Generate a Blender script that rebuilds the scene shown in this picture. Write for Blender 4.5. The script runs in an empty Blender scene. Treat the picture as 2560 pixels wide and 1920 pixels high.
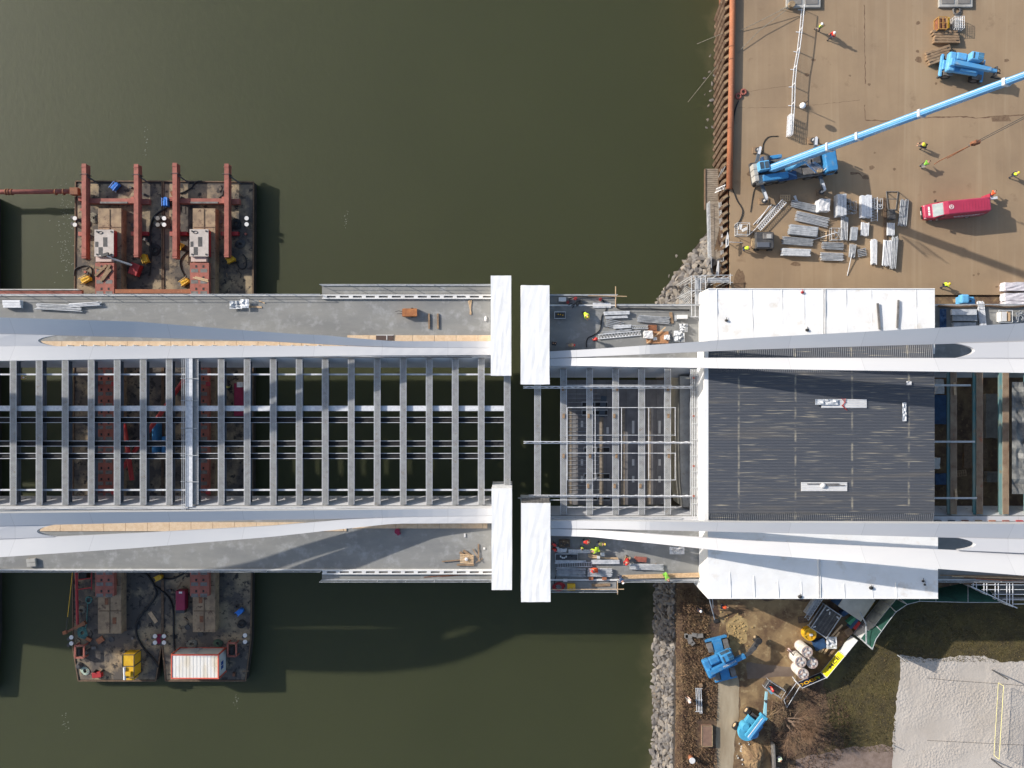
import bpy, bmesh, math, random
from mathutils import Vector, Matrix

sc = bpy.context.scene
COL = sc.collection
rnd = random.Random(7)
F = 1971.0          # focal length in photo pixels (2560 wide)
HC = 96.0           # drone height above the quay

# ------------------------------------------------------------ camera
cam = bpy.data.cameras.new("camera")
camo = bpy.data.objects.new("camera", cam)
COL.objects.link(camo)
cam.sensor_width = 36.0
cam.lens = 36.0 * F / 2560.0
cam.clip_start = 1.0
cam.clip_end = 3000.0
camo.location = (0, 0, HC)
sc.camera = camo
# ------------------------------------------------------------ light
SUN_EL, SUN_ROT = math.radians(26.5), math.radians(-65.7)
world = bpy.data.worlds.new("World")
sc.world = world
world.use_nodes = True
wn = world.node_tree.nodes
sky = wn.new("ShaderNodeTexSky")
sky.sky_type = 'NISHITA'
sky.sun_disc = False
sky.sun_elevation = SUN_EL
sky.sun_rotation = SUN_ROT
sky.air_density = 1.0
sky.dust_density = 1.6
world.node_tree.links.new(sky.outputs[0], wn["Background"].inputs[0])
wn["Background"].inputs[1].default_value = 0.14
sl = bpy.data.lights.new("sun", 'SUN')
sl.energy = 4.1
sl.angle = math.radians(0.7)
sl.color = (1.0, 0.94, 0.86)
so = bpy.data.objects.new("sun", sl)
COL.objects.link(so)
sdir = Vector((math.sin(SUN_ROT) * math.cos(SUN_EL), math.cos(SUN_ROT) * math.cos(SUN_EL), math.sin(SUN_EL)))
so.rotation_euler = sdir.to_track_quat('Z', 'Y').to_euler()
so.location = sdir * 200
sc.view_settings.view_transform = 'Standard'
sc.view_settings.look = 'None'
sc.view_settings.exposure = 0.42
sc.view_settings.gamma = 1.0
sc.cycles.max_bounces = 5
sc.cycles.diffuse_bounces = 3
sc.cycles.glossy_bounces = 3

# ------------------------------------------------------------ helpers
def P(px, py, z=0.0):
    """the place at height z that the photograph shows at pixel px, py"""
    d = HC - z
    return Vector(((px - 1280.0) * d / F, (960.0 - py) * d / F, z))
def S(n, z=0.0):
    return n * (HC - z) / F
def lin(r, g, b, k=1.0):
    f = lambda c: (c / 255 / 12.92 if c <= 10 else ((c / 255 + .055) / 1.055) ** 2.4)
    return (f(r) * k, f(g) * k, f(b) * k, 1.0)

MATS = {}
def mat(name, c, rough=.7, metal=0., c2=None, scale=1., sx=1., sy=1., lo=.35, hi=.65, bump=0., bscale=20., spec=.4,
        c3=None, s3=8., lo3=.55, hi3=.7, wave=None):
    """Principled material with two layers of world-space noise for weathering."""
    m = bpy.data.materials.new(name)
    m.use_nodes = True
    nt = m.node_tree
    n, L = nt.nodes, nt.links
    b = n["Principled BSDF"]
    b.inputs["Roughness"].default_value = rough
    b.inputs["Metallic"].default_value = metal
    b.inputs["Specular IOR Level"].default_value = spec
    b.inputs["Base Color"].default_value = c
    geo = None
    def coord(ax=1., ay=1.):
        nonlocal geo
        if geo is None:
            geo = n.new("ShaderNodeNewGeometry")
        mp = n.new("ShaderNodeMapping")
        mp.inputs["Scale"].default_value = (ax, ay, 1)
        L.new(geo.outputs["Position"], mp.inputs[0])
        return mp.outputs[0]
    def noise(sca, ax=1., ay=1., det=7.):
        t = n.new("ShaderNodeTexNoise")
        t.inputs["Scale"].default_value = sca
        t.inputs["Detail"].default_value = det
        t.inputs["Roughness"].default_value = .62
        L.new(coord(ax, ay), t.inputs["Vector"])
        return t.outputs["Fac"]
    def ramp(src, a, z_):
        r = n.new("ShaderNodeMapRange")
        r.inputs[1].default_value, r.inputs[2].default_value = a, z_
        L.new(src, r.inputs[0])
        return r.outputs[0]
    def mix(fac, A, B):
        x = n.new("ShaderNodeMix")
        x.data_type = 'RGBA'
        L.new(fac, x.inputs[0])
        for v, k in ((A, 6), (B, 7)):
            if isinstance(v, tuple):
                x.inputs[k].default_value = v
            else:
                L.new(v, x.inputs[k])
        return x.outputs[2]
    cur = c
    if c2 is not None:
        cur = mix(ramp(noise(scale, sx, sy), lo, hi), c, c2)
    if c3 is not None:
        cur = mix(ramp(noise(s3), lo3, hi3), cur, c3)
    if not isinstance(cur, tuple):
        L.new(cur, b.inputs["Base Color"])
    if bump:
        bp = n.new("ShaderNodeBump")
        bp.inputs["Strength"].default_value = bump
        bp.inputs["Distance"].default_value = .1
        L.new(noise(bscale), bp.inputs["Height"])
        L.new(bp.outputs[0], b.inputs["Normal"])
    MATS[name] = m
    return m

def tag(o, label=None, cat=None, group=None, kind=None):
    if label: o["label"] = label
    if cat: o["category"] = cat
    if group: o["group"] = group
    if kind: o["kind"] = kind
    return o

ROOTM = {}
def root(name, loc, label, cat, group=None, rz=0.0):
    o = bpy.data.objects.new(name, None)
    COL.objects.link(o)
    o.empty_display_size = .3
    o.location = loc
    o.rotation_euler = (0, 0, rz)
    tag(o, label, cat, group, 'thing')
    ROOTM[o.name] = Matrix.Translation(Vector(loc)) @ Matrix.Rotation(rz, 4, 'Z')
    return o

class MB:
    def __init__(s):
        s.v, s.f = [], []
    def add(s, vs, fs):
        k = len(s.v)
        s.v += [Vector(x) for x in vs]
        s.f += [tuple(i + k for i in f) for f in fs]
        return s
    def box(s, c, size, rz=0., tilt=None):
        x, y, z = (a / 2 for a in size)
        M = Matrix.Rotation(rz, 3, 'Z')
        if tilt is not None: M = M @ tilt
        vs = [M @ Vector((sx * x, sy * y, sz * z)) + Vector(c) for sz in (-1, 1) for sy in (-1, 1) for sx in (-1, 1)]
        return s.add(vs, [(0, 2, 3, 1), (4, 5, 7, 6), (0, 1, 5, 4), (1, 3, 7, 5), (3, 2, 6, 7), (2, 0, 4, 6)])
    def rect(s, x0, y0, x1, y1, z0, z1):
        """box from photo pixels measured at its top"""
        a, b = P(x0, y0, z1), P(x1, y1, z1)
        return s.box(((a.x + b.x) / 2, (a.y + b.y) / 2, (z0 + z1) / 2), (abs(b.x - a.x), abs(b.y - a.y), z1 - z0))
    def beam(s, a, b, w, h, up=None):
        a, b = Vector(a), Vector(b)
        d = (b - a).normalized()
        up = Vector(up) if up is not None else (Vector((0, 0, 1)) if abs(d.z) < .95 else Vector((0, 1, 0)))
        r = d.cross(up).normalized()
        u = r.cross(d)
        vs = [q + r * (i * w / 2) + u * (j * h / 2) for q in (a, b) for i, j in ((-1, -1), (1, -1), (1, 1), (-1, 1))]
        return s.add(vs, [(3, 2, 1, 0), (4, 5, 6, 7), (0, 1, 5, 4), (1, 2, 6, 5), (2, 3, 7, 6), (3, 0, 4, 7)])
    def taper(s, a, b, wa, ha, wb, hb, up=(0, 0, 1)):
        a, b = Vector(a), Vector(b)
        d = (b - a).normalized()
        r = d.cross(Vector(up)).normalized()
        u = r.cross(d)
        vs = [q + r * (i * w / 2) + u * (j * h / 2) for q, w, h in ((a, wa, ha), (b, wb, hb)) for i, j in ((-1, -1), (1, -1), (1, 1), (-1, 1))]
        return s.add(vs, [(3, 2, 1, 0), (4, 5, 6, 7), (0, 1, 5, 4), (1, 2, 6, 5), (2, 3, 7, 6), (3, 0, 4, 7)])
    def tube(s, pts, r, n=6, r2=None):
        pts = [Vector(p) for p in pts]
        rings = []
        for i, p in enumerate(pts):
            d = (pts[min(i + 1, len(pts) - 1)] - pts[max(i - 1, 0)]).normalized()
            up = Vector((0, 0, 1)) if abs(d.z) < .9 else Vector((1, 0, 0))
            x = d.cross(up).normalized()
            y = x.cross(d)
            rr = r if r2 is None else r + (r2 - r) * i / (len(pts) - 1)
            rings.append([p + x * rr * math.cos(2 * math.pi * k / n) + y * rr * math.sin(2 * math.pi * k / n) for k in range(n)])
        vs = [q for g in rings for q in g]
        fs = [(i * n + k, i * n + (k + 1) % n, (i + 1) * n + (k + 1) % n, (i + 1) * n + k) for i in range(len(pts) - 1) for k in range(n)]
        fs += [tuple(range(n))[::-1], tuple((len(pts) - 1) * n + k for k in range(n))]
        return s.add(vs, fs)
    def prism(s, poly, z0, z1):
        n = len(poly)
        vs = [(p[0], p[1], z0) for p in poly] + [(p[0], p[1], z1) for p in poly]
        fs = [tuple(range(n))[::-1], tuple(range(n, 2 * n))] + [(i, (i + 1) % n, n + (i + 1) % n, n + i) for i in range(n)]
        return s.add(vs, fs)
    def ppoly(s, pix, z0, z1):
        """prism over a polygon of photo pixels measured at its top"""
        return s.prism([P(x, y, z1)[:2] for x, y in pix], z0, z1)
    def cyl(s, c, r, h, n=16, r2=None, axis=None):
        c = Vector(c)
        ax = Vector(axis) if axis is not None else Vector((0, 0, 1))
        return s.tube([c, c + ax * h], r, n, r2)
    def sphere(s, c, r, seg=10, rings=6, sz=(1, 1, 1)):
        c = Vector(c)
        vs = [c + Vector((0, 0, -r * sz[2]))]
        for i in range(1, rings):
            t = math.pi * i / rings - math.pi / 2
            vs += [c + Vector((r * sz[0] * math.cos(t) * math.cos(2 * math.pi * k / seg), r * sz[1] * math.cos(t) * math.sin(2 * math.pi * k / seg), r * sz[2] * math.sin(t))) for k in range(seg)]
        vs.append(c + Vector((0, 0, r * sz[2])))
        fs = [(0, 1 + (k + 1) % seg, 1 + k) for k in range(seg)]
        for i in range(rings - 2):
            a = 1 + i * seg
            fs += [(a + k, a + (k + 1) % seg, a + seg + (k + 1) % seg, a + seg + k) for k in range(seg)]
        a = 1 + (rings - 2) * seg
        fs += [(a + k, a + (k + 1) % seg, len(vs) - 1) for k in range(seg)]
        return s.add(vs, fs)
    def lathe(s, c, prof, n=20):
        """prof: (r, z) pairs"""
        c = Vector(c)
        vs = [c + Vector((r * math.cos(2 * math.pi * k / n), r * math.sin(2 * math.pi * k / n), z)) for r, z in prof for k in range(n)]
        fs = [(i * n + k, i * n + (k + 1) % n, (i + 1) * n + (k + 1) % n, (i + 1) * n + k) for i in range(len(prof) - 1) for k in range(n)]
        fs += [tuple(range(n))[::-1], tuple((len(prof) - 1) * n + k for k in range(n))]
        return s.add(vs, fs)
    def strip(s, A, B, thick=0.):
        """a sheet between two polylines (optionally thickened downwards)"""
        n = len(A)
        s.add([*A, *B], [(i, i + 1, n + i + 1, n + i) for i in range(n - 1)])
        if thick:
            dz = Vector((0, 0, -thick))
            A2, B2 = [Vector(p) + dz for p in A], [Vector(p) + dz for p in B]
            s.add([*A2, *B2], [(n + i, n + i + 1, i + 1, i) for i in range(n - 1)])
            s.add([*A, *A2], [(n + i, n + i + 1, i + 1, i) for i in range(n - 1)])
            s.add([*B, *B2], [(i, i + 1, n + i + 1, n + i) for i in range(n - 1)])
            s.add([A[0], B[0], B2[0], A2[0]], [(0, 1, 2, 3)])
            s.add([A[-1], B[-1], B2[-1], A2[-1]], [(3, 2, 1, 0)])
        return s
    def build(s, name, m, parent=None, world=True, smooth=False, bevel=0., normals=False):
        me = bpy.data.meshes.new(name)
        vs = s.v
        o = bpy.data.objects.new(name, me)
        if parent is not None:
            if world:
                top = parent
                while top.parent is not None: top = top.parent
                Mi = ROOTM.get(top.name, Matrix.Identity(4)).inverted()
                vs = [Mi @ v for v in vs]
            o.parent = parent
        elif vs:
            xs = [v.x for v in vs]; ys = [v.y for v in vs]
            c = Vector(((min(xs) + max(xs)) / 2, (min(ys) + max(ys)) / 2, min(v.z for v in vs)))
            o.location = c
            vs = [v - c for v in vs]
        me.from_pydata([tuple(v) for v in vs], [], s.f)
        if normals:
            bm = bmesh.new(); bm.from_mesh(me)
            bmesh.ops.recalc_face_normals(bm, faces=bm.faces)
            bm.to_mesh(me); bm.free()
        me.materials.append(m)
        if smooth:
            for p in me.polygons: p.use_smooth = True
        COL.objects.link(o)
        if bevel:
            md = o.modifiers.new("edge", 'BEVEL'); md.width = bevel; md.segments = 2; md.limit_method = 'ANGLE'
        return o

def inst(src, parent=None, loc=None, rz=None, name=None):
    o = src.copy()
    COL.objects.link(o)
    o.parent = parent
    if loc is not None: o.location = loc
    if rz is not None: o.rotation_euler = (0, 0, rz)
    return o
def copy_tree(o, parent=None):
    c = o.copy(); COL.objects.link(c); c.parent = parent
    for ch in list(o.children): copy_tree(ch, c)
    return c
def struct(mb, name, m, **k):
    return tag(mb.build(name, m, **k), kind='structure')
def thing(mb, name, m, label, cat, group=None, **k):
    return tag(mb.build(name, m, **k), label, cat, group, 'thing')

def text_mb(txt, size, M, depth=.01, bold=0.):
    """lettering as a mesh: M places the text plane in space"""
    cu = bpy.data.curves.new("lettering", 'FONT')
    cu.body = txt; cu.size = size; cu.extrude = depth; cu.align_x = 'CENTER'; cu.align_y = 'CENTER'
    cu.resolution_u = 2; cu.offset = bold
    o = bpy.data.objects.new("lettering", cu)
    COL.objects.link(o)
    dg = bpy.context.evaluated_depsgraph_get()
    me = bpy.data.meshes.new_from_object(o.evaluated_get(dg))
    mb = MB().add([M @ v.co for v in me.vertices], [tuple(p.vertices) for p in me.polygons])
    bpy.data.objects.remove(o); bpy.data.curves.remove(cu); bpy.data.meshes.remove(me)
    return mb

# ------------------------------------------------------------ materials
W = mat("white paint", lin(232, 230, 226, .9), .45, c2=lin(214, 212, 208, .9), scale=.6)
ARCH = mat("pale grey steel paint", lin(203, 202, 201), .55, c2=lin(196, 196, 197), scale=.25, sx=.3)
def arch_plates():
    """plates of slightly different tone with a thin weld line between them"""
    nt = ARCH.node_tree; n, L = nt.nodes, nt.links; b = n["Principled BSDF"]
    old = b.inputs["Base Color"].links[0].from_socket
    g = n.new("ShaderNodeNewGeometry"); s_ = n.new("ShaderNodeSeparateXYZ"); L.new(g.outputs["Position"], s_.inputs[0])
    def m_(op, a, v):
        k = n.new("ShaderNodeMath"); k.operation = op; L.new(a, k.inputs[0])
        if v is not None: k.inputs[1].default_value = v
        return k.outputs[0]
    q = m_('DIVIDE', s_.outputs["X"], 7.3)
    w = n.new("ShaderNodeTexWhiteNoise"); w.noise_dimensions = '1D'; L.new(m_('FLOOR', q, None), w.inputs["W"])
    x = n.new("ShaderNodeMix"); x.data_type = 'RGBA'; L.new(m_('MULTIPLY', w.outputs["Value"], .35), x.inputs[0]); L.new(old, x.inputs[6]); x.inputs[7].default_value = lin(178, 179, 182)
    l = n.new("ShaderNodeMapRange"); l.inputs[1].default_value = .008; l.inputs[2].default_value = .003; l.inputs[4].default_value = .5; L.new(m_('FRACT', q, None), l.inputs[0])
    y = n.new("ShaderNodeMix"); y.data_type = 'RGBA'; L.new(l.outputs[0], y.inputs[0]); L.new(x.outputs[2], y.inputs[6]); y.inputs[7].default_value = lin(150, 150, 150)
    L.new(y.outputs[2], b.inputs["Base Color"])
arch_plates()
STEEL = mat("grey primed steel", lin(122, 126, 131), .6, c2=lin(104, 108, 112), scale=.8)
STEELD = mat("dark slate steel", lin(84, 94, 104), .6, c2=lin(72, 82, 94), scale=.7)
FLANGE = mat("weathered flange", lin(166, 167, 166), .65, c2=lin(138, 140, 141), scale=1.6, c3=lin(138, 128, 116), s3=2.2)
STUD = mat("shear stud steel", lin(186, 186, 182), .5, .1, c2=lin(156, 150, 142), scale=1.5)
GALV = mat("galvanised steel", lin(206, 207, 208), .45, .0, c2=lin(170, 173, 176), scale=2.5)
GALVD = mat("dull galvanised steel", lin(182, 184, 186), .5, .0, c2=lin(142, 146, 150), scale=2.0)
ALU = mat("bright aluminium", lin(222, 223, 224), .4, .0, c2=lin(196, 198, 202), scale=3)
DECK = mat("grey deck coating", lin(138, 137, 132), .75, c2=lin(122, 122, 120), scale=.55, sx=.35, c3=lin(154, 154, 152), s3=.9, lo3=.52, hi3=.72, bump=.15, bscale=6)
PLY = mat("pale plywood", lin(214, 190, 160), .8, c2=lin(200, 172, 140), scale=2., c3=lin(186, 158, 126), s3=11.)
WOOD = mat("weathered timber", lin(158, 132, 104), .85, c2=lin(122, 100, 78), scale=3., sx=.6)
WOODL = mat("fresh timber", lin(206, 178, 142), .8, c2=lin(180, 150, 116), scale=4.)
WOODD = mat("dark old timber", lin(120, 98, 78), .85, c2=lin(90, 74, 60), scale=3.)
RUST = mat("rusty brown steel", lin(140, 92, 64), .8, c2=lin(106, 70, 54), scale=2.2, c3=lin(166, 100, 58), s3=6.)
PIPE = mat("orange rust pipe", lin(166, 104, 70), .8, c2=lin(140, 90, 66), scale=.5, sy=.6, c3=lin(178, 120, 90), s3=4.)
RED = mat("faded red steel", lin(168, 100, 86), .7, c2=lin(140, 82, 70), scale=.9, c3=lin(122, 78, 60), s3=2.2)
REDD = mat("strong red paint", lin(176, 52, 52), .5, c2=lin(150, 44, 46), scale=1.5)
MAROON = mat("maroon paint", lin(150, 40, 72), .4, c2=lin(132, 34, 62), scale=1.)
BLUE = mat("machine blue paint", lin(66, 138, 188), .45, c2=lin(58, 122, 172), scale=1.2, c3=lin(120, 142, 154), s3=2.2, lo3=.56, hi3=.78)
BLUEP = mat("sunbleached blue paint", lin(104, 172, 216), .4, c2=lin(92, 160, 206), scale=1.)
BLUED = mat("dark blue paint", lin(52, 84, 122), .5, c2=lin(44, 66, 96), scale=1.5)
TURQ = mat("turquoise lift paint", lin(84, 166, 196), .4, c2=lin(70, 150, 184), scale=1.2)
YEL = mat("yellow paint", lin(222, 176, 40), .5, c2=lin(206, 158, 36), scale=1.5)
BLACK = mat("black rubber", lin(34, 34, 36), .7, c2=lin(52, 50, 48), scale=3)
DARK = mat("dark grey steel", lin(62, 62, 64), .6, c2=lin(84, 82, 80), scale=2)
GREYM = mat("worn grey machinery", lin(126, 122, 118), .65, c2=lin(92, 88, 84), scale=1.6)
TARP = mat("white shrink wrap", lin(250, 249, 246, .84), .5, c2=lin(238, 236, 232, .84), scale=.7, lo=.5, hi=.8, bump=.15, bscale=1.1)
TARPD = mat("soiled white tarpaulin", lin(250, 249, 246, .87), .55, c2=lin(240, 237, 231, .87), scale=.35, lo=.5, hi=.75, c3=lin(200, 186, 164), s3=.42, lo3=.58, hi3=.8, bump=.35, bscale=1.0)
BAG = mat("white woven bag", lin(232, 230, 228, .9), .8, c2=lin(205, 203, 202, .9), scale=4, bump=.6, bscale=6)
PLASTIC = mat("clear plastic sheet", lin(214, 216, 218), .3, c2=lin(168, 172, 176), scale=2.5, bump=1., bscale=4)
CONC = mat("pale concrete", lin(176, 174, 168), .85, c2=lin(152, 149, 142), scale=.8, c3=lin(130, 124, 112), s3=3., lo3=.6, hi3=.75)
CONCD = mat("damp concrete", lin(134, 130, 124), .85, c2=lin(108, 104, 100), scale=.9)
TAN = mat("dusty tan steel", lin(168, 146, 112), .8, c2=lin(132, 112, 88), scale=1.1, c3=lin(108, 88, 72), s3=2.6, lo3=.56, hi3=.68)
BARGE = mat("muddy barge deck", lin(158, 140, 112), .85, c2=lin(88, 82, 76), scale=.3, lo=.38, hi=.54, c3=lin(58, 54, 52), s3=1.3, lo3=.54, hi3=.62, bump=.2, bscale=4)
HULL = mat("black barge hull", lin(42, 40, 40), .7, c2=lin(66, 58, 52), scale=.8)
HATCH = mat("rust stained hatch steel", lin(166, 142, 112), .8, c2=lin(128, 108, 88), scale=.9, c3=lin(92, 70, 58), s3=1.4, lo3=.58, hi3=.68)
ROPE = mat("grey rope", lin(150, 146, 132), .9, c2=lin(110, 104, 92), scale=6)
ROPET = mat("teal rope", lin(106, 150, 140), .9, c2=lin(74, 116, 112), scale=6)
ROCK = mat("grey quarry stone", lin(146, 139, 130), .9, c2=lin(106, 100, 94), scale=1.1, c3=lin(146, 128, 106), s3=2.5, bump=.5, bscale=5)
GREENN = mat("dark green debris net", lin(38, 84, 72), .9, c2=lin(30, 66, 58), scale=1.4)
SIGNY = mat("yellow banner", lin(232, 216, 40), .6)
SIGNB = mat("navy banner", lin(26, 34, 58), .6)
LIME = mat("lime hi-vis fabric", lin(206, 236, 60), .8)
ORANGE = mat("orange hi-vis fabric", lin(226, 92, 48), .8)
REDV = mat("red work fabric", lin(200, 52, 44), .8)
NAVY = mat("dark work fabric", lin(48, 52, 66), .9)
GREYF = mat("grey work fabric", lin(122, 118, 116), .9)
GREENF = mat("green work fabric", lin(120, 176, 64), .85)
SKIN = mat("skin", lin(198, 150, 124), .6)
HAIR = mat("brown hair", lin(70, 52, 40), .8)
HELW = mat("white helmet plastic", lin(246, 246, 244), .35)
HELY = mat("yellow helmet plastic", lin(236, 206, 60), .35)
HELR = mat("red helmet plastic", lin(214, 52, 48), .35)
GLASS = mat("dark glazing", lin(58, 70, 80), .08, c2=lin(76, 90, 100), scale=1.0, spec=.8)
# ------------------------------------------------------------ water
def water_material():
    m = bpy.data.materials.new("river water")
    m.use_nodes = True
    nt = m.node_tree; n, L = nt.nodes, nt.links
    b = n["Principled BSDF"]
    b.inputs["Roughness"].default_value = .58
    b.inputs["IOR"].default_value = 1.33
    # murky water: light spreads a metre or two inside it before it comes back
    b.inputs["Subsurface Weight"].default_value = 1.0
    b.inputs["Subsurface Radius"].default_value = (2.2, 2.4, 1.8)
    b.inputs["Subsurface Scale"].default_value = 1.0
    g = n.new("ShaderNodeNewGeometry")
    sep = n.new("ShaderNodeSeparateXYZ"); L.new(g.outputs["Position"], sep.inputs[0])
    # silty shallows beside the bank
    nz = n.new("ShaderNodeTexNoise"); nz.inputs["Scale"].default_value = .45; nz.inputs["Detail"].default_value = 6
    L.new(g.outputs["Position"], nz.inputs["Vector"])
    ad = n.new("ShaderNodeMath"); ad.operation = 'MULTIPLY_ADD'
    my = n.new("ShaderNodeMapRange"); my.inputs[1].default_value = 2.0; my.inputs[2].default_value = 16.0; my.inputs[3].default_value = 0.; my.inputs[4].default_value = 8.6
    L.new(sep.outputs["Y"], my.inputs[0])
    sb = n.new("ShaderNodeMath"); sb.operation = 'SUBTRACT'; L.new(sep.outputs["X"], sb.inputs[0]); L.new(my.outputs[0], sb.inputs[1])
    L.new(nz.outputs["Fac"], ad.inputs[0]); ad.inputs[1].default_value = 5.0; L.new(sb.outputs[0], ad.inputs[2])
    mr = n.new("ShaderNodeMapRange"); mr.interpolation_type = 'SMOOTHSTEP'
    mr.inputs[1].default_value = 18.6; mr.inputs[2].default_value = 22.5
    L.new(ad.outputs[0], mr.inputs[0])
    big = n.new("ShaderNodeTexNoise"); big.inputs["Scale"].default_value = .05; big.inputs["Detail"].default_value = 5
    L.new(g.outputs["Position"], big.inputs["Vector"])
    m1 = n.new("ShaderNodeMix"); m1.data_type = 'RGBA'
    m1.inputs[6].default_value = lin(60, 64, 38); m1.inputs[7].default_value = lin(68, 71, 44)
    L.new(big.outputs["Fac"], m1.inputs[0])
    m2 = n.new("ShaderNodeMix"); m2.data_type = 'RGBA'
    m2.inputs[7].default_value = lin(98, 94, 68)
    L.new(mr.outputs[0], m2.inputs[0]); L.new(m1.outputs[2], m2.inputs[6])
    L.new(m2.outputs[2], b.inputs["Base Color"])
    mp = n.new("ShaderNodeMapping"); mp.inputs["Scale"].default_value = (1.6, .9, 1); mp.inputs["Rotation"].default_value = (0, 0, .35)
    L.new(g.outputs["Position"], mp.inputs[0])
    w = n.new("ShaderNodeTexNoise"); w.inputs["Scale"].default_value = 1.3; w.inputs["Detail"].default_value = 5
    L.new(mp.outputs[0], w.inputs["Vector"])
    bp = n.new("ShaderNodeBump"); bp.inputs["Strength"].default_value = .12; bp.inputs["Distance"].default_value = .12
    L.new(w.outputs["Fac"], bp.inputs["Height"]); L.new(bp.outputs[0], b.inputs["Normal"])
    return m
WZ = -7.3
struct(MB().box((0, 0, WZ - .5), (900, 900, 1.0)), "river_water", water_material())

# ------------------------------------------------------------ ground
QUAY = mat("dusty quay paving", lin(157, 134, 106), .9, c2=lin(140, 119, 95), scale=.09, sx=1.2, lo=.38, hi=.66, c3=lin(122, 100, 78), s3=.42, lo3=.62, hi3=.8, bump=.12, bscale=9)
SOIL = mat("brown scrub soil", lin(118, 98, 74), .95, c2=lin(84, 66, 54), scale=.5, lo=.38, hi=.6, c3=lin(144, 122, 88), s3=1.7, lo3=.56, hi3=.74, bump=.6, bscale=5)
DIRT = mat("packed yellow dirt", lin(146, 122, 88), .95, c2=lin(100, 78, 58), scale=.35, lo=.4, hi=.6, c3=lin(172, 152, 114), s3=1.3, lo3=.56, hi3=.74, bump=.35, bscale=4)
PATH = mat("worn concrete path", lin(170, 156, 132), .9, c2=lin(146, 130, 106), scale=.35, sx=2.2, sy=.5, bump=.1, bscale=8)
LAWN = mat("winter lawn", lin(94, 84, 50), .95, c2=lin(70, 62, 44), scale=.5, c3=lin(126, 108, 72), s3=2.4, lo3=.56, hi3=.74, bump=.5, bscale=12)

def quay_wear():
    """long tyre sweeps and pale dust over the quay paving"""
    nt = QUAY.node_tree; n, L = nt.nodes, nt.links; b = n["Principled BSDF"]
    old = b.inputs["Base Color"].links[0].from_socket
    g = n.new("ShaderNodeNewGeometry")
    cur = old
    for rot, sc_, col, lo_, hi_ in ((.12, (1.5, .05, 1), lin(140, 116, 90), .5, .72), (1.45, (1.1, .06, 1), lin(176, 156, 128), .54, .74)):
        mp = n.new("ShaderNodeMapping"); mp.inputs["Scale"].default_value = sc_; mp.inputs["Rotation"].default_value = (0, 0, rot); L.new(g.outputs["Position"], mp.inputs[0])
        t = n.new("ShaderNodeTexNoise"); t.inputs["Scale"].default_value = .5; t.inputs["Detail"].default_value = 4; t.inputs["Distortion"].default_value = 1.6; L.new(mp.outputs[0], t.inputs["Vector"])
        mr = n.new("ShaderNodeMapRange"); mr.inputs[1].default_value = lo_; mr.inputs[2].default_value = hi_; mr.inputs[4].default_value = .3; L.new(t.outputs["Fac"], mr.inputs[0])
        x = n.new("ShaderNodeMix"); x.data_type = 'RGBA'; L.new(mr.outputs[0], x.inputs[0]); L.new(cur, x.inputs[6]); x.inputs[7].default_value = col; cur = x.outputs[2]
    L.new(cur, b.inputs["Base Color"])
quay_wear()
def jag(poly, amp, step, seed=1):
    r = random.Random(seed); out = []
    for i, a in enumerate(poly):
        b = poly[(i + 1) % len(poly)]
        n = max(1, int(math.hypot(b[0] - a[0], b[1] - a[1]) / step))
        for k in range(n):
            t = k / n
            out.append((a[0] + (b[0] - a[0]) * t + r.uniform(-amp, amp), a[1] + (b[1] - a[1]) * t + r.uniform(-amp, amp)))
    return out
def sheet(pix, z):
    return MB().add([P(x, y, z) for x, y in pix], [tuple(range(len(pix)))[::-1]])

struct(MB().ppoly([(1846, -900), (4600, -900), (4600, 737), (1838, 737)], -9, -.02).ppoly([(1831, -900), (4600, -900), (4600, 737), (1824, 737), (1824, 470), (1831, 470)], -.5, 0.0), "quay_ground", QUAY)
st = [(540, 1798, 1806), (600, 1752, 1792), (650, 1712, 1780), (700, 1678, 1755), (760, 1645, 1730), (900, 1640, 1706),
      (1450, 1638, 1692), (1600, 1634, 1690), (1750, 1634, 1690), (1920, 1630, 1686), (2900, 1600, 1660)]
vs, fs = [], []
for i, (y, xw, xc) in enumerate(st):
    far = 1826 if y < 740 else 4600
    vs += [P(xw - 30, y, -8.6), P(xw, y, -7.4), P(xc, y, -.7 if y > 740 else -1.2), P(xc + 50 if y > 740 else 1822, y, -.004 if y > 740 else -1.0), P(far, y, -.004 if y > 740 else -1.0)]
for i in range(len(st) - 1):
    for k in range(4):
        a = i * 5 + k
        fs.append((a, a + 5, a + 6, a + 1))
struct(MB().add(vs, [f for i, f in enumerate(fs) if i % 4 > 1]), "bank_ground", SOIL)
struct(MB().add(vs, [f for i, f in enumerate(fs) if i % 4 < 2]), "riprap_bed", mat("gravel bed with gap shade", lin(62, 56, 50), .9, c2=lin(44, 40, 38), scale=1.5))  # bed coloured dark to paint the shade in the gaps between stones
struct(sheet(jag([(1795, 1500), (2060, 1500), (2060, 1600), (1985, 1700), (1930, 1790), (1925, 1870), (1935, 2000), (1828, 2000), (1838, 1860), (1850, 1780), (1842, 1700), (1800, 1600)], 5, 14, 3), .004), "dirt_yard", DIRT)
struct(sheet(jag([(1797, 1690), (1846, 1690), (1848, 1780), (1836, 1860), (1829, 2000), (1780, 2000), (1787, 1900), (1793, 1790)], 1.6, 14, 5), .008), "concrete_path", PATH)
struct(sheet(jag([(1866, 1655), (1975, 1668), (1985, 1690), (1868, 1697)], 1.5, 12, 6), .008), "concrete_apron", mat("grey concrete apron", lin(126, 110, 96), .9, c2=lin(108, 92, 80), scale=.6))
struct(sheet(jag([(2060, 1712), (2100, 1620), (2200, 1470), (2900, 1470), (2900, 2300), (2120, 2300), (2120, 1885), (2075, 1800)], 6, 12, 8), .004), "lawn", LAWN)
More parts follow.
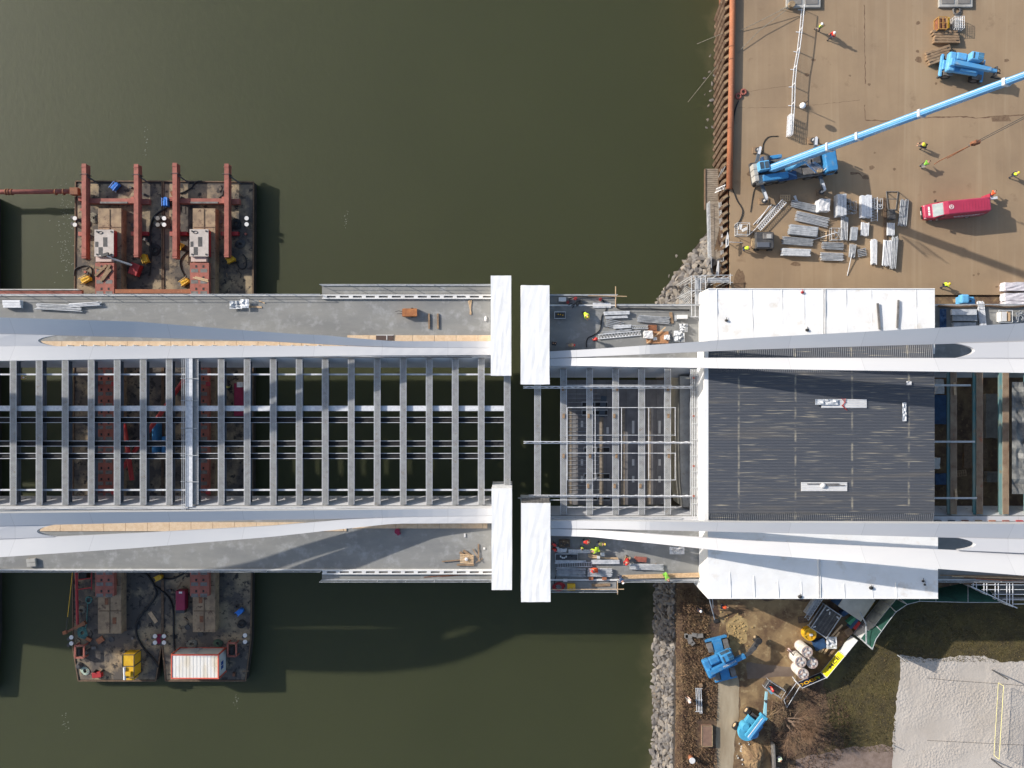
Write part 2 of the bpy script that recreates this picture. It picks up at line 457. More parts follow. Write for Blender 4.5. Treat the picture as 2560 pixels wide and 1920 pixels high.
struct(sheet(jag([(2090, 1872), (2240, 1862), (2237, 2100), (2030, 2100), (1990, 1900)], 5, 14, 9), .008), "gravel_strip", mat("pinkish gravel", lin(142, 124, 112), .95, c2=lin(118, 100, 88), scale=1.2, bump=.4, bscale=7))

def sand_material():
    m = mat("raked court sand", lin(190, 181, 170), .95, c2=lin(180, 170, 158), scale=.2, c3=lin(180, 166, 148), s3=.5, lo3=.6, hi3=.8)
    nt = m.node_tree; n, L = nt.nodes, nt.links
    g = n.new("ShaderNodeNewGeometry")
    t = n.new("ShaderNodeTexNoise"); t.inputs["Scale"].default_value = 2.6; t.inputs["Detail"].default_value = 5; t.inputs["Roughness"].default_value = .6
    L.new(g.outputs["Position"], t.inputs["Vector"])
    v = n.new("ShaderNodeTexVoronoi"); v.inputs["Scale"].default_value = 3.6
    L.new(g.outputs["Position"], v.inputs["Vector"])
    ad0 = n.new("ShaderNodeMath"); ad0.operation = 'ADD'
    L.new(t.outputs["Fac"], ad0.inputs[0]); L.new(v.outputs["Distance"], ad0.inputs[1])
    t2 = n.new("ShaderNodeTexNoise"); t2.inputs["Scale"].default_value = .22; t2.inputs["Detail"].default_value = 3; L.new(g.outputs["Position"], t2.inputs["Vector"])
    m3 = n.new("ShaderNodeMapRange"); m3.inputs[1].default_value = .36; m3.inputs[2].default_value = .62; m3.inputs[3].default_value = .12; m3.inputs[4].default_value = 1.1; L.new(t2.outputs["Fac"], m3.inputs[0])
    ad = n.new("ShaderNodeMath"); ad.operation = 'MULTIPLY'
    L.new(ad0.outputs[0], ad.inputs[0]); L.new(m3.outputs[0], ad.inputs[1])
    bp = n.new("ShaderNodeBump"); bp.inputs["Strength"].default_value = .5; bp.inputs["Distance"].default_value = .12
    L.new(ad.outputs[0], bp.inputs["Height"]); L.new(bp.outputs[0], n["Principled BSDF"].inputs["Normal"])
    return m
struct(sheet(jag([(2248, 1636), (2330, 1649), (2390, 1640), (2460, 1640), (2500, 1656), (2560, 1652), (2700, 1655), (2900, 1655), (2900, 2300), (2231, 2300), (2231, 1860), (2236, 1800), (2243, 1740), (2250, 1690)], 2.4, 7, 11), .012), "sand_court", sand_material())

def blades(name, label, poly_test, n, box, h, m, seed, z=0.01, exclude=None):
    r = random.Random(seed); mb = MB(); k = 0; vs = []; fs = []
    while k < n:
        x, y = r.uniform(box[0], box[2]), r.uniform(box[1], box[3])
        if not poly_test(x, y): continue
        k += 1
        p = P(x, y, z); a = r.uniform(0, 6.28); hh = h * r.uniform(.4, 1.3); w = .05 * r.uniform(.6, 1.6)
        d = Vector((math.cos(a), math.sin(a), 0)) * w
        t = Vector((r.gauss(0, .5) * hh, r.gauss(0, .5) * hh, hh))
        b = len(vs)
        vs += [p - d, p + d, p + t]
        fs.append((b, b + 1, b + 2))
    mb.add(vs, fs)
    return tag(mb.build(name, m), label, "vegetation", kind='stuff')
blades("dry_scrub_grass", "dry brown scrub covering the bank between stone riprap and path", lambda x, y: not (1740 < x < 1800 and 1800 < y < 1870) and x > 1688 + 3 * math.sin(y * .1) and x < 1792 - (18 if y < 1690 else 0), 9000, (1688, 1470, 1792, 1930), .28, mat("dry scrub", lin(138, 112, 84), .95, c2=lin(88, 68, 56), scale=.7, c3=lin(170, 148, 108), s3=2.), 21)
blades("leaf_litter_scrub", "tangled brown scrub growing under the bare tree", lambda x, y: (x - 2020) ** 2 / 110 ** 2 + (y - 1820) ** 2 / 110 ** 2 < 1, 3200, (1905, 1700, 2135, 1930), .2, mat("under tree scrub", lin(112, 90, 72), .95, c2=lin(76, 60, 50), scale=.7), 22)
blades("lawn_grass", "short winter grass between the fence and the sand court", lambda x, y: x > 2075 + (1760 - y) * .5 and not (x > 2238 and y > 1655), 16000, (2060, 1490, 2580, 1880), .09, mat("lawn blades", lin(102, 92, 52), .95, c2=lin(78, 68, 46), scale=.6, c3=lin(136, 118, 78), s3=2.), 23)
# ------------------------------------------------------------ the two bridge sections
import bisect
DZ = 5.0
def ip(tab, x):
    xs = [t[0] for t in tab]
    i = min(max(bisect.bisect(xs, x) - 1, 0), len(tab) - 2)
    a, b = tab[i], tab[i + 1]
    return a[1] + (b[1] - a[1]) * (x - a[0]) / (b[0] - a[0])
def zarch(xw, foot, sign):
    d = max(0., (foot - xw) * sign)
    if sign < 0:
        return 6.05 + 10.4 * (1 - math.exp(-d / 22.)) * min(1., .45 + d / 18.)
    if d > 40.:
        return max(6.05, 13.65 + .258 * (d - 40) - .0058 * (d - 40) ** 2)
    return 6.05 + 7.6 * (d / 40.) ** 1.36
def zfix(px, foot, sign):
    z = 6.
    for _ in range(12):
        z = zarch((px - 1280) * (HC - z) / F, foot, sign)
    return z
TILT = .7      # the plates lean towards each other like a shallow trough
def rib(xs, hi, lo, foot, sign, depth=.78):
    """closed box rib: a top plate leaning towards its partner, two sides and a soffit"""
    A, B, A2, B2 = [], [], [], []
    for px in xs:
        z = zfix(px, foot, sign)
        w = abs(ip(hi, px) - ip(lo, px)) * (HC - z) / F
        fade = min(1., max(0., (foot - (px - 1280) * .045) * sign / 14.))
        dz = w * (TILT if sign < 0 else .56) * fade
        a, b = P(px, ip(hi, px), z + dz / 2), P(px, ip(lo, px), z - dz / 2)
        A.append(a); B.append(b)
        A2.append(a + Vector((0, 0, -depth - dz / 2))); B2.append(b + Vector((0, 0, -depth + dz / 2)))
    mb = MB()
    n = len(xs)
    for U, V in ((A, B), (B, B2), (B2, A2), (A2, A)):
        mb.add([*U, *V], [(i, i + 1, n + i + 1, n + i) for i in range(n - 1)])
    mb.add([A[0], B[0], B2[0], A2[0]], [(0, 1, 2, 3)])
    mb.add([A[-1], B[-1], B2[-1], A2[-1]], [(0, 1, 2, 3)])
    return mb
def arch_web(x_out, x_end, bulge, e1, e2, foot, sign):
    """the plate that closes the slot between the two ribs, its end a hollow curve"""
    N = 14
    mb = MB()
    for k in range(N):
        rows = []
        for f in (k / N, (k + 1) / N):
            xe = x_end + bulge * (2 * f - 1) ** 2 * (1 if sign > 0 else -1)
            row = []
            for i in range(12):
                px = x_out + (xe - x_out) * i / 11
                z = zfix(px, foot, sign)
                row.append(P(px, ip(e1, px) * (1 - f) + ip(e2, px) * f, z - .42))
            rows.append(row)
        mb.strip(rows[0], rows[1], .5)
    return mb

TEALS = mat("pale teal primer", lin(140, 158, 150), .6, c2=lin(84, 136, 142), scale=.7, sy=.3, c3=lin(150, 140, 116), s3=1.2)
TANS = mat("rust tinted studs", lin(176, 158, 134), .6, c2=lin(140, 110, 88), scale=1.)
TANF = mat("rust tinted flange", lin(160, 142, 118), .7, c2=lin(120, 98, 80), scale=.8, c3=lin(176, 84, 50), s3=.45, lo3=.62, hi3=.72)
def stud_mesh(L):
    mb = MB(); n = int(L / .21)
    for i in range(n):
        for k in range(5):
            x = (-.26 + .13 * k); y = -L / 2 + .1 + i * .21 + (.1 if k % 2 else 0)
            mb.add([(x + a * .028, y + b * .028, z) for z in (0, .08) for a, b in ((-1, -1), (1, -1), (1, 1), (-1, 1))],
                   [(4, 5, 6, 7), (0, 1, 5, 4), (1, 2, 6, 5), (2, 3, 7, 6), (3, 0, 4, 7)])
    return mb
def railing_mb(x0, x1, y, z, step=66, h=1.05):
    mb = MB(); a, b = P(x0, y, z), P(x1, y, z)
    n = max(1, int(abs(x1 - x0) / step))
    for i in range(n + 1):
        p = a + (b - a) * (i / n)
        mb.tube([p, p + Vector((0, 0, h))], .035, 5)
    for hh in (h, h * .55, .12):
        mb.tube([a + Vector((0, 0, hh)), b + Vector((0, 0, hh))], .03 if hh > .2 else .06, 5)
    return mb

def bridge(name, label, x0, x1, yo, beams, plat, ribs, foot, sign, trays):
    r = root(name, P((max(x0, 0) + min(x1, 2700)) / 2, 1080 + yo, 0), label, "bridge")
    for ya, yb in ((738, 893), (1264, 1425)):
        MB().rect(x0, ya + yo, x1, yb + yo, 4.5, 5.0).build("deck_slab", DECK, r)
    # inclined inner girders
    for ya, yb, s in ((893, 919, 1), (1266, 1240, -1)):
        top = [P(x0, ya + yo, 5.03), P(x1, ya + yo, 5.03)]
        bot = [P(x0, yb + yo, 2.45), P(x1, yb + yo, 2.45)]
        mb = MB().strip(top, bot)
        mb.rect(x0, min(ya, ya - 12 * s) + yo, x1, max(ya, ya - 12 * s) + yo, 5.004, 5.06)
        mb.box(((top[0].x + top[1].x) / 2, bot[0].y + s * .5, 2.4), (top[1].x - top[0].x, 1.0, .08))
        g = mb.build("main_girder", ARCH, r)
        if sign > 0 or True:
            xx = beams[0][0] if beams else x0
            for bx in [b[0] for b in beams]:
                p = P(bx + 30, yb + yo + (6 if s < 0 else -5), 2.9) + Vector((0, 0, .25))
                if s < 0: MB().cyl(p + Vector((0, .06, 0)), .17, .05, 10, axis=(0, 1, .2)).build("access_hole_cover", W, r)
    # cross beams
    L = P(0, 897 + yo, 5).y - P(0, 1262 + yo, 5).y
    yc = (P(0, 897 + yo, 5).y + P(0, 1262 + yo, 5).y) / 2
    protos = {}
    for bx, style in beams:
        xw = P(bx, 0, 5).x
        loc = Vector((xw, yc, 5.0)) - r.location
        if style not in protos:
            mb = MB().box((0, 0, -.02), (.74, L, .04)).box((0, 0, -.54), (.03, L, 1.0)).box((0, 0, -1.06), (.46, L, .04))
            for i in range(8):
                mb.box((0, -L / 2 + L * (i + .5) / 8, -.54), (.42, .02, .99))
            if style: mb.box((-.42, 0, -.3), (.3, L, .03))
            proto = mb.build("cross_beam", TEALS if style else STEEL, r, world=False)
            proto.location = loc
            tag(stud_mesh(L).build("shear_studs", TANS if style else STUD, proto, world=False), kind='stuff')
            MB().box((0, 0, .004), (.70, L - .1, .008)).build("top_flange", TANF if style else FLANGE, proto, world=False)
            for u in (-.345, .345): MB().box((u, 0, .012), (.05, L - .02, .024)).build("flange_lip", TANS if style else ALU, proto, world=False)
            protos[style] = proto
        else:
            proto = protos[style]
            b = inst(proto, r, loc)
            for ch in proto.children: inst(ch, b)
    # edge kerbs, handrails
    for y in (738, 1425):
        MB().rect(x0, y + yo - 2, x1, y + yo + 2, 5.0, 5.14).build("edge_kerb", W, r)
    pa, pb = plat
    segs = [(x0, min(pa, x1)), (max(pb, x0), x1)] if sign > 0 else [(pb, x1)]
    for y in (738, 1425):
        for a, b in ([(x0, pa)] if sign > 0 else [(pb, x1)]):
            railing_mb(a, b, y + yo, 5.0).build("handrail", GALVD, r)
    for ya, yb, yr, ye in ((715, 735, 736, 714), (1428, 1450, 1425, 1449)):
        MB().rect(pa, ya + yo, pb, yb + yo, 4.75, 4.93).build("edge_platform", DECK, r)
        railing_mb(pa, pb, ye + yo, 4.93, 66, 1.2).build("handrail", GALVD, r)
        mb = MB()
        if sign > 0:
            mb.rect(pa, yr + yo, pb, yr + yo + 3.2, 4.95, 5.3).rect(pa, yr + yo + 8, pb, yr + yo + 11, 4.95, 5.3)
            x = pa + 2
            k = 0
            while x < pb:
                mb.rect(x, yr + yo + 3.2, min(x + 10, pb), yr + yo + 8, 4.96, 5.28)
                x += 32.5
            mb.build("slotted_edge_beam", W, r)
    # arch ribs
    for (Ah, Al, Bh, Bl, w_end) in ribs:
        lo_x, hi_x = (x0, 1231) if sign > 0 else (1369, x1)
        xs = [lo_x + (hi_x - lo_x) * i / 60 for i in range(61)]
        rib(xs, Ah, Al, foot, sign).build("arch_rib", ARCH, r, normals=True)
        rib(xs, Bh, Bl, foot, sign).build("arch_rib", ARCH, r, normals=True)
        arch_web(x0 if sign > 0 else x1, w_end, 44, Al, Bl, foot, sign).build("arch_web_plate", ARCH, r)
    if trays:
        for y, w, z, m, nm in ((936, 4, 4.55, ALU, "edge_stringer"), (1021, 13, 4.62, ALU, "service_duct"), (1225, 4, 4.55, ALU, "edge_stringer")):
            MB().rect(x0, y - w / 2, 1262, y + w / 2, z - .25, z).build(nm, m, r)
        for y in (1050, 1109, 1140):
            mb = MB().rect(x0, y - 7, 1262, y - 6, 4.3, 4.62).rect(x0, y + 6, 1262, y + 7, 4.3, 4.62)
            t = mb.build("cable_tray", ALU, r)
            mb = MB().rect(x0, y - 6, 1262, y + 6, 4.3, 4.33)
            for k in range(3 if y > 1060 else 4):
                yy = y - 4 + k * 2.6; pts = []
                x = x0
                while x < 1264:
                    pts.append(P(x, yy + (rnd.uniform(-1.4, 1.4) if y < 1060 else rnd.uniform(-.3, .3)), 4.42)); x += 22
                mb.tube(pts, .05, 5)
            mb.build("cable", BLACK, t)
    return r

BL = [(1268 - 65 * k, 0) for k in range(28)]
bridge("arch_bridge", "pale grey steel arch bridge section floating over the barges, many open cross beams", -1000, 1229, 0, BL, (805, 1229),
       [([(-1000, 783), (-260, 783), (0, 793.5), (340, 804), (640, 828), (740, 835), (813, 838), (870, 844), (985, 853), (1240, 853)],
         [(-1000, 832), (-260, 832), (0, 835), (340, 843), (680, 853.5), (870, 864), (1000, 868), (1240, 870)],
         [(-1000, 906), (-260, 906), (0, 902), (340, 897), (680, 892), (870, 889), (1240, 887)],
         [(-260, 866), (0, 866), (680, 864), (870, 865), (1000, 868.5), (1240, 870.5)], 95),
        ([(-260, 1284), (0, 1283), (640, 1277), (870, 1275), (1240, 1271)],
         [(-260, 1317), (0, 1315), (640, 1300), (870, 1297), (1000, 1293), (1240, 1289)],
         [(-1000, 1404), (-260, 1404), (0, 1393), (340, 1370), (680, 1342), (870, 1321), (985, 1309), (1240, 1308)],
         [(-1000, 1352), (-260, 1352), (0, 1348), (340, 1333), (680, 1315), (870, 1298), (1000, 1293.5), (1240, 1289.5)], 92)],
       P(1225, 0, 6).x, 1, True)
BR = [(1344 + 65 * k, 1 if k > 14 else 0) for k in range(24)]
bridge("arch_bridge", "pale grey steel arch bridge section resting on the bank, white shelter built over it", 1371, 2900, 25, BR, (1371, 1541),
       [([(1360, 879), (1478, 873), (1880, 844.5), (2220, 826), (2560, 807.5), (2900, 795)],
         [(1360, 896), (1478, 891.5), (1880, 873.6), (2560, 854), (2900, 846)],
         [(1360, 914.5), (1478, 915), (1880, 922), (2560, 932), (2900, 937)],
         [(1360, 896.5), (1478, 894.5), (1880, 894.5), (2560, 895), (2900, 896)], 2437),
        ([(1360, 1302), (1478, 1302), (1880, 1306.5), (2560, 1310), (2900, 1312)],
         [(1360, 1321), (1478, 1322), (1880, 1331), (2560, 1349), (2900, 1358)],
         [(1360, 1339), (1478, 1342), (1880, 1385), (2560, 1439), (2900, 1466)],
         [(1360, 1321.5), (1478, 1325), (1880, 1352), (2560, 1383), (2900, 1392)], 2439)],
       P(1380, 0, 6).x, -1, False)

# plywood walkways laid beside and under the ribs
for i, (x0, y0, x1, y1, lb) in enumerate(((868, 838, 1228, 868, "long pale plywood strip beside the slim end of the upper rib, bridge on barges"),
                                          (100, 853, 866, 866, "pale plywood strip showing through the long slot of the upper rib"),
                                          (96, 1306, 866, 1328, "pale plywood strip showing through the long slot of the lower rib"),
                                          (880, 1300, 1218, 1321, "long pale plywood strip beside the slim end of the lower rib"))):
    mb = MB()
    x = x0
    while x < x1:
        mb.rect(x + .4, y0, min(x + 54, x1), y1, 5.004, 5.1 + .01 * rnd.random()); x += 54.5
    thing(mb, "plywood_walkway", PLY, lb, "walkway", "plywood walkways on the deck")
# little ribs seen in the slots
def slot_brackets(pts, lb):
    mb = MB()
    for x, y in pts:
        mb.rect(x - 1.6, y - 4, x + 1.6, y + 5, 5.12, 6.2)
    mb.rect(min(p[0] for p in pts) - 4, pts[0][1] + 4, max(p[0] for p in pts) + 4, pts[0][1] + 6, 5.12, 5.5)
    thing(mb, "bracket_rail", W, lb, "rail")
slot_brackets([(168 + 33 * k, 866) for k in range(20)], "white bracket rail with many short ribs inside the upper slot")

# cover boards and pipes across the floating section
r = root("cable_bridge", P(470, 1080, 5), "pale boarded cable crossing over the open beams with three thin pipes", "walkway")
mb = MB()
y = 893
while y < 1266:
    mb.rect(464, y, 481, min(y + 62, 1267), 5.16, 5.26); y += 62.4
mb.build("cover_board", ALU, r)
for x in (455, 459.5, 463.5):
    MB().tube([P(x, 888, 5.4), P(x, 1275, 5.4)], .035, 5).build("pipe", GALV, r)
for y in (946, 1001, 1070, 1138, 1204):
    MB().tube([P(452, y, 5.3), P(497, y + 1, 5.3)], .05, 5).build("clamp_tube", GALVD, r)
# services along the inner flanges
for y, lb in ((891, "bundle of thin grey conduits along the upper inner flange"), (1272, "bundle of thin grey conduits along the lower inner flange")):
    rr = root("conduit_run", P(600, y, 5.06), lb, "conduit", "conduits along the inner flanges")
    for k in range(3):
        pts = [P(x, y - 2.5 + 2.5 * k + rnd.uniform(-1, 1), 5.16 + .05 * k) for x in range(-200, 1226, 60)]
        MB().tube(pts, .04, 5).build("conduit", (GALVD, ALU, DARK)[k], rr)
rr = root("conduit_run", P(1500, 1297, 5.06), "bundle of thin grey conduits on the inner flange beside the stacked scaffold tubes", "conduit", "conduits along the inner flanges")
for k in range(3):
    MB().tube([P(x, 1294 + 2.6 * k + rnd.uniform(-.8, .8), 5.16) for x in range(1385, 1745, 40)], .04, 5).build("conduit", (GALVD, ALU, GALV)[k], rr)

# ------------------------------------------------------------ shrink wrapped joints
def tarp_box(name, label, cat, x0, y0, x1, y1, z0, z1, m, amp=.07, seed=1, group=None, cuts=7):
    a, b = P(x0, y0, z1), P(x1, y1, z1)
    me = bpy.data.meshes.new(name)
    bm = bmesh.new()
    bmesh.ops.create_cube(bm, size=1.0)
    sx, sy, sz = abs(b.x - a.x), abs(b.y - a.y), z1 - z0
    c = Vector(((a.x + b.x) / 2, (a.y + b.y) / 2, z0))
    bmesh.ops.subdivide_edges(bm, edges=bm.edges[:], cuts=cuts, use_grid_fill=True)
    rr = random.Random(seed)
    for v in bm.verts:
        v.co = Vector((v.co.x * sx, v.co.y * sy, (v.co.z + .5) * sz))
        v.co += Vector((rr.uniform(-amp, amp), rr.uniform(-amp, amp), rr.uniform(-amp, amp) * .8))
    bm.to_mesh(me); bm.free()
    for p in me.polygons: p.use_smooth = False
    me.materials.append(m)
    o = bpy.data.objects.new(name, me); COL.objects.link(o); o.location = c
    return tag(o, label, cat, group, 'thing')
WG = "white wrapped welding shelters at the joint"
tarp_box("wrapped_shelter", "narrow white wrapped shelter on the upper side of the bridge on barges", "shelter", 1227, 689, 1278, 939, 1.4, 7.8, TARP, .015, 1, WG)
tarp_box("wrapped_shelter", "wide clean white wrapped shelter on the upper side of the bridge on the bank", "shelter", 1302, 713, 1374, 961, 1.4, 8.0, TARP, .02, 2, WG)
tarp_box("wrapped_shelter", "narrow white wrapped shelter on the lower side of the bridge on barges", "shelter", 1229, 1221, 1280, 1475, 1.4, 7.8, TARP, .015, 3, WG)
s4 = tarp_box("wrapped_shelter", "wide white wrapped shelter on the lower side, grey netting at its end", "shelter", 1303, 1258, 1376, 1505, 1.4, 8.0, TARP, .02, 4, WG)
for o in [q for q in COL.objects if q.name.startswith("wrapped_shelter")]:
    bx = o.data; xs = [v.co.x for v in bx.vertices]; ys = [v.co.y for v in bx.vertices]; zt = max(v.co.z for v in bx.vertices)
    x0, x1, y0, y1 = min(xs), max(xs), min(ys), max(ys); rr = random.Random(int(x1 * 1000))
    for k in range(5):
        yy = y0 + (y1 - y0) * (k + .5 + rr.uniform(-.3, .3)) / 5
        q = MB().tube([(x0 + .05, yy, zt - .02), ((x0 + x1) / 2, yy + rr.uniform(-.15, .15), zt + .0), (x1 - .05, yy + rr.uniform(-.1, .1), zt - .02)], .03, 4).build("wrap_seam", TARP); q.parent = o; q.location = (0, 0, 0)
        for v, w_ in zip(q.data.vertices, [(x0 + .05, yy), ((x0 + x1) / 2, yy), (x1 - .05, yy)]): pass
    for k in range(3):
        xx = x1 - (x1 - x0) * rr.uniform(.05, .5); ya = rr.uniform(y0, y1 - 2.5)
        q = MB().tube([(xx, ya, zt - .02), (xx + rr.uniform(-.25, .25), ya + 1.2, zt + .01), (xx + rr.uniform(-.4, .3), ya + rr.uniform(1.8, 2.6), zt - .02)], .035, 4).build("wrap_fold", TARP); q.parent = o; q.location = (0, 0, 0)
mb = MB()
for k in range(9):
    mb.tube([P(1304 + 8.5 * k, 1257, 7.9), P(1304 + 8.5 * k, 1244, 5.2)], .03, 4)
mb.tube([P(1303, 1247, 5.8), P(1374, 1247, 5.8)], .05, 5).tube([P(1303, 1254, 7.3), P(1374, 1252, 6.9)], .05, 5)
mb.add([P(1304, 1257, 7.8), P(1374, 1257, 7.8), P(1374, 1245, 5.3), P(1304, 1245, 5.3)], [(0, 1, 2, 3)])
nt_ = mb.build("end_netting", GREYM, None); nt_.parent = s4; nt_.location = nt_.location - s4.location

# ------------------------------------------------------------ the big shelter on the bank
CORR = mat("dark corrugated sheet", lin(96, 99, 105), .5, .2, c2=lin(124, 120, 114), scale=.55, sx=.12, sy=1.6, lo=.55, hi=.75)
def corr_wear():
    """pale scuffs along the sheet ends and long chalky streaks down the ribs"""
    nt = CORR.node_tree; n, L = nt.nodes, nt.links; b = n["Principled BSDF"]
    old = b.inputs["Base Color"].links[0].from_socket
    g = n.new("ShaderNodeNewGeometry")
    mp = n.new("ShaderNodeMapping"); mp.inputs["Scale"].default_value = (.18, 5.5, .2); L.new(g.outputs["Position"], mp.inputs[0])
    t = n.new("ShaderNodeTexNoise"); t.inputs["Scale"].default_value = 1.6; t.inputs["Detail"].default_value = 5; L.new(mp.outputs[0], t.inputs["Vector"])
    mr = n.new("ShaderNodeMapRange"); mr.inputs[1].default_value = .6; mr.inputs[2].default_value = .76; L.new(t.outputs["Fac"], mr.inputs[0])
    sx_ = n.new("ShaderNodeSeparateXYZ"); L.new(g.outputs["Position"], sx_.inputs[0])
    w = n.new("ShaderNodeMath"); w.operation = 'PINGPONG'; w.inputs[1].default_value = 3.1; L.new(sx_.outputs["X"], w.inputs[0])
    m2 = n.new("ShaderNodeMapRange"); m2.inputs[1].default_value = .16; m2.inputs[2].default_value = .02; L.new(w.outputs[0], m2.inputs[0])
    t2 = n.new("ShaderNodeTexNoise"); t2.inputs["Scale"].default_value = 1.1; L.new(g.outputs["Position"], t2.inputs["Vector"])
    m3 = n.new("ShaderNodeMapRange"); m3.inputs[1].default_value = .42; m3.inputs[2].default_value = .6; L.new(t2.outputs["Fac"], m3.inputs[0])
    m2.inputs[4].default_value = .55
    mu = n.new("ShaderNodeMath"); mu.operation = 'MULTIPLY'; L.new(m2.outputs[0], mu.inputs[0]); L.new(m3.outputs[0], mu.inputs[1])
    mx = n.new("ShaderNodeMath"); mx.operation = 'MAXIMUM'; L.new(mu.outputs[0], mx.inputs[0]); L.new(mr.outputs[0], mx.inputs[1])
    x = n.new("ShaderNodeMix"); x.data_type = 'RGBA'; L.new(mx.outputs[0], x.inputs[0]); L.new(old, x.inputs[6]); x.inputs[7].default_value = lin(206, 196, 172)
    L.new(x.outputs[2], b.inputs["Base Color"])
corr_wear()
def corr(x0, x1, y0, y1, z0, z1, pitch, amp, along_x):
    """corrugated sheet between world x0..x1, y0..y1, height z0 at y0 to z1 at y1"""
    prof = [(0, 0), (.3, 0), (.5, 1), (.8, 1)]
    mb = MB(); vs = []; fs = []
    if along_x:
        n = int(abs(y1 - y0) / pitch)
        rows = []
        for i in range(n):
            for t, h in prof:
                f = (i + t) / n
                rows.append((y0 + (y1 - y0) * f, z0 + (z1 - z0) * f + amp * h))
        for y, z in rows: vs += [(x0, y, z), (x1, y, z)]
        fs = [(2 * i, 2 * i + 1, 2 * i + 3, 2 * i + 2) for i in range(len(rows) - 1)]
    else:
        n = int(abs(x1 - x0) / pitch); cols = []
        for i in range(n):
            for t, h in prof: cols.append((x0 + (x1 - x0) * (i + t) / n, amp * h))
        for x, h in cols: vs += [(x, y0, z0 + h), (x, y1, z1 + h)]
        fs = [(2 * i, 2 * i + 2, 2 * i + 3, 2 * i + 1) for i in range(len(cols) - 1)]
    return mb.add(vs, fs)
def tarp_sheet(x0, y0, x1, y1, z, nx, ny, amp, seed, zf=None):
    rr = random.Random(seed); vs = []
    for j in range(ny + 1):
        for i in range(nx + 1):
            zz = z + (0 if zf is None else zf(i / nx, j / ny))
            e = 0 if i in (0, nx) or j in (0, ny) else 1
            vs.append(P(x0 + (x1 - x0) * i / nx, y0 + (y1 - y0) * j / ny, zz) + Vector((0, 0, rr.uniform(-amp, amp) * e)))
    w = nx + 1
    return MB().add(vs, [(j * w + i, (j + 1) * w + i, (j + 1) * w + i + 1, j * w + i + 1) for j in range(ny) for i in range(nx)])
tent = root("work_shelter", P(2055, 1110, 5), "huge work shelter over the bridge deck, corrugated grey roof between white tarpaulin sides", "shelter")
TZ = 9.3
tarp_sheet(1770, 722, 2337, 885, TZ, 26, 9, .05, 5).build("tarpaulin_roof", TARPD, tent, smooth=True)
tarp_sheet(1770, 1318, 2345, 1497, TZ, 26, 9, .05, 6).build("tarpaulin_roof", TARPD, tent, smooth=True)
def wall_strip(pts, z1, z0):
    return MB().strip([P(x, y, z1) for x, y in pts], [P(x, y, z1) - Vector((0, 0, z1 - z0)) for x, y in pts])
mb = wall_strip([(1770, 885), (1770, 722), (2337, 722), (2337, 885)], TZ, 4.9)
mb.build("tarpaulin_wall", TARPD, tent)
mb = wall_strip([(1770, 1440), (1770, 1497), (2345, 1497), (2345, 1318)], TZ, 2.6)
mb.strip([P(1770, 1318, TZ), P(1770, 1440, TZ)], [P(1770, 1318, TZ) - Vector((0, 0, 4.2)), P(1770, 1440, TZ) - Vector((0, 0, 4.2))])
mb.build("tarpaulin_wall", TARPD, tent)
xa, xb = P(1771, 0, 9.75).x, P(2336, 0, 9.75).x
ya, yb = P(0, 930, 9.75).y, P(0, 1284, 9.75).y
corr(xa, xb, ya, yb, 9.75, 9.75, .165, .06, True).build("corrugated_roof", CORR, tent)
corr(xa, xb, ya, P(0, 858, TZ).y, 9.75, TZ + .06, .21, .06, False).build("corrugated_eave", CORR, tent)
corr(xa, xb, yb, P(0, 1320, TZ).y, 9.75, TZ + .06, .21, .06, False).build("corrugated_eave", CORR, tent)
MB().strip([P(1770, 858, 9.7), P(1770, 1322, 9.7)], [P(1770, 858, 9.7) - Vector((.1, 0, 4.6)), P(1770, 1322, 9.7) - Vector((.1, 0, 4.6))]).rect(1761, 865, 1771, 1318, 9.4, 9.8).build("gable_tarpaulin", TARPD, tent)
for x, y0, y1 in ((2060, 722, 846), (2048, 1392, 1497)):
    mb = MB().tube([P(x - 2, y0, TZ + .05), P(x - 2, y1, TZ + .05)], .05, 5).tube([P(x + 3, y0, TZ + .05), P(x + 3, y1, TZ + .05)], .05, 5)
    mb.build("seam_tube", W, tent)
for x, y0, y1 in ((1792, 722, 850), (1880, 722, 850), (1955, 722, 848), (2010, 722, 846), (2115, 722, 840), (2178, 722, 836), (2290, 722, 828), (1825, 1430, 1497), (1885, 1440, 1497), (1945, 1452, 1497), (2003, 1455, 1497), (2110, 1460, 1497), (2180, 1465, 1497), (2240, 1455, 1497)):
    MB().tube([P(x, y0, TZ + .02), P(x + 1.5, y1, TZ + .02)], .045 if y0 > 1000 or x == 1792 else .022, 5).build("seam_tube", TARP, tent)
MB().tube([P(1770, 722, TZ + .04), P(2337, 722, TZ + .04)], .06, 5).build("seam_tube", TARP, tent)
MB().tube([P(1770, 1496, TZ + .04), P(2345, 1496, TZ + .04)], .06, 5).build("seam_tube", TARP, tent)
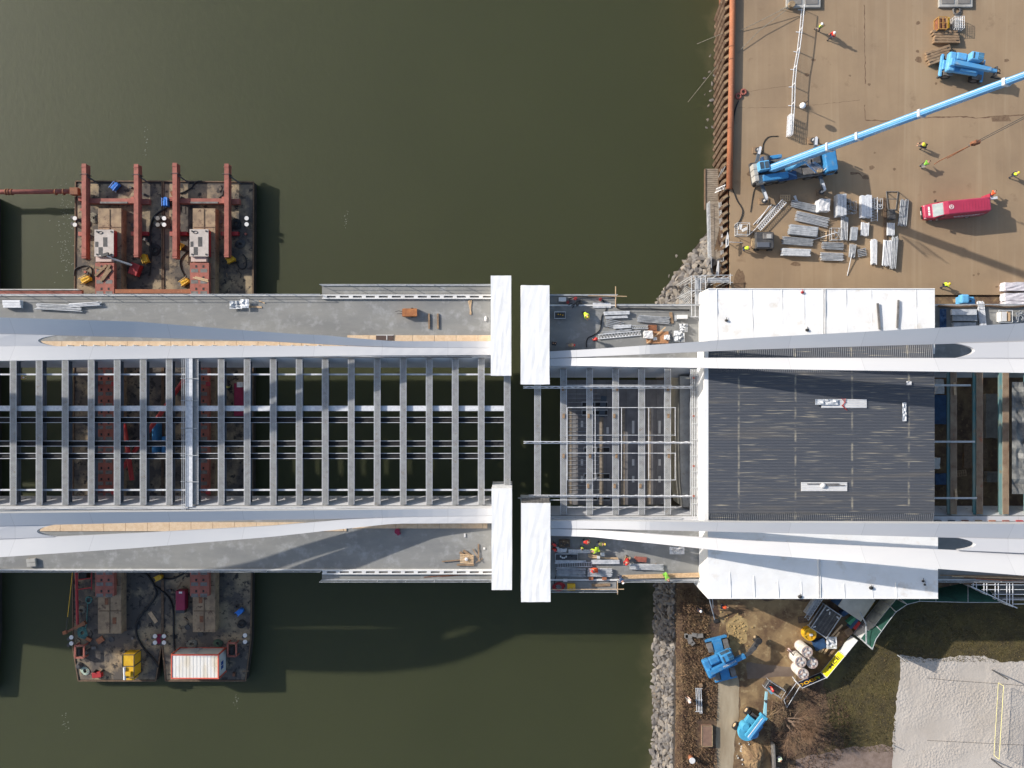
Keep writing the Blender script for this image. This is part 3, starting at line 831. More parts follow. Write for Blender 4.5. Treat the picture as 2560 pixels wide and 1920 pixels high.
# loose things on its roof
def plank(x0, y0, x1, y1, z, w, h, m, label, name="plank", group=None, cat="plank"):
    a, b = P(x0, y0, z), P(x1, y1, z)
    return thing(MB().beam(a, b, w, h), name, m, label, cat, group)
plank(2194, 758, 2199, 823, TZ + .18, .22, .12, GREYM, "long grey board lying on the white tarpaulin roof, leaning slightly")
plank(2246, 750, 2243, 820, TZ + .18, .2, .12, GREYM, "long straight grey board lying on the white tarpaulin roof nearest its end wall")
for (x0, y0, x1, y1, lb, cols) in ((2054, 998, 2167, 1020, "white roof panel with torn plastic and red cord on the corrugated roof", 1), (2003, 1206, 2118, 1228, "white roof panel with a white sack on it, on the corrugated roof", 0)):
    r = root("roof_panel", P((x0 + x1) / 2, (y0 + y1) / 2, 9.830), lb, "panel", "white panels on the corrugated roof")
    MB().rect(x0, y0, x1, y1, 9.830, 9.880).build("panel_sheet", W, r)
    mb = MB()
    for k in range(5): mb.rect(x0, y0 + 1 + k * 4.6, x1, y0 + 2.2 + k * 4.6, 9.882, 9.920)
    mb.build("panel_ridge", ALU, r)
    if cols:
        mb = MB()
        for k in range(3):
            mb.tube([P(2104 + k * 5, 996, 10.000), P(2112 + rnd.uniform(-4, 4), 1005, 9.970), P(2108 + rnd.uniform(-6, 6), 1014, 9.970), P(2118, 1026, 9.930)], .03, 4)
        mb.build("red_cord", REDD, r)
        tarp_sheet(2038, 998, 2095, 1012, 10.050, 9, 4, .12, 31).build("torn_plastic", PLASTIC, r)
    else:
        MB().sphere(P(2058, 1214, 10.000), .32, 9, 6, (1, .9, .6)).build("sack", BAG, r, smooth=True)
        MB().beam(P(2018, 1210, 9.970), P(2098, 1210, 9.970), .08, .06).beam(P(2060, 1214, 9.970), P(2112, 1213, 9.970), .08, .06).build("batten", GREYM, r)
tag(tarp_sheet(2256, 1006, 2266, 1053, 9.970, 4, 9, .1, 33).build("plastic_scrap", PLASTIC), "long scrap of clear plastic lying on the corrugated roof", "plastic", kind='thing')
tag(tarp_sheet(2266, 953, 2279, 963, 9.970, 4, 4, .08, 34).build("plastic_scrap", BAG), "small white scrap on the corrugated roof near its upper edge", "plastic", kind='thing')
for x, y, s, lb in ((1816, 801, .2, "small black ballast bag on the white tarpaulin near the river end"), (2018, 825, .22, "small black ballast bag on the white tarpaulin beside the long brown stain"), (2006, 731, .2, "small dark red rag on the edge of the white tarpaulin"),
                    (2178, 1470, .26, "black ballast bag hooked on the lower white tarpaulin"), (2308, 1453, .17, "small black ballast bag near the corner of the lower tarpaulin"), (2312, 1462, .14, "tiny black ballast bag next to a larger one on the lower tarpaulin"), (2000, 1492, .25, "black ballast bag on the lower hem of the tarpaulin")):
    thing(MB().sphere(P(x, y, TZ + .12), s, 8, 5, (1, .8, .6)).tube([P(x, y, TZ + .15), P(x + 1, y - 8, TZ + .1)], .03, 4), "ballast_bag", REDD if "red" in lb else BLACK, lb, "bag", smooth=True)
# ------------------------------------------------------------ barges
BZ = -6.0           # barge deck
def pontoon(label, poly, seed):
    r = root("pontoon_barge", P(sum(p[0] for p in poly) / len(poly), sum(p[1] for p in poly) / len(poly), WZ), label, "barge", "flat work barges")
    MB().ppoly(poly, WZ - .8, BZ - .02).build("hull", HULL, r)
    n = len(poly); cx = sum(p[0] for p in poly) / n; cy = sum(p[1] for p in poly) / n
    inner = [(x + (cx - x) * .02, y + (cy - y) * .008) for x, y in poly]
    MB().add([P(x, y, BZ + .004) for x, y in inner], [tuple(range(n))[::-1]]).build("deck_plate", BARGE, r)
    mb = MB()
    for i in range(n):
        mb.beam(P(*poly[i], BZ + .05), P(*poly[(i + 1) % n], BZ + .05), .14, .14)
    mb.build("rubbing_strake", WOODD, r)
    return r
pl = pontoon("muddy work barge with the yellow tank box on its tapered end", [(189, 453), (405, 453), (405, 1590), (403, 1616), (389, 1702), (196, 1702), (183, 1625), (181, 1400)], 1)
pr = pontoon("muddy work barge with the white site office on its tapered end", [(409, 453), (634, 455), (630, 1400), (627, 1600), (614, 1702), (414, 1702), (406, 1616), (408, 1590)], 2)
pontoon("dark barge whose side just shows at the edge of the picture", [(-300, 492), (-14, 492), (-10, 1590), (-22, 1730), (-300, 1730)], 3)
CZ = BZ + 1.4
def coaming(par, x0, x1, y0, y1):
    c = MB().rect(x0, y0, x1, y1, BZ, CZ).build("hatch_coaming", HATCH, par)
    mb = MB()
    y = y0 + 46
    while y < y1 - 20:
        mb.rect(x0 + 2, y, x1 - 2, y + 1.6, CZ, CZ + .05); y += 64
    xm = (x0 + x1) / 2
    mb.rect(xm - .8, y0 + 2, xm + .8, y1 - 2, CZ, CZ + .06)
    mb.build("hatch_seam", WOODD, c)
    for k in range(3):
        px, py = rnd.uniform(x0 + 8, x1 - 16), y1 - 40 - 48 * k
        MB().rect(px, py, px + 9, py + 16, CZ, CZ + .03).build("rust_patch", RUST, c)
coaming(pl, 245, 303, 521, 1584)
coaming(pr, 482, 538, 521, 1580)
def bollard(x, y, par, cap=W):
    b = MB().cyl(P(x, y, BZ), .2, .75, 12).build("bollard", DARK, par)
    MB().cyl(P(x, y, BZ + .75), .27, .1, 14).build("bollard_cap", cap, b)
for x, y in ((188, 546), (188, 562), (395, 546), (395, 562), (179, 1593), (179, 1608), (388, 1590), (388, 1606)):
    bollard(x, y, pl, W if x != 395 else GREYM)
for x, y in ((411, 546), (411, 562), (617, 546), (617, 561), (404.5 + 6, 1590), (410.5, 1606), (613, 1588), (613, 1604)):
    bollard(x, y, pr)
for x, y in ((395, 546), (395, 562)): pass
MB().rect(391, 1586, 412, 1610, BZ, BZ + .12).build("bollard_base", MAROON, pr)
MB().rect(391, 541, 424, 570, BZ, BZ + .12).build("bollard_base", WOODD, pr)
# deck fittings: small hatches and rings
for par, xs in ((pl, (200, 330)), (pr, (425, 560))):
    for k in range(7):
        x, y = rnd.uniform(xs[0], xs[1] + 30), rnd.choice((rnd.uniform(1470, 1600), rnd.uniform(560, 720)))
        MB().lathe(P(x, y, BZ + .01), [(.36, 0), (.36, .06), (.28, .06), (.28, .02)], 14).build("deck_ring", DARK, par)

# skid tracks on the hatches
def skid(label, x0, x1, y0, y1):
    z1 = CZ + .75
    r = root("skid_track", P((x0 + x1) / 2, (y0 + y1) / 2, CZ), label, "skid track", "red skid tracks along the hatches")
    MB().rect(x0, y0, x1, y1, CZ + .06, z1).build("track_body", RED, r)
    holes = MB(); mesh = MB()
    y = y0 + 6; k = 0
    while y < y1 - 8:
        w = x1 - x0
        for f in (.28, .66):
            holes.rect(x0 + w * f, y, x0 + w * f + 4.5, y + 6, z1, z1 + .02)
        for f in (.06, .55):
            mesh.rect(x0 + w * f, y + 9, x0 + w * f + w * .36, y + 18, z1, z1 + .012)
        y += 28; k += 1
    tag(holes.build("track_hole", BLACK, r), kind='stuff')
    tag(mesh.build("walk_grating", GREYM, r), kind='stuff')
    return r
skid("long red skid track with square holes, on the hatch of the yellow tank barge", 238, 285, 657, 1490)
skid("long red skid track with square holes, on the hatch of the site office barge", 475, 522, 657, 1490)
def power_unit(label, x0, y0, x1, y1):
    z1 = CZ + 1.15
    r = root("power_unit", P((x0 + x1) / 2, (y0 + y1) / 2, CZ), label, "power unit", "white roofed power units on the skid tracks")
    MB().rect(x0, y0, x1, y1, CZ + .06, z1 - .08).build("body", REDD, r)
    rf = MB().rect(x0 - 1, y0 - 1, x1 + 1, y1 + 1, z1 - .08, z1).build("roof", mat("dusty white roof " + str(int(x0)), lin(196, 186, 178), .7, c2=lin(172, 162, 154), scale=.9), r)
    w, h = x1 - x0, y1 - y0
    for fx, fy, fw, fh in ((.45, .28, .22, .36), (.02, .45, .16, .2), (.2, .66, .22, .3)):
        MB().rect(x0 + w * fx, y0 + h * fy, x0 + w * (fx + fw), y0 + h * (fy + fh), z1, z1 + .02).build("roof_opening", DARK, rf)
    for fx, fy in ((.12, .06), (.9, .06), (.12, .94), (.9, .94)):
        MB().cyl(P(x0 + w * fx, y0 + h * fy, z1), .12, .08, 8).build("lifting_eye", DARK, rf)
    MB().tube([P(x0 + w * (.3 + .12 * math.cos(a)), y0 + h * (.1 + .05 * math.sin(a)), z1 + .04) for a in [i * .6 for i in range(14)]], .035, 4).build("cable_loop", BLACK, rf)
    MB().rect(x0 + w * .05, y1 + 1, x1 - w * .1, y1 + 14, CZ + .06, z1 - .35).build("front_step", mat("pale step plate " + str(int(x0)), lin(200, 176, 166), .7), r)
power_unit("white roofed red power unit with three dark roof openings, grey crane pole across it", 237, 575, 283, 640)
power_unit("white roofed red power unit with three dark roof openings, beside the yellow box", 475, 574, 520, 640)

# the four overhanging red beams with their cross pieces
BT = BZ + 1.75
for i, (x, y0, y1, lb) in enumerate(((209.5, 409, 646, "red steel beam overhanging the barge end next to the red water pipe"), (340, 410, 643, "red steel beam overhanging the barge end, second one from the red water pipe"),
                                     (436.5, 407, 646, "red steel beam overhanging the barge end, with the blue pump against it"), (566, 409, 643, "red steel beam overhanging the barge end, farthest one from the red water pipe"))):
    r = root("steel_beam", P(x, (y0 + y1) / 2, BZ), lb, "beam", "red beams overhanging the barges")
    a, b = P(x, y0, BT), P(x, y1, BT)
    h = 1.05
    mb = MB()
    for zz in (BT - .04, BT - h + .04):
        mb.box(((a.x + b.x) / 2, (a.y + b.y) / 2, zz), (.56, a.y - b.y, .08))
    for s in (-.22, .22):
        mb.box(((a.x + b.x) / 2 + s, (a.y + b.y) / 2, BT - h / 2), (.05, a.y - b.y - .06, h - .16))
    mb.build("girder", RED, r)
    for yy in (y0 + 26, y1 - 6, y0 + 8):
        p = P(x, yy, BT); w = .62 if yy != y0 + 26 else .95
        MB().box((p.x - .05, p.y, BT - h / 2), (w, .07, h + .1)).build("stiffener", DARK if yy == y0 + 26 else RED, r)
    MB().beam(P(x + 6, y0 + 30, BT - .3), P(x + 37, y0 + 51, BZ + .1), .16, .16).build("brace", DARK, r)
    for yy in (500, 587):
        p = P(x, yy, BZ)
        MB().box((p.x, p.y, (BZ + BT - h) / 2 + .0), (.7, .5, BT - h - BZ - .01)).build("support_post", RED, r)
for x0, x1, lb in ((222, 336, "red cross beam spanning the first two overhanging beams, grey lath on it"), (448, 563, "red cross beam spanning the last two overhanging beams, grey lath on it")):
    r = root("cross_girder", P((x0 + x1) / 2, 502, BZ), lb, "beam", "red cross beams on the barges")
    MB().rect(x0, 496, x1, 508, BZ + .1, BZ + .95).build("girder", RED, r)
    MB().rect(x0 + 28, 504, x1 - 18, 508.5, BZ + .955, BZ + 1.02).build("lath", GREYM, r)
    MB().rect(x0 - 6 + 120, 497, x0 + 150, 510, BZ + .1, BZ + .8).build("stub", RED, r)
for x, lb in ((330, "short red stub beam beside the second overhanging beam"), (427, "short red stub beam beside the overhanging beam with the blue pump"), (555, "short red stub beam beside the overhanging beam farthest from the red pipe")):
    thing(MB().rect(x - 3, 579, x + 40, 588, BZ + .02, BZ + .62).rect(x + 6, 577, x + 9, 590, BZ + .02, BZ + .7), "stub_beam", REDD, lb, "beam", "short red stub beams")

def pipe_boom(y, x0, x1, z, r_, name, m, label, cuts):
    r = root(name, P((x0 + x1) / 2, y, z), label, "pipe")
    MB().tube([P(x0, y + 1.5, z), P(x1, y - 1.5, z)], r_, 14).build("pipe_body", m, r, smooth=True)
    for c in cuts:
        MB().cyl(P(c, y, z) - Vector((.06, 0, 0)), r_ * 1.35, .12, 16, axis=(1, 0, 0)).build("flange_ring", RUST, r)
    MB().box(P(x1 + 6, y - 1, z), (1.0, .9, .8)).build("pivot_bracket", RUST, r)
pipe_boom(480, -220, 182, BZ + 1.1, .3, "strut_pipe", RED, "long faded red strut pipe reaching over the water to the barge", (16, 22, 30, 140, 160))
r = root("catwalk", P(90, 730, BZ), "low red catwalk with thin railing lying along the bridge edge", "catwalk")
MB().rect(-200, 725, 204, 742, BZ + .8, BZ + 1.3).build("walkway", RED, r)
railing_mb(-200, 203, 725, BZ + 1.3, 40, .8).build("handrail", W, r)
thing(MB().rect(264, 723, 492, 733, BZ + 1.5, BZ + 2.1).rect(470, 722, 492, 735, BZ + .9, BZ + 1.5).rect(264, 722, 284, 735, BZ + .9, BZ + 1.5), "trimmer_beam", PIPE, "long orange rusty beam lying across both red skid tracks", "beam")

def blob_pump(x, y, z, s, m, name, label, cat, group, seed, rz=0.):
    """small engine pump: skid, engine block, tank, pipe stub, frame"""
    p = P(x, y, z)
    r = root(name, p, label, cat, group, rz)
    b = MB
    b().box((0, 0, .08 * s), (1.0 * s, .62 * s, .16 * s)).build("skid_frame", DARK, r, world=False)
    b().box((-.1 * s, 0, .45 * s), (.55 * s, .5 * s, .56 * s)).build("engine_block", m, r, world=False, bevel=.04 * s)
    b().cyl((.32 * s, -.02 * s, .16 * s), .24 * s, .55 * s, 12).build("pump_housing", m, r, world=False, smooth=False)
    b().tube([(.3 * s, .2 * s, .4 * s), (.42 * s, .42 * s, .4 * s), (.42 * s, .62 * s, .2 * s)], .09 * s, 7).build("pipe_stub", DARK, r, world=False)
    b().tube([(-.42 * s, -.28 * s, .16 * s), (-.42 * s, -.28 * s, .9 * s), (.42 * s, -.28 * s, .9 * s), (.42 * s, -.28 * s, .16 * s)], .035 * s, 5).tube([(-.42 * s, .28 * s, .16 * s), (-.42 * s, .28 * s, .9 * s), (.42 * s, .28 * s, .9 * s), (.42 * s, .28 * s, .16 * s)], .035 * s, 5).build("guard_frame", m, r, world=False)
    return r
YG = "yellow pumps on the barges"
for k, (x, y, z, s, lb) in enumerate(((220, 701, BZ, 1.25, "yellow pump with a black hose looped beside it, below the first red beam"), (369, 650, BZ, 1.2, "yellow pump standing below the second red beam"),
                                      (466, 707, BZ + .1, 1.15, "yellow pump against the red skid track near the two planks"), (580, 652, BZ, 1.1, "yellow pump below the red beam farthest from the pipe"),
                                      (400, 1442, BZ, 1.0, "small yellow pump on the barge joint just below the bridge"))):
    blob_pump(x, y, z, s, YEL, "pump", lb, "pump", YG, k, rnd.uniform(0, 3))
thing(MB().add([P(449, 606, BZ), P(463, 612, BZ), P(451, 626, BZ), P(452, 611, BZ + 1), P(461, 615, BZ + 1), P(453, 622, BZ + 1)], [(0, 2, 1), (3, 4, 5), (0, 1, 4, 3), (1, 2, 5, 4), (2, 0, 3, 5)]), "chute", YEL, "small yellow three sided chute beside the red beam", "chute")
for x, y, z, s, rz, lb in ((293, 470, BZ, 1.15, .9, "blue pump standing alone between the first two red beams"), (420, 509, BZ, 1.2, 1.6, "blue pump tucked against the third red beam"), (602, 1527, BZ, 1.0, .7, "blue pump near the outer rim of the site office barge")):
    blob_pump(x, y, z, s, mat("pump blue " + str(x), lin(40, 118, 206), .45), "pump", lb, "pump", "blue pumps on the barges", int(x), rz)

# loader crane with its grey pole
r = root("loader_crane", P(339, 674, BZ), "small red deck crane with a long grey pole reaching over the power unit", "crane")
MB().box(P(339, 674, BZ + .5), (1.2, 1.5, 1.0), -.35).build("crane_base", REDD, r, bevel=.05)
MB().cyl(P(330, 663, BZ + .4), .25, 1.2, 10).build("slew_post", DARK, r)
MB().tube([P(330, 663, BZ + 1.9), P(284, 648, BZ + 2.7)], .13, 8).tube([P(284, 648, BZ + 2.7), P(267, 639, BZ + 3.0)], .09, 8).build("boom", GALVD, r)
MB().box(P(263, 637, BZ + 2.9), (.9, .35, .4), .3).build("boom_head", DARK, r)
# timbers
def plank_px(pts, z, w, h, m, name, label, cat="plank", group=None):
    r = root(name, P((pts[0][0] + pts[0][2]) / 2, (pts[0][1] + pts[0][3]) / 2, z), label, cat, group)
    for k, (x0, y0, x1, y1) in enumerate(pts):
        MB().beam(P(x0, y0, z + h / 2 + .012 * k), P(x1, y1, z + h / 2 + .012 * k), w, h).build("board", m, r)
    return r
ST = CZ + .77
plank_px([(238, 690, 266, 663), (252, 703, 275, 662), (256, 700, 277, 673), (238, 668, 262, 672)], ST, .3, .12, WOOD, "timber_heap", "loose crossed timbers lying on the red skid track", "timber")
plank_px([(482, 694, 521, 704), (488, 692, 520, 700)], ST, .16, .08, WOODL, "timber_pair", "two pale planks lying across the red skid track", "timber")
plank_px([(374, 1531, 391, 1556)], BZ, .5, .06, WOODL, "plank", "short pale plank lying askew on the barge deck", "plank")

def curve(pts, n=6):
    """Catmull-Rom through pixel points"""
    out = []
    for i in range(len(pts) - 1):
        p0, p1, p2, p3 = pts[max(i - 1, 0)], pts[i], pts[i + 1], pts[min(i + 2, len(pts) - 1)]
        for k in range(n):
            t = k / n
            out.append(tuple(.5 * (2 * p1[c] + (p2[c] - p0[c]) * t + (2 * p0[c] - 5 * p1[c] + 4 * p2[c] - p3[c]) * t * t + (3 * p1[c] - p0[c] - 3 * p2[c] + p3[c]) * t ** 3) for c in range(2)))
    return out + [pts[-1]]
def hose(pts, z, r_, m, label, name="hose", cat="hose"):
    return thing(MB().tube([P(x, y, z + r_ + .01 * math.sin(i)) for i, (x, y) in enumerate(curve(pts))], r_, 6), name, m, label, cat, smooth=True)
hose([(455, 492), (440, 505), (415, 520), (390, 537), (378, 560), (375, 590), (377, 640), (372, 690)], BZ, .13, BLACK, "thick black hose curving from the third red beam past the centre bollards")
hose([(505, 453), (490, 455), (478, 470), (460, 480), (449, 483)], BZ, .1, BLACK, "short black hose near the barge end beside the third red beam")
hose([(212, 686), (227, 690), (229, 672), (214, 664), (196, 668), (187, 675), (185, 690)], BZ, .09, BLACK, "black hose looped over the rim beside the yellow pump")
hose([(461, 690), (452, 672), (450, 652), (460, 636), (472, 628)], BZ, .09, BLACK, "black hose leading up from the yellow pump at the planks")
hose([(592, 652), (597, 668), (607, 672), (615, 664), (614, 645), (607, 636)], BZ, .08, BLACK, "black hose ring beside the yellow pump nearest the outer rim")
hose([(351, 1428), (370, 1440), (388, 1470), (389, 1490), (372, 1515), (348, 1545), (340, 1570), (344, 1595), (360, 1622), (385, 1650), (396, 1668)], BZ, .14, BLACK, "long thick black hose winding down the tank barge to the gap")
hose([(388, 1466), (410, 1482), (425, 1500), (433, 1530), (434, 1580), (436, 1627)], BZ, .12, BLACK, "thick black hose running straight down to the site office roof")
hose([(405, 1447), (430, 1447), (455, 1436), (470, 1425)], BZ, .12, BLACK, "short black hose leaving the small yellow pump under the bridge")
def coil(x, y, z, rad, m, label, turns=5, seed=1, r_=.05, name="rope_coil"):
    rr = random.Random(seed); pts = []
    for i in range(turns * 14):
        a = i * 2 * math.pi / 14
        q = rad * (1 - .1 * (i // 14)) * (1 + .12 * math.sin(a * 2 + i * .02 + seed)) * rr.uniform(.92, 1.06)
        pts.append(P(x, y, z + .05 + .02 * (i // 14)) + Vector((q * math.cos(a) + rr.uniform(-.05, .05), q * math.sin(a) * .9, 0)))
    return thing(MB().tube(pts, r_, 5), name, m, label, "rope", smooth=True)
coil(213, 1677, BZ, .55, mat("pale green rope", lin(176, 190, 172), .9), "pale coil of rope on the tapered barge end", 5, 3)
coil(206, 1582, BZ, .75, ROPET, "heap of teal rope beside the white capped bollards", 7, 4)
coil(222, 1500, BZ, .45, ROPET, "small teal rope loop at the upper end of the teal line", 3, 5)
hose([(219, 1506), (218, 1530), (216, 1560), (213, 1572)], BZ, .06, ROPET, "single teal rope line joining loop and heap", "rope_line", "rope")
coil(203, 1526, BZ, .6, ROPE, "grey rope coil by the red side pipe", 6, 6, .06)
coil(480, 1610, BZ, .65, ROPE, "large grey rope coil behind the site office roof", 6, 7, .07)
coil(545, 1608, BZ, .55, mat("dark green rope", lin(72, 88, 72), .9), "dark green rope coil at the corner of the site office", 6, 8, .08)
coil(235, 545, BZ, .75, ROPE, "tangled grey rope heap beside the first hatch", 8, 9, .06)
coil(590, 560, BZ, .7, BLACK, "black hose coil near the outer rim, upper end", 6, 10, .09, "hose_coil")
coil(388, 625, BZ, .75, BLACK, "black cable coil at the barge joint below the bollards", 6, 11, .08, "hose_coil")
coil(604, 1560, BZ, .55, BLACK, "black hose coil near the outer rim, lower end", 5, 12, .08, "hose_coil")
coil(600, 610, BZ, .6, DARK, "dark cable coil above the outermost yellow pump", 6, 13, .08, "hose_coil")

# frames and winches on the tapered ends
def winch(x, y, w, h, label):
    r = root("winch_frame", P(x, y, BZ), label, "winch", "red winches on the barges")
    z = BZ + 1.0
    a = [P(x - w / 2, y - h / 2, z), P(x + w / 2, y - h / 2, z), P(x + w / 2, y + h / 2, z), P(x - w / 2, y + h / 2, z)]
    mb = MB()
    for i in range(4):
        mb.beam(a[i], a[(i + 1) % 4], .2, .16)
        mb.beam(a[i], a[i] - Vector((0, 0, 1)), .16, .16)
    mb.build("frame", RED, r)
    MB().cyl(P(x, y - h * .3, BZ + .55), .38, S(h * .6, BZ), 14, axis=(0, -1, 0)).build("drum", BLACK, r)
winch(199, 1629, 22, 30, "red framed winch on the tapered end of the tank barge")
winch(580, 1624, 21, 33, "red framed winch between the site office and the barge rim")
r = root("clamp_block", P(245, 1684, BZ), "small bright red clamp with two dark prongs on the barge end", "clamp")
MB().box(P(244, 1686, BZ + .3), (1.2, .7, .6), .1).build("clamp_body", REDD, r, bevel=.05)
for x in (241, 258): MB().cyl(P(x, 1676, BZ), .16, .8, 8, .05).build("prong", BLACK, r)
r = root("side_rail", P(195, 1495, BZ), "red side pipe along the barge rim ending in a brown arm over the water", "pipe")
MB().tube([P(191, 1428, BZ + .9), P(194, 1561, BZ + .9)], .17, 10).build("pipe_body", REDD, r)
MB().taper(P(214, 1556, BZ + .9), P(165, 1581, BZ + .6), .5, .4, .22, .2).build("arm", RUST, r)
MB().box(P(163, 1581, BZ + .65), (.5, .4, .4), .3).build("arm_tip", PIPE, r)
r = root("red_guardrail", P(212, 1455, BZ), "red tubular cage beside the skid track just below the bridge", "guard frame")
mb = MB()
for y in (1430, 1450, 1474): mb.tube([P(194, y, BZ + 1.0), P(229, y - 5, BZ + 1.0)], .07, 6)
for x in (194, 229): mb.tube([P(x, 1428, BZ + 1.0), P(x, 1474, BZ + 1.0)], .07, 6); mb.tube([P(x, 1474, BZ), P(x, 1474, BZ + 1.0)], .07, 6)
mb.build("tube_frame", REDD, r)
MB().box(P(211, 1438, BZ + .5), (1.0, .8, .9)).build("motor", BLACK, r)
hose([(181, 1430), (176, 1480), (169, 1542)], BZ + 1.2, .05, YEL, "thin yellow line hanging from the bridge edge beside the barge", "rope_line", "rope")
hose([(169, 1543), (165, 1578)], BZ + .9, .03, DARK, "dark lower end of the yellow line at the brown arm", "rope_line", "rope")
thing(MB().box(P(251, 1600, BZ + .1), (.9, .7, .2), .6).box(P(222, 1598, BZ + .15), (.7, .4, .2), -.5), "timber_scrap", PIPE, "orange scrap boards beside the teal rope heap", "scrap")
thing(MB().cyl(P(200, 1663, BZ), .5, .55, 8, .25), "fender_block", DARK, "dark conical fender block beside the pale rope coil", "fender")

# yellow tank box
r = root("tank_box", P(314, 1655, BZ), "yellow steel tank box with dark ribs and a grey exhaust pipe", "tank")
z1 = BZ + 1.95
MB().rect(306, 1637, 335, 1694, BZ + .1, z1).build("body", YEL, r)
mb = MB()
a, b = P(306, 1637, z1), P(335, 1694, z1)
for t in (0, .5, 1):
    y = a.y + (b.y - a.y) * t
    mb.box(((a.x + b.x) / 2, y, z1 + .02), (b.x - a.x + .1, .07, .09)); mb.box((b.x + .03, y, (BZ + z1) / 2), (.08, .09, z1 - BZ))
for t in (0, 1):
    mb.box((a.x + (b.x - a.x) * t, (a.y + b.y) / 2, z1 + .025), (.07, a.y - b.y, .1))
mb.build("rib_frame", DARK, r)
MB().tube([P(311, 1668, z1 + .1), P(312, 1699, z1 + .1)], .17, 10).build("exhaust_pipe", ALU, r)
MB().rect(314, 1680, 326, 1690, z1, z1 + .3).build("control_box", YEL, r)
MB().rect(315, 1692, 334, 1700, BZ + .1, BZ + 1.4).build("front_bracket", YEL, r)
# site office
z1 = BZ + 2.65
r = root("site_office", P(478, 1658, BZ), "white site office container with red frame and rust streaked roof", "container")
a, b = P(428, 1636, z1), P(547, 1697, z1)
cx, cy, w, h = (a.x + b.x) / 2, (a.y + b.y) / 2, b.x - a.x, a.y - b.y
MB().box((cx, cy, BZ + 1.32), (w - .1, h - .1, 2.5)).build("wall_body", mat("office wall panel", lin(206, 206, 202), .6), r)
ROOFR = mat("rust streaked roof", lin(226, 222, 214), .6, c2=lin(206, 190, 160), scale=.55, sx=1.4, sy=.3, lo=.45, hi=.7, c3=lin(176, 140, 92), s3=1.2, lo3=.62, hi3=.82)
mb = MB()
n = 26
for i in range(n):
    x = a.x + .12 + (w - .24) * (i + .5) / n
    mb.box((x, cy, z1 - .04 + (.02 if i % 2 else 0)), ((w - .24) / n - .002, h - .24, .06))
mb.box((cx, cy + .05, z1 + .01), (w - .2, .07, .03))
mb.build("roof", ROOFR, r)
mb = MB()
for s in (-1, 1):
    mb.box((cx, cy + s * (h / 2 - .06), z1 - .02), (w + .04, .14, .16)); mb.box((cx + s * (w / 2 - .06), cy, z1 - .022), (.14, h + .03, .16))
    for t in (-1, 1): mb.box((cx + s * (w / 2 - .04), cy + t * (h / 2 - .04), BZ + 1.3), (.16, .16, 2.6))
    mb.box((cx, cy + s * (h / 2 - .06), BZ + .1), (w + .03, .14, .16))
mb.build("frame", mat("office red frame", lin(206, 92, 72), .5), r)
wi = MB().box((cx + w / 2 - .035, cy - .2, BZ + 1.5), (.06, 1.1, 1.0)).build("window", W, r)
for t in (-.26, .26): MB().box((cx + w / 2 - .0, cy - .2 + t, BZ + 1.5), (.03, .44, .84)).build("pane", mat("office pane" + str(t), lin(52, 84, 150), .1, spec=.8), wi)
MB().box((cx - .6, cy + h / 2 - .035, BZ + 1.1), (.95, .06, 2.0)).build("door", mat("office door", lin(190, 194, 198), .5), r)
# compressor
r = root("compressor", P(450, 1504, BZ), "maroon box compressor on the barge deck beside the red skid track", "compressor")
z1 = BZ + 1.3
MB().rect(439, 1477, 462, 1526, BZ + .2, z1).build("housing", MAROON, r, bevel=.06)
MB().rect(447, 1479, 455, 1484, z1, z1 + .02).build("label_plate", W, r)
MB().rect(440, 1526, 461, 1533, BZ + .1, BZ + .9).build("drawbar_end", DARK, r)
for x in (441, 460): MB().cyl(P(x, 1505, BZ + .2) - Vector((.1, 0, 0)), .28, .2, 12, axis=(1, 0, 0)).build("wheel", BLACK, r)
# between the open beams, down on the barges
for k, (x0, y0, x1, y1, m, h, lb, nm) in enumerate(((246, 1060, 262, 1086, WOODL, 1.6, "stack of pale timbers on the red track, seen between open beams", "timber_stack"),
                                                 (380, 1060, 392, 1132, BLUE, 1.6, "dark blue jack standing on the barge, seen between open beams", "jack"), (404, 1092, 415, 1132, BLUE, 1.2, "small blue jack beside the taller one, seen between open beams", "jack"),
                                                 (585, 958, 610, 1040, MAROON, 1.3, "maroon cabinet on the barge deck, seen between open beams", "cabinet"))):
    tag(MB().rect(x0, y0, x1, y1, BZ + .05, BZ + h).rect(x0 + 3, y0 + 3, x1 - 3, y1 - 3, BZ + h, BZ + h + .2).build(nm, m), lb, nm.replace("_", " "), kind='thing')
thing(MB().rect(592, 955, 606, 968, BZ + 1.51, BZ + 1.9), "sack", BAG, "white sacks on the maroon cabinet, seen between open beams", "bag")
for k, (x0, y0, x1, y1) in enumerate(((300, 1180, 460, 950), (310, 1060, 330, 1200))):
    thing(MB().tube([P(x0, y0, BZ + 1.5), P(x1, y1, BZ + 3.2)], .28, 10), "raker_tube", REDD, ("long slanting red raker tube under the open beams" if k == 0 else "short slanting red raker tube under the open beams"), "tube", smooth=True)
r = root("support_tower", P(262, 1090, CZ), "red lattice support tower carrying the bridge from the barge of the yellow tank", "tower")
for x in (240, 284):
    for y in (960, 1230):
        MB().beam(P(x, y, CZ + .8), P(x, y, 3.9) , .5, .5, (0, 1, 0)).build("tower_leg", REDD, r)
r = root("support_tower", P(500, 1090, CZ), "red lattice support tower carrying the bridge from the barge of the site office", "tower")
for x in (478, 520):
    for y in (960, 1230):
        MB().beam(P(x, y, CZ + .8), P(x, y, 3.9), .5, .5, (0, 1, 0)).build("tower_leg", REDD, r)

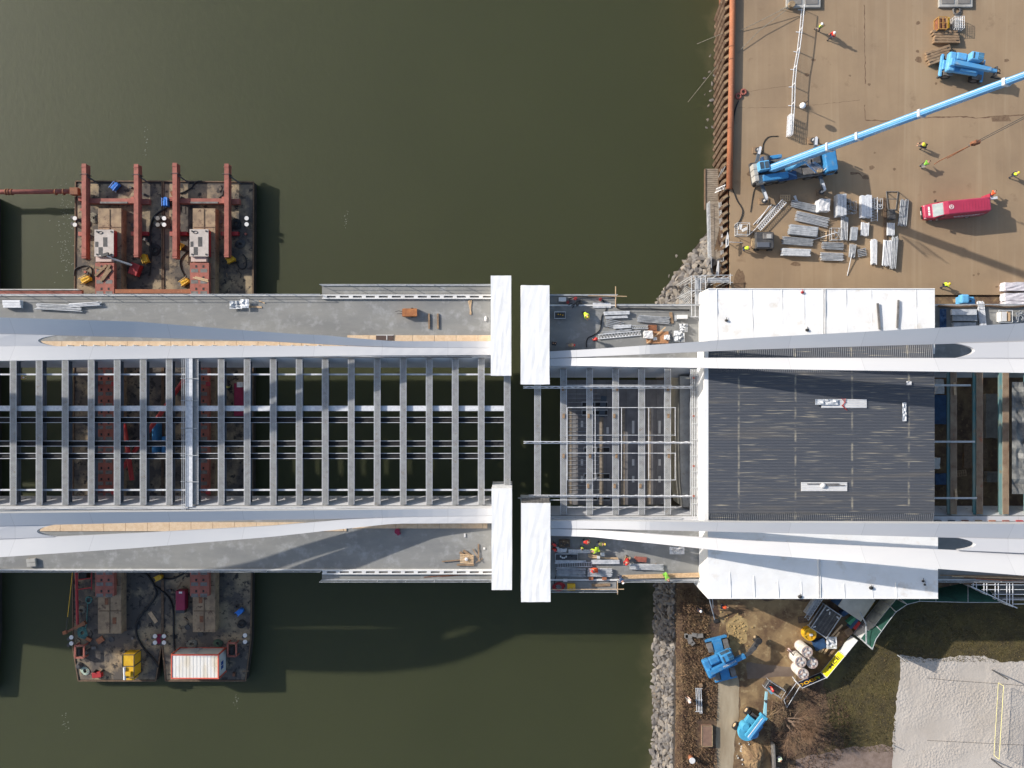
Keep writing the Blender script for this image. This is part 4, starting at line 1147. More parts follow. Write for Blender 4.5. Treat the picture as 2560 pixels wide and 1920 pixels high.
# small loose things strewn over the barge decks
rr = random.Random(31)
for k in range(64):
    x = rr.choice((rr.uniform(192, 238), rr.uniform(306, 398), rr.uniform(414, 474), rr.uniform(542, 624)))
    y = rr.choice((rr.uniform(460, 500), rr.uniform(515, 715), rr.uniform(1440, 1600), rr.uniform(1600, 1690)))
    a = rr.uniform(0, 3.1); L = rr.uniform(.25, 1.1)
    p = P(x, y, BZ + .06); d = Vector((math.cos(a) * L / 2, math.sin(a) * L / 2, 0))
    mb = MB()
    kind = k % 4
    if kind == 0: mb.beam(p - d, p + d, .09, .08)
    elif kind == 1: mb.tube([p - d, p + d * .2 + Vector((d.y, -d.x, 0)) * .5, p + d], .04, 5)
    elif kind == 2: mb.box(p + Vector((0, 0, .1)), (L * .6, L * .4, .25), a)
    else: mb.cyl(p, .16, .28, 9)
    thing(mb, ("batten", "hose_end", "small_crate", "can")[kind], (WOOD, BLACK, (DARK, RUST, GREYM)[k % 3], (DARK, RED, GREYM)[k % 3])[kind],
          ("short loose batten lying on a barge deck", "short black hose end lying on a barge deck", "small crate standing loose on a barge deck", "small can standing loose on a barge deck")[kind], ("batten", "hose", "crate", "can")[kind],
          ("loose battens on the barges", "hose ends on the barges", "small crates on the barges", "cans on the barges")[kind])

fm = MB(); rr = random.Random(12)
for k in range(150):  # sun glitter beside the barge rim, painted as pale flecks on the water
    x, y = rr.gauss(165, 14), rr.gauss(590, 70); s = rr.uniform(.03, .1); a = rr.uniform(0, 3)
    if x > 186: continue
    p = P(x, y, WZ + .012); d = Vector((math.cos(a), math.sin(a), 0)) * s; e = Vector((-math.sin(a), math.cos(a), 0)) * s * .35
    fm.add([p - d - e, p + d - e, p + d + e, p - d + e], [(0, 1, 2, 3)])
for cx, cy in ((862, 545), (362, 352), (588, 1750), (162, 1810), (340, 505)):
    for k in range(16):
        x, y = cx + rr.gauss(0, 4), cy + rr.gauss(0, 16); s = rr.uniform(.04, .2); p = P(x, y, WZ + .012)
        fm.add([p, p + Vector((s, s * .4, 0)), p + Vector((s * .6, s * 1.2, 0))], [(0, 1, 2)])
tag(fm.build("foam_glitter", mat("pale foam", lin(122, 126, 112), .6)), "pale foam flecks on the river, sun glitter painted beside the barges", "foam_glitter", kind='stuff')
# ------------------------------------------------------------ quay edge
r = root("rust_pipe", P(1829, 240, 0), "long orange rusted pipe lying along the quay edge", "pipe")
MB().tube([P(1832, -60, .4), P(1831, 60, .4), P(1828, 240, .4), P(1823, 472, .4)], .36, 16).build("pipe_body", PIPE, r, smooth=True)
for y in (118, 150, 322, 415):
    MB().cyl(P(1831.5 - y * .019, y, .4), .375, .1, 16, axis=(0, 1, 0)).build("weld_ring", RUST, r)
# sheet piles: slanted trough heads along the wall
wall = root("sheet_pile_wall", P(1812, 300, WZ), "rusty sheet pile wall with slanted pile heads along the quay", "wall")
proto = None
y = -30; k = 0
while y < 700:
    x = 1825 - max(0, y) * .012
    a = P(x - 1, y, .1); w = Vector((-.62, -.40, 0))
    if proto is None:
        mb = MB()
        d = w.normalized(); nrm = Vector((-d.y, d.x, 0))
        for off, th in ((0, .1), (.34, .1)):
            q = nrm * off
            mb.beam(q + Vector((0, 0, -3.9)), q + w + Vector((0, 0, -3.9)), th, 7.7, (0, 0, 1))
        mb.beam(w + nrm * .0 + Vector((0, 0, -3.9)), w + nrm * .34 + Vector((0, 0, -3.9)), .1, 7.5, (0, 0, 1))
        mb.v = [Vector((v.x + .085 * max(0., -v.z), v.y, v.z)) for v in mb.v]     # the wall rakes back towards its foot
        proto = mb.build("sheet_pile", mat("tan rusted pile", lin(128, 108, 90), .9, c2=lin(92, 70, 56), scale=.8, c3=lin(160, 142, 122), s3=2.), wall, world=False)
        proto.location = a - wall.location
        MB().beam(w * .05 + nrm * .17 + Vector((0, 0, -.02)), w * .95 + nrm * .17 + Vector((0, 0, -.02)), .26, .12).build("pile_cap", TAN, proto, world=False)
    else:
        c = inst(proto, wall, a - wall.location)
        for ch in proto.children: inst(ch, c)
    y += 20.6; k += 1
MB().strip([P(1826, -300, -.05), P(1818, 735, -.05)], [P(1826, -300, -.05) + Vector((.66, 0, -8)), P(1818, 735, -.05) + Vector((.66, 0, -8))]).build("wall_face", RUST, wall)
# jetty landing and ramp
SILVER = mat("silvered timber", lin(156, 144, 128), .85, c2=lin(126, 114, 100), scale=2.5, sx=.5)
def ramp_thing(name, label, quad, za, zb, nb, m, rails):
    """quad: four photo points (a0,a1 at za, b0,b1 at zb)"""
    (a0, a1, b0, b1) = quad
    A0, A1, B0, B1 = P(*a0, za), P(*a1, za), P(*b0, zb), P(*b1, zb)
    r = root(name, (A0 + B1) / 2, label, "gangway")
    for k in range(nb):
        t, t2 = k / nb, (k + .82) / nb
        p, q = A0.lerp(B0, (t + t2) / 2), A1.lerp(B1, (t + t2) / 2)
        MB().beam(p, q, (B0 - A0).length / nb * .82, .07).build("board", m, r)
    mb = MB()
    for p, q in ((A0, B0), (A1, B1)):
        mb.beam(p + Vector((0, 0, .08)), q + Vector((0, 0, .08)), .09, .12)
        mb.beam(p - Vector((0, 0, .2)), q - Vector((0, 0, .2)), .14, .3)
    mb.build("side_beam", WOODD if not rails else GALVD, r)
    if rails:
        mb = MB()
        for p, q in ((A0, B0), (A1, B1)):
            for h in (.55, 1.05): mb.tube([p + Vector((0, 0, h)), q + Vector((0, 0, h))], .026, 5)
            for k in range(6):
                s_ = p.lerp(q, k / 5); mb.tube([s_, s_ + Vector((0, 0, 1.05))], .03, 5)
        mb.build("handrail", GALV, r)
    return r
ramp_thing("jetty_landing", "timber plank landing stage against the sheet pile wall, upper part", ((1763, 422), (1795, 422), (1763, 524), (1796, 520)), -2.6, -2.6, 20, SILVER, False)
ramp_thing("gangway", "timber ramp with galvanised handrails leading down from landing to the stones", ((1769, 508), (1797, 504), (1773, 672), (1803, 655)), -2.3, -.9, 26, SILVER, True)
def ladder(x0, y0, x1, y1, z0, z1, w, n, m, label, cat="ladder"):
    A, B = P(x0, y0, z0), P(x1, y1, z1)
    d = (B - A).normalized(); s_ = d.cross(Vector((0, 0, 1))).normalized() * w / 2
    r = root("ladder", (A + B) / 2, label, cat)
    MB().beam(A - s_, B - s_, .06, .09).beam(A + s_, B + s_, .06, .09).build("rail", m, r)
    mb = MB()
    for k in range(n):
        p = A.lerp(B, (k + .5) / n); mb.tube([p - s_, p + s_], .025, 5)
    mb.build("rungs", m, r)
    return r
ladder(1789, 477, 1812, 467, -2.2, .4, .5, 6, ALU, "short aluminium ladder leaning from the landing to the quay edge")
ladder(1800, 440, 1809, 420, -2.2, .4, .5, 5, GALVD, "dull steel ladder in the sheet pile pocket above the aluminium one")
# mooring lines
for pts, z0, z1, lb in (([(1720, 255), (1790, 168), (1806, 148)], -6.5, 0.2, "thin mooring line slanting from the water up to the pile wall"),
                        ([(1742, 110), (1810, 82), (1940, 30), (1975, 12)], -3.0, .9, "thin mooring line running to the concrete pad, highest of the three"),
                        ([(1848, 78), (1900, 52), (1972, 16)], .1, .9, "thin mooring line running to the concrete pad, middle one"),
                        ([(1844, 132), (1900, 75), (1974, 18)], .1, .9, "thin mooring line running to the concrete pad, steepest one")):
    n = len(pts)
    thing(MB().tube([P(x, y, z0 + (z1 - z0) * i / (n - 1)) for i, (x, y) in enumerate(pts)], .035, 5), "mooring_line", ROPE, lb, "rope", "mooring lines")
for k, (x, y) in enumerate(((1846, 240), (1859, 230))):
    mb = MB(); c = P(x, y, .1); n = 14
    mb.tube([c + Vector((.3 * math.cos(a), .3 * math.sin(a), 0)) for a in [i * 2 * math.pi / n for i in range(n + 1)]], .13, 6)
    thing(mb, "life_ring", RED, ("red ring lying on the quay, touching the pipe's shadow" if k == 0 else "red ring lying on the quay, the one away from the pipe"), "ring", smooth=True)
hose([(1846, 252), (1838, 275), (1833, 310), (1832, 345)], .02, .08, BLACK, "black hose lying along the foot of the rusted pipe")
hose([(1831, 470), (1842, 500), (1856, 525), (1850, 550), (1835, 568)], .02, .06, BLACK, "thin black cable curving past the end of the rusted pipe")
hose([(1945, 340), (1920, 343), (1908, 360), (1906, 385)], .02, .04, BLACK, "thin cable lying on the quay above the crane's counterweight")
hose([(1892, 462), (1884, 480), (1879, 510), (1876, 530)], .02, .04, BLACK, "thin cable lying on the quay below the crane's counterweight")

# pedestrian barrier line
bar = [(2003, 22), (1998, 78), (1992, 128), (1984, 172), (1980, 215), (1979, 262), (1976, 308)]
for k in range(len(bar) - 1):
    A, B = P(*bar[k], 0), P(*bar[k + 1], 0)
    lb = ["galvanised barrier panel, first in the line, at the concrete pad", "galvanised barrier panel, second from the concrete pad", "galvanised barrier panel, third from the concrete pad", "galvanised barrier panel, fourth in line where the line bends", "galvanised barrier panel, fifth in line beside the lamp", "galvanised barrier panel, last in the line beside the stacked ones"][k]
    r = root("barrier_panel", (A + B) / 2, lb, "barrier", "galvanised barrier panels on the quay")
    mb = MB()
    for h in (.15, 1.1): mb.tube([A + Vector((0, 0, h)), B + Vector((0, 0, h))], .045, 6)
    for t in (0.01, .99):
        p = A.lerp(B, t); mb.tube([p + Vector((0, 0, .05)), p + Vector((0, 0, 1.1))], .045, 6)
    mb.build("panel_frame", ALU, r)
    mb = MB()
    for t in range(1, 12):
        p = A.lerp(B, t / 12); mb.tube([p + Vector((0, 0, .15)), p + Vector((0, 0, 1.1))], .014, 4)
    mb.build("bars", ALU, r)
    d = (B - A).normalized(); s_ = Vector((-d.y, d.x, 0))
    MB().beam(A.lerp(B, .06) - s_ * .4 + Vector((0, 0, .04)), A.lerp(B, .06) + s_ * .4 + Vector((0, 0, .04)), .08, .06).build("foot", ALU, r)
for k, x in enumerate((1968, 1972.5, 1977)):
    A, B = P(x, 292, 0), P(x - 3, 343, 0)
    r = root("barrier_panel", (A + B) / 2, ("stacked spare barrier panel, outermost of three on the river side", "stacked spare barrier panel, middle one of three", "stacked spare barrier panel, innermost of three beside the line's end")[k], "barrier", "galvanised barrier panels on the quay")
    mb = MB()
    for h in (.15, .4, .65, .9, 1.12): mb.tube([A + Vector((0, 0, h)), B + Vector((0, 0, h))], .03, 5)
    for t in range(5):
        p = A.lerp(B, t / 4); mb.tube([p + Vector((0, 0, .03)), p + Vector((0, 0, 1.12))], .03, 5)
    mb.build("panel_frame", ALU, r)
# concrete pads
for (x0, y0, x1, y1, lb) in ((1966, -40, 2052, 18, "pale concrete pad with a bollard where the mooring lines end"), (2348, -30, 2432, 17, "pale concrete foundation block above the rusty cage crate")):
    r = root("concrete_pad", P((x0 + x1) / 2, (y0 + y1) / 2, 0), lb, "concrete pad", "concrete pads on the quay")
    MB().rect(x0, y0, x1, y1, 0.004, .35).build("slab_body", CONC, r, bevel=.05)
    for f in (.08, .56):
        MB().rect(x0 + (x1 - x0) * f, y0 + 3, x0 + (x1 - x0) * (f + .36), y1 - 8, .35, .42).build("cover_plate", CONCD, r)
MB().cyl(P(1977, 14, .35), .38, .5, 14).build("bollard", TAN, r)
# lamp post
r = root("lamp_post", P(2007, 264, 0), "slim lamp post with a round white globe beside the barrier line", "lamp")
MB().cyl(P(2007, 264, 0), .09, .5, 10).cyl(P(2007, 264, .5), .05, 1.75, 8).build("post", DARK, r)
MB().sphere(P(2007, 264, 2.35), .36, 14, 9).build("globe", HELW, r, smooth=True)
r = root("shrub", P(2006, 265, 0), "small dark bare shrub at the foot of the lamp post", "shrub")
mb = MB()
for k in range(50):
    a = rnd.uniform(0, 6.28); q = rnd.uniform(.15, .55); p = P(2006, 266, 0)
    mb.tube([p, p + Vector((q * math.cos(a), q * math.sin(a), rnd.uniform(.2, .7)))], .016, 3)
mb.build("twigs", HAIR, r)

# paving joints and stains
def crack(pts, w, seed, name="paving_crack"):
    rr = random.Random(seed); A, B = [], []
    fine = []
    for i in range(len(pts) - 1):
        n = max(2, int(math.hypot(pts[i + 1][0] - pts[i][0], pts[i + 1][1] - pts[i][1]) / 7))
        for k in range(n): fine.append((pts[i][0] + (pts[i + 1][0] - pts[i][0]) * k / n, pts[i][1] + (pts[i + 1][1] - pts[i][1]) * k / n))
    fine.append(pts[-1])
    vert = abs(pts[-1][1] - pts[0][1]) > abs(pts[-1][0] - pts[0][0])
    for x, y in fine:
        j = rr.uniform(-1.1, 1.1); ww = w * rr.uniform(.3, 1.3)
        A.append(P(x - (ww if vert else 0) + (j if vert else 0), y - (0 if vert else ww) + (0 if vert else j), .004))
        B.append(P(x + (ww if vert else 0) + (j if vert else 0), y + (0 if vert else ww) + (0 if vert else j), .004))
    struct(MB().strip(A, B), name, CRACK)
CRACK = mat("dark joint filler", lin(98, 74, 58), .9, c2=lin(128, 104, 82), scale=2.5, lo=.5, hi=.7)
STAIN = mat("oil stain", lin(104, 82, 64), .8, c2=lin(128, 106, 82), scale=3.)
crack([(2161, 12), (2162, 120), (2163, 210)], 1.0, 1)
crack([(2161, 262), (2163, 300)], .8, 2)
crack([(2164, 301), (2225, 302), (2258, 304), (2268, 297), (2330, 293), (2400, 291), (2440, 295), (2480, 292), (2570, 286)], 1.3, 3)
def stain(x, y, rx, ry, seed):
    rr = random.Random(seed); n = 22
    ph = rr.uniform(0, 6)
    pix = [(x + rx * math.cos(a) * (1 + .18 * math.sin(3 * a + ph) + rr.uniform(-.1, .1)), y + ry * math.sin(a) * (1 + .18 * math.cos(2 * a + ph) + rr.uniform(-.1, .1))) for a in [i * 2 * math.pi / n for i in range(n)]]
    struct(MB().add([P(a, b, .005) for a, b in pix], [tuple(range(n))[::-1]]), "ground_stain", STAIN)
for k, (x, y, rx, ry) in enumerate(((2297, 149, 8, 8), (2295, 57, 5, 5), (2294, 128, 4, 4), (2516, 151, 6, 4), (2060, 64, 3, 3), (2017, 187, 6, 4), (2125, 189, 3, 2.5), (2179, 419, 7, 5), (2187, 382, 3, 2.5), (2236, 423, 4, 3),
                                    (2173, 211, 4, 3), (2156, 500, 4, 3), (2340, 209, 3, 3), (2336, 480, 4, 3), (1885, 432, 18, 9), (2142, 524, 5, 4), (2434, 688, 3, 2), (2446, 685, 3, 3), (2492, 717, 4, 2), (2034, 150, 6, 3), (2164, 443, 8, 6), (2133, 434, 7, 3), (1850, 700, 14, 30), (1990, 660, 12, 6))):
    stain(x, y, rx, ry, k)
crack([(2126, 432), (2140, 433), (2150, 434), (2160, 446)], 2.0, 5, "ground_stain")
MB_ = sheet([(2478, 290), (2520, 288), (2528, 303), (2480, 304)], .0055); struct(MB_, "patched_pit", STAIN)
crack([(1845, 232), (1900, 225), (1985, 212)], .35, 8); crack([(1845, 270), (1985, 268), (2150, 250)], .35, 9)

# ------------------------------------------------------------ vehicles
def wheel(parent, x, y, z, rad, w, mt=None, axis=(0, 1, 0)):
    ax = Vector(axis).normalized()
    t = MB().tube([Vector((x, y, z)) - ax * w / 2, Vector((x, y, z)) - ax * w * .42, Vector((x, y, z)) + ax * w * .42, Vector((x, y, z)) + ax * w / 2], rad, 18).build("wheel", BLACK, parent, world=False)
    MB().cyl(Vector((x, y, z)) - ax * (w / 2 + .012), rad * .55, w + .024, 12, axis=ax).build("rim", mt or GREYM, t, world=False)
    return t

# mobile crane -----------------------------------------------------------
CR = math.radians(8.3)
crane = root("mobile_crane", Vector((*P(1986, 418, 1.8)[:2], 0)), "large blue mobile crane on outriggers, its telescopic boom raised out of the picture", "crane", None, CR)
crane.name = "mobile_crane"
L0 = lambda *a: Vector(a)
b = MB
b().box((0, 0, 1.25), (10.2, 2.6, .7)).build("chassis", DARK, crane, world=False)
b().box((.2, 0, 1.66), (9.0, 2.7, .1)).build("deck_plate", GREYM, crane, world=False)
for (x, y, w, h, z, m) in ((1.2, .55, 1.5, 1.1, .35, GREYM), (2.6, .6, .9, 1.2, .55, DARK), (.2, -.65, 1.1, .9, .3, DARK), (1.5, -.7, 1.3, .8, .25, GREYM), (2.6, -.75, .9, .8, .4, GREYM), (-.2, .4, .7, .9, .45, DARK)):
    b().box((x, y, 1.71 + z / 2), (w, h, z)).build("engine_cover", m, crane, world=False, bevel=.04)
b().cyl((2.75, -.9, 1.7), .28, .75, 12).build("exhaust_drum", TAN, crane, world=False)
cab = b().add([(3.35, -1.32, .7), (4.95, -1.32, .7), (4.95, 1.32, .7), (3.35, 1.32, .7), (3.35, -1.3, 2.9), (4.7, -1.25, 2.9), (4.7, 1.25, 2.9), (3.35, 1.3, 2.9)],
        [(3, 2, 1, 0), (4, 5, 6, 7), (0, 1, 5, 4), (1, 2, 6, 5), (2, 3, 7, 6), (3, 0, 4, 7)]).build("driver_cab", BLUE, crane, world=False, bevel=.1)
b().add([(4.94, -1.1, 1.7), (4.94, 1.1, 1.7), (4.78, 1.1, 2.7), (4.78, -1.1, 2.7)], [(0, 1, 2, 3)]).build("windscreen", GLASS, cab, world=False)
b().add([(3.7, -1.335, 1.7), (4.6, -1.335, 1.7), (4.5, -1.31, 2.6), (3.7, -1.31, 2.6)], [(0, 1, 2, 3)]).build("side_window", GLASS, cab, world=False)
for y in (-1.5, 1.5): b().box((4.7, y, 2.2), (.12, .2, .5)).build("mirror", BLACK, cab, world=False)
b().tube([(3.3, -.9, 2.8), (3.2, -1.0, 2.3), (3.3, -1.0, 1.9)], .06, 6).build("air_hose", ALU, crane, world=False)
for x in (-4.2, -2.9, -1.4, 1.9, 3.4):
    for y in (-1.1, 1.1): wheel(crane, x, y, .68, .68, .5)
sup = b().cyl((-3.0, 0, 1.72), 1.15, .35, 20).build("turntable", DARK, crane, world=False)
b().box((-2.7, -.95, 2.45), (3.0, .75, .7)).build("engine_housing", BLUE, crane, world=False, bevel=.05)
b().box((-1.15, -1.02, 2.2), (2.2, 1.0, .25)).build("cover_panel", BLUED, crane, world=False, bevel=.03)
b().box((-2.3, 1.35, 2.5), (1.3, .4, .6)).build("tool_box", BLUE, crane, world=False, bevel=.04)
b().box((-3.6, 1.15, 2.55), (1.0, .8, .8)).build("winch_housing", BLUED, crane, world=False, bevel=.05)
b().cyl((-3.55, .72, 2.9), .34, .8, 14, axis=(0, 1, 0)).build("winch_drum", DARK, crane, world=False)
for k in range(3): b().box((-4.95 - .0, -.6 + .7 * k - .25, 2.15), (.5, .66, 1.3)).build("counterweight", CONC, crane, world=False, bevel=.04)
b().box((-4.3, -.95, 2.0), (.9, 1.0, .9)).build("counterweight", CONC, crane, world=False, bevel=.05)
oc = b().box((-4.15, .35, 2.9), (1.2, 1.05, 1.5)).build("operator_cab", BLUEP, crane, world=False, bevel=.06)
for x in (-4.43, -3.87): b().box((x, .35, 3.66), (.46, .8, .02)).build("roof_window", GLASS, oc, world=False)
# boom: from its pivot behind the operator cab to the boom head, drawn in true space
MW = ROOTM[crane.name]
piv = MW @ Vector((-3.1, -.05, 3.0))
tip = P(2285, 437, 0); tip.z = 47.0
axis_b = (tip - piv).normalized()
side_b = axis_b.cross(Vector((0, 0, 1))).normalized()
upb = side_b.cross(axis_b)
def boom_at_px(px):
    lo_, hi_ = 0., 1.
    for _ in range(40):
        t = (lo_ + hi_) / 2; q = piv.lerp(tip, t)
        if 1280 + q.x * F / (HC - q.z) < px: lo_ = t
        else: hi_ = t
    return lo_
cuts = [0.0, boom_at_px(2073), boom_at_px(2146), boom_at_px(2301), .60, .80, 1.0]
wid = [.78, .68, .60, .54, .5, .46]
boom = None
BLB = mat("boom blue paint", lin(104, 160, 202), .45, c2=lin(92, 150, 194), scale=.6)
for k in range(6):
    a, c = piv.lerp(tip, max(0, cuts[k] - .01)), piv.lerp(tip, cuts[k + 1])
    w = wid[k]; h = w * 1.3
    prof = [(-.5, -.32), (-.3, -.5), (.3, -.5), (.5, -.32), (.5, .42), (.42, .5), (-.42, .5), (-.5, .42)]
    ra = [a + side_b * (x * w) + upb * (y * h) for x, y in prof]; rc = [c + side_b * (x * w) + upb * (y * h) for x, y in prof]
    n = 8
    s_ = MB().add(ra + rc, [(i, (i + 1) % n, n + (i + 1) % n, n + i) for i in range(n)] + [tuple(range(n))[::-1], tuple(range(n, 2 * n))]).build("boom_section", BLB, crane if boom is None else boom, normals=True)
    if boom is None: boom = s_
    if k < 5:
        M_ = [c + side_b * (x * (w + .14)) + upb * (y * (h + .14)) for x, y in prof]
        M2 = [p + axis_b * .28 for p in M_]
        MB().add(M_ + M2, [(i, (i + 1) % n, n + (i + 1) % n, n + i) for i in range(n)] + [tuple(range(n))[::-1], tuple(range(n, 2 * n))]).build("boom_collar", GALV, boom, normals=True)
    # white lettering along the boom's flank, and a pale rail on top
    Mx = Matrix(((axis_b.x, upb.x, side_b.x, 0), (axis_b.y, upb.y, side_b.y, 0), (axis_b.z, upb.z, side_b.z, 0), (0, 0, 0, 1)))
    if k < 4:
        mid = a.lerp(c, .5) + side_b * (w * .5 + .005)
        text_mb("FELBERMAYR", min(h * .62, (c - a).length * .13), Matrix.Translation(mid) @ Mx, .006).build("lettering", W, boom)
    for f in (-.2, .2):
        MB().beam(a + upb * (h * .5 + .02) + side_b * (w * f), c + upb * (h * .5 + .02) + side_b * (w * f), .05, .05, upb).build("hose_rail", ALU if f < 0 else BLUE, boom)
MB().box(tip, (1.2, 1.0, 1.4)).build("boom_head", BLUE, boom)
c0 = MW @ Vector((-1.0, -.25, 2.1)); c1 = piv.lerp(tip, .14) - upb * .6
MB().tube([c0, c0.lerp(c1, .62)], .30, 14).build("lift_cylinder", BLUEP, crane, smooth=True)
MB().tube([c0.lerp(c1, .6), c1], .2, 12).build("cylinder_rod", ALU, crane, smooth=True)
j = piv.lerp(tip, .115)
mb = MB()
for k in range(7):
    q = j + side_b * (.9 + .16 * k) + axis_b * (.2 * k)
    mb.tube([q, q + axis_b * 1.0 - upb * .3, q + axis_b * 1.5 + side_b * .2], .05, 5)
mb.tube([j + side_b * .8, j + side_b * 2.2 + axis_b * 1.5], .08, 6)
mb.build("jib_adapter", BLUED, crane)
for (bx, by, px, py, lb) in ((-4.2, 1.3, 1893, 376, 0), (-4.0, -1.3, 1909, 503, 0), (3.1, -1.3, 2052, 481, 0), (2.9, 1.3, 2031, 352, 0)):
    A = MW @ Vector((bx, by, 1.2)); B = P(px, py, 0)
    B2 = Vector((B.x, B.y, 1.15))
    MB().beam(A, B2, .36, .34).build("outrigger_beam", STEELD, crane)
    MB().beam(A.lerp(B2, .55) + Vector((0, 0, .19)), B2 + Vector((0, 0, .19)), .3, .05).build("outrigger_sleeve", ALU, crane)
    MB().cyl(B + Vector((0, 0, .25)), .13, 1.05, 10).build("jack", ALU, crane)
    MB().cyl(B + Vector((0, 0, .16)), .32, .1, 14).build("jack_foot", DARK, crane)
    q = MB().box(B + Vector((0, 0, .08)), (1.15, .75, .15), .05)
    thing(q, "outrigger_mat", WOOD, {376: "timber mat under the crane outrigger nearest the counterweight, river side", 503: "timber mat under the crane outrigger by the upright pallet", 481: "timber mat under the crane outrigger above the white bag", 352: "timber mat under the crane outrigger behind the boom"}[py], "mat", "timber mats under the crane")
# hoist rope, hook block and slings
hb = P(2285, 437, 0)
r = root("hook_block", Vector((hb.x, hb.y, 12.0)), "crane hook block hanging on thin ropes with a sling below", "hook block")
MB().tube([Vector((hb.x - .18, hb.y, 13.2)), tip - Vector((.18, 0, .6))], .035, 5).tube([Vector((hb.x + .18, hb.y, 13.2)), tip - Vector((-.18, 0, .6))], .035, 5).build("hoist_rope", DARK, r)
MB().box((hb.x, hb.y, 12.7), (.5, .34, 1.1)).cyl((hb.x, hb.y - .12, 12.7), .45, .24, 14, axis=(0, 1, 0)).build("block_body", RUST, r)
MB().tube([(hb.x, hb.y, 12.2), (hb.x + .2, hb.y, 11.9), (hb.x, hb.y, 11.7), (hb.x - .2, hb.y, 11.9)], .08, 6).build("hook", DARK, r)
MB().tube([(hb.x, hb.y, 11.8), (hb.x - .15, hb.y, 6), (hb.x, hb.y, 4.6)], .05, 5).tube([(hb.x, hb.y, 11.8), (hb.x + .2, hb.y, 7)], .05, 5).build("sling", RUST, r)

# rotating telehandlers --------------------------------------------------
def telehandler(name, label, loc, rz, brz, mp, boom_len, black_head, text):
    """chassis along local x, upper body turned by brz; mp: body paint"""
    r = root(name, loc, label, "telehandler", "blue telehandlers and lifts", rz)
    b().box((0, 0, .95), (4.9, 1.15, .55)).build("chassis", mp, r, world=False, bevel=.05)
    for x in (-1.75, 1.75):
        for y in (-1, 1):
            wheel(r, x, y * 1.0, .6, .6, .45)
            b().box((x, y * .98, 1.3), (1.15, .62, .06)).build("mudguard", GREYM, r, world=False, bevel=.02)
    for x in (-2.5, 2.5):
        b().box((x, 0, .85), (.28, 2.7, .4)).build("outrigger_box", mp, r, world=False, bevel=.04)
        for y in (-1.3, 1.3): b().box((x, y, .62), (.3, .22, .5)).build("outrigger_foot", DARK, r, world=False)
    R = Matrix.Rotation(brz, 4, 'Z')
    def up(mb, nm, m, par=r, **k):
        mb.v = [R @ v for v in mb.v]
        return mb.build(nm, m, par, world=False, **k)
    up(b().cyl((0, 0, 1.25), .8, .3, 18), "turntable", DARK)
    up(b().box((-.3, 0, 1.7), (3.6, 2.1, .4)), "upper_frame", mp, bevel=.08)
    up(b().box((-1.9, .0, 1.9), (.9, 2.3, .9)), "counterweight", mp, bevel=.2)
    up(b().box((-.9, .72, 2.1), (1.3, .9, .55)), "engine_hood", mp, bevel=.18)
    c = up(b().box((.55, .68, 2.35), (1.5, 1.0, 1.55)), "cab", mp, bevel=.16)
    up(b().box((.95, .68, 3.14), (.62, .8, .03)), "roof_grille", BLACK, c)
    mb = b()
    for k in range(5): mb.box((.72 + .115 * k, .68, 3.17), (.03, .8, .03))
    mb.box((.95, .68, 3.175), (.62, .03, .03)); up(mb, "roof_bars", mp, c)
    up(b().box((.1, .68, 3.135), (.18, .7, .02)), "roof_window", GLASS, c)
    up(b().box((1.31, .68, 2.5), (.02, .84, .9)), "windscreen", GLASS, c)
    up(b().box((.55, 1.19, 2.5), (1.1, .02, .8)), "side_window", GLASS, c)
    up(b().taper((-2.0, -.28, 2.55), (-2.0 + boom_len, -.28, 2.2), .52, .62, .46, .5), "boom", mp)
    up(b().taper((-2.0 + boom_len - .2, -.28, 2.2), (-2.0 + boom_len + .8, -.28, 2.05), .36, .4, .34, .36), "boom_extension", mp if not black_head else DARK)
    up(b().box((-2.05, -.28, 2.45), (.5, .9, .7)), "boom_hinge", mp, bevel=.1)
    up(b().tube([(-1.2, -.28, 1.95), (.8, -.28, 1.95)], .12, 8), "lift_cylinder", ALU)
    up(b().box((.2, -.75, 1.95), (1.9, .28, .5)), "side_tank", mp, bevel=.05)
    if text:
        M_ = R @ Matrix.Translation((-2.0 + boom_len * .6, -.1, 2.75 - .1)) 
        up(text_mb("FELBERMAYR", .30, Matrix.Translation((-2.0 + boom_len * .55, -.28, 2.665)) @ Matrix.Rotation(.09, 4, 'Y'), .01), "lettering", W)
    if black_head:
        x0 = -2.0 + boom_len + .7
        up(b().taper((x0, -.28, 2.05), (x0 + 1.3, .15, 1.5), .4, .45, .5, .4).box((x0 + .5, -.05, 2.0), (.9, .5, .3), .3), "jib_arm", DARK)
        up(b().box((x0 + 1.6, .45, 1.3), (.75, .8, .5), .5).cyl((x0 + 1.6, .45, 1.0), .42, .9, 12), "winch_head", BLACK, bevel=.05)
        up(b().sphere((x0 + 1.45, .95, 1.5), .2, 8, 6), "beacon", TAN, smooth=True)
    else:
        x0 = -2.0 + boom_len + .8
        up(b().box((x0, -.28, 1.9), (.16, 1.1, .6)), "fork_carriage", DARK)
        mb = b()
        n = 12
        mb.tube([Vector((x0 + .35 + .22 * math.cos(i * .55), -.1 + .22 * math.sin(i * .55), 1.9)) for i in range(n)], .05, 5)
        up(mb, "hook_ring", BLACK)
        for y in (-.6, .05): up(b().box((x0 + .6, y, 1.0), (1.1, .12, .06)).box((x0 + .06, y, 1.4), (.08, .12, .8)), "fork", BLACK)
    return r
telehandler("telehandler", "blue telehandler with black winch head on its boom, standing on the bank dirt", P(1797, 1640, 0), math.radians(104), math.radians(24 - 104), BLUE, 4.6, True, True)
telehandler("telehandler", "pale blue telehandler parked on the quay beside the timber stacks", P(2394, 178, 0), math.radians(-8), math.radians(-1), mat("worn pale blue paint", lin(88, 160, 212), .5, c2=lin(108, 168, 206), scale=1.4, c3=lin(150, 170, 182), s3=1.3, lo3=.6, hi3=.75), 4.7, False, False)
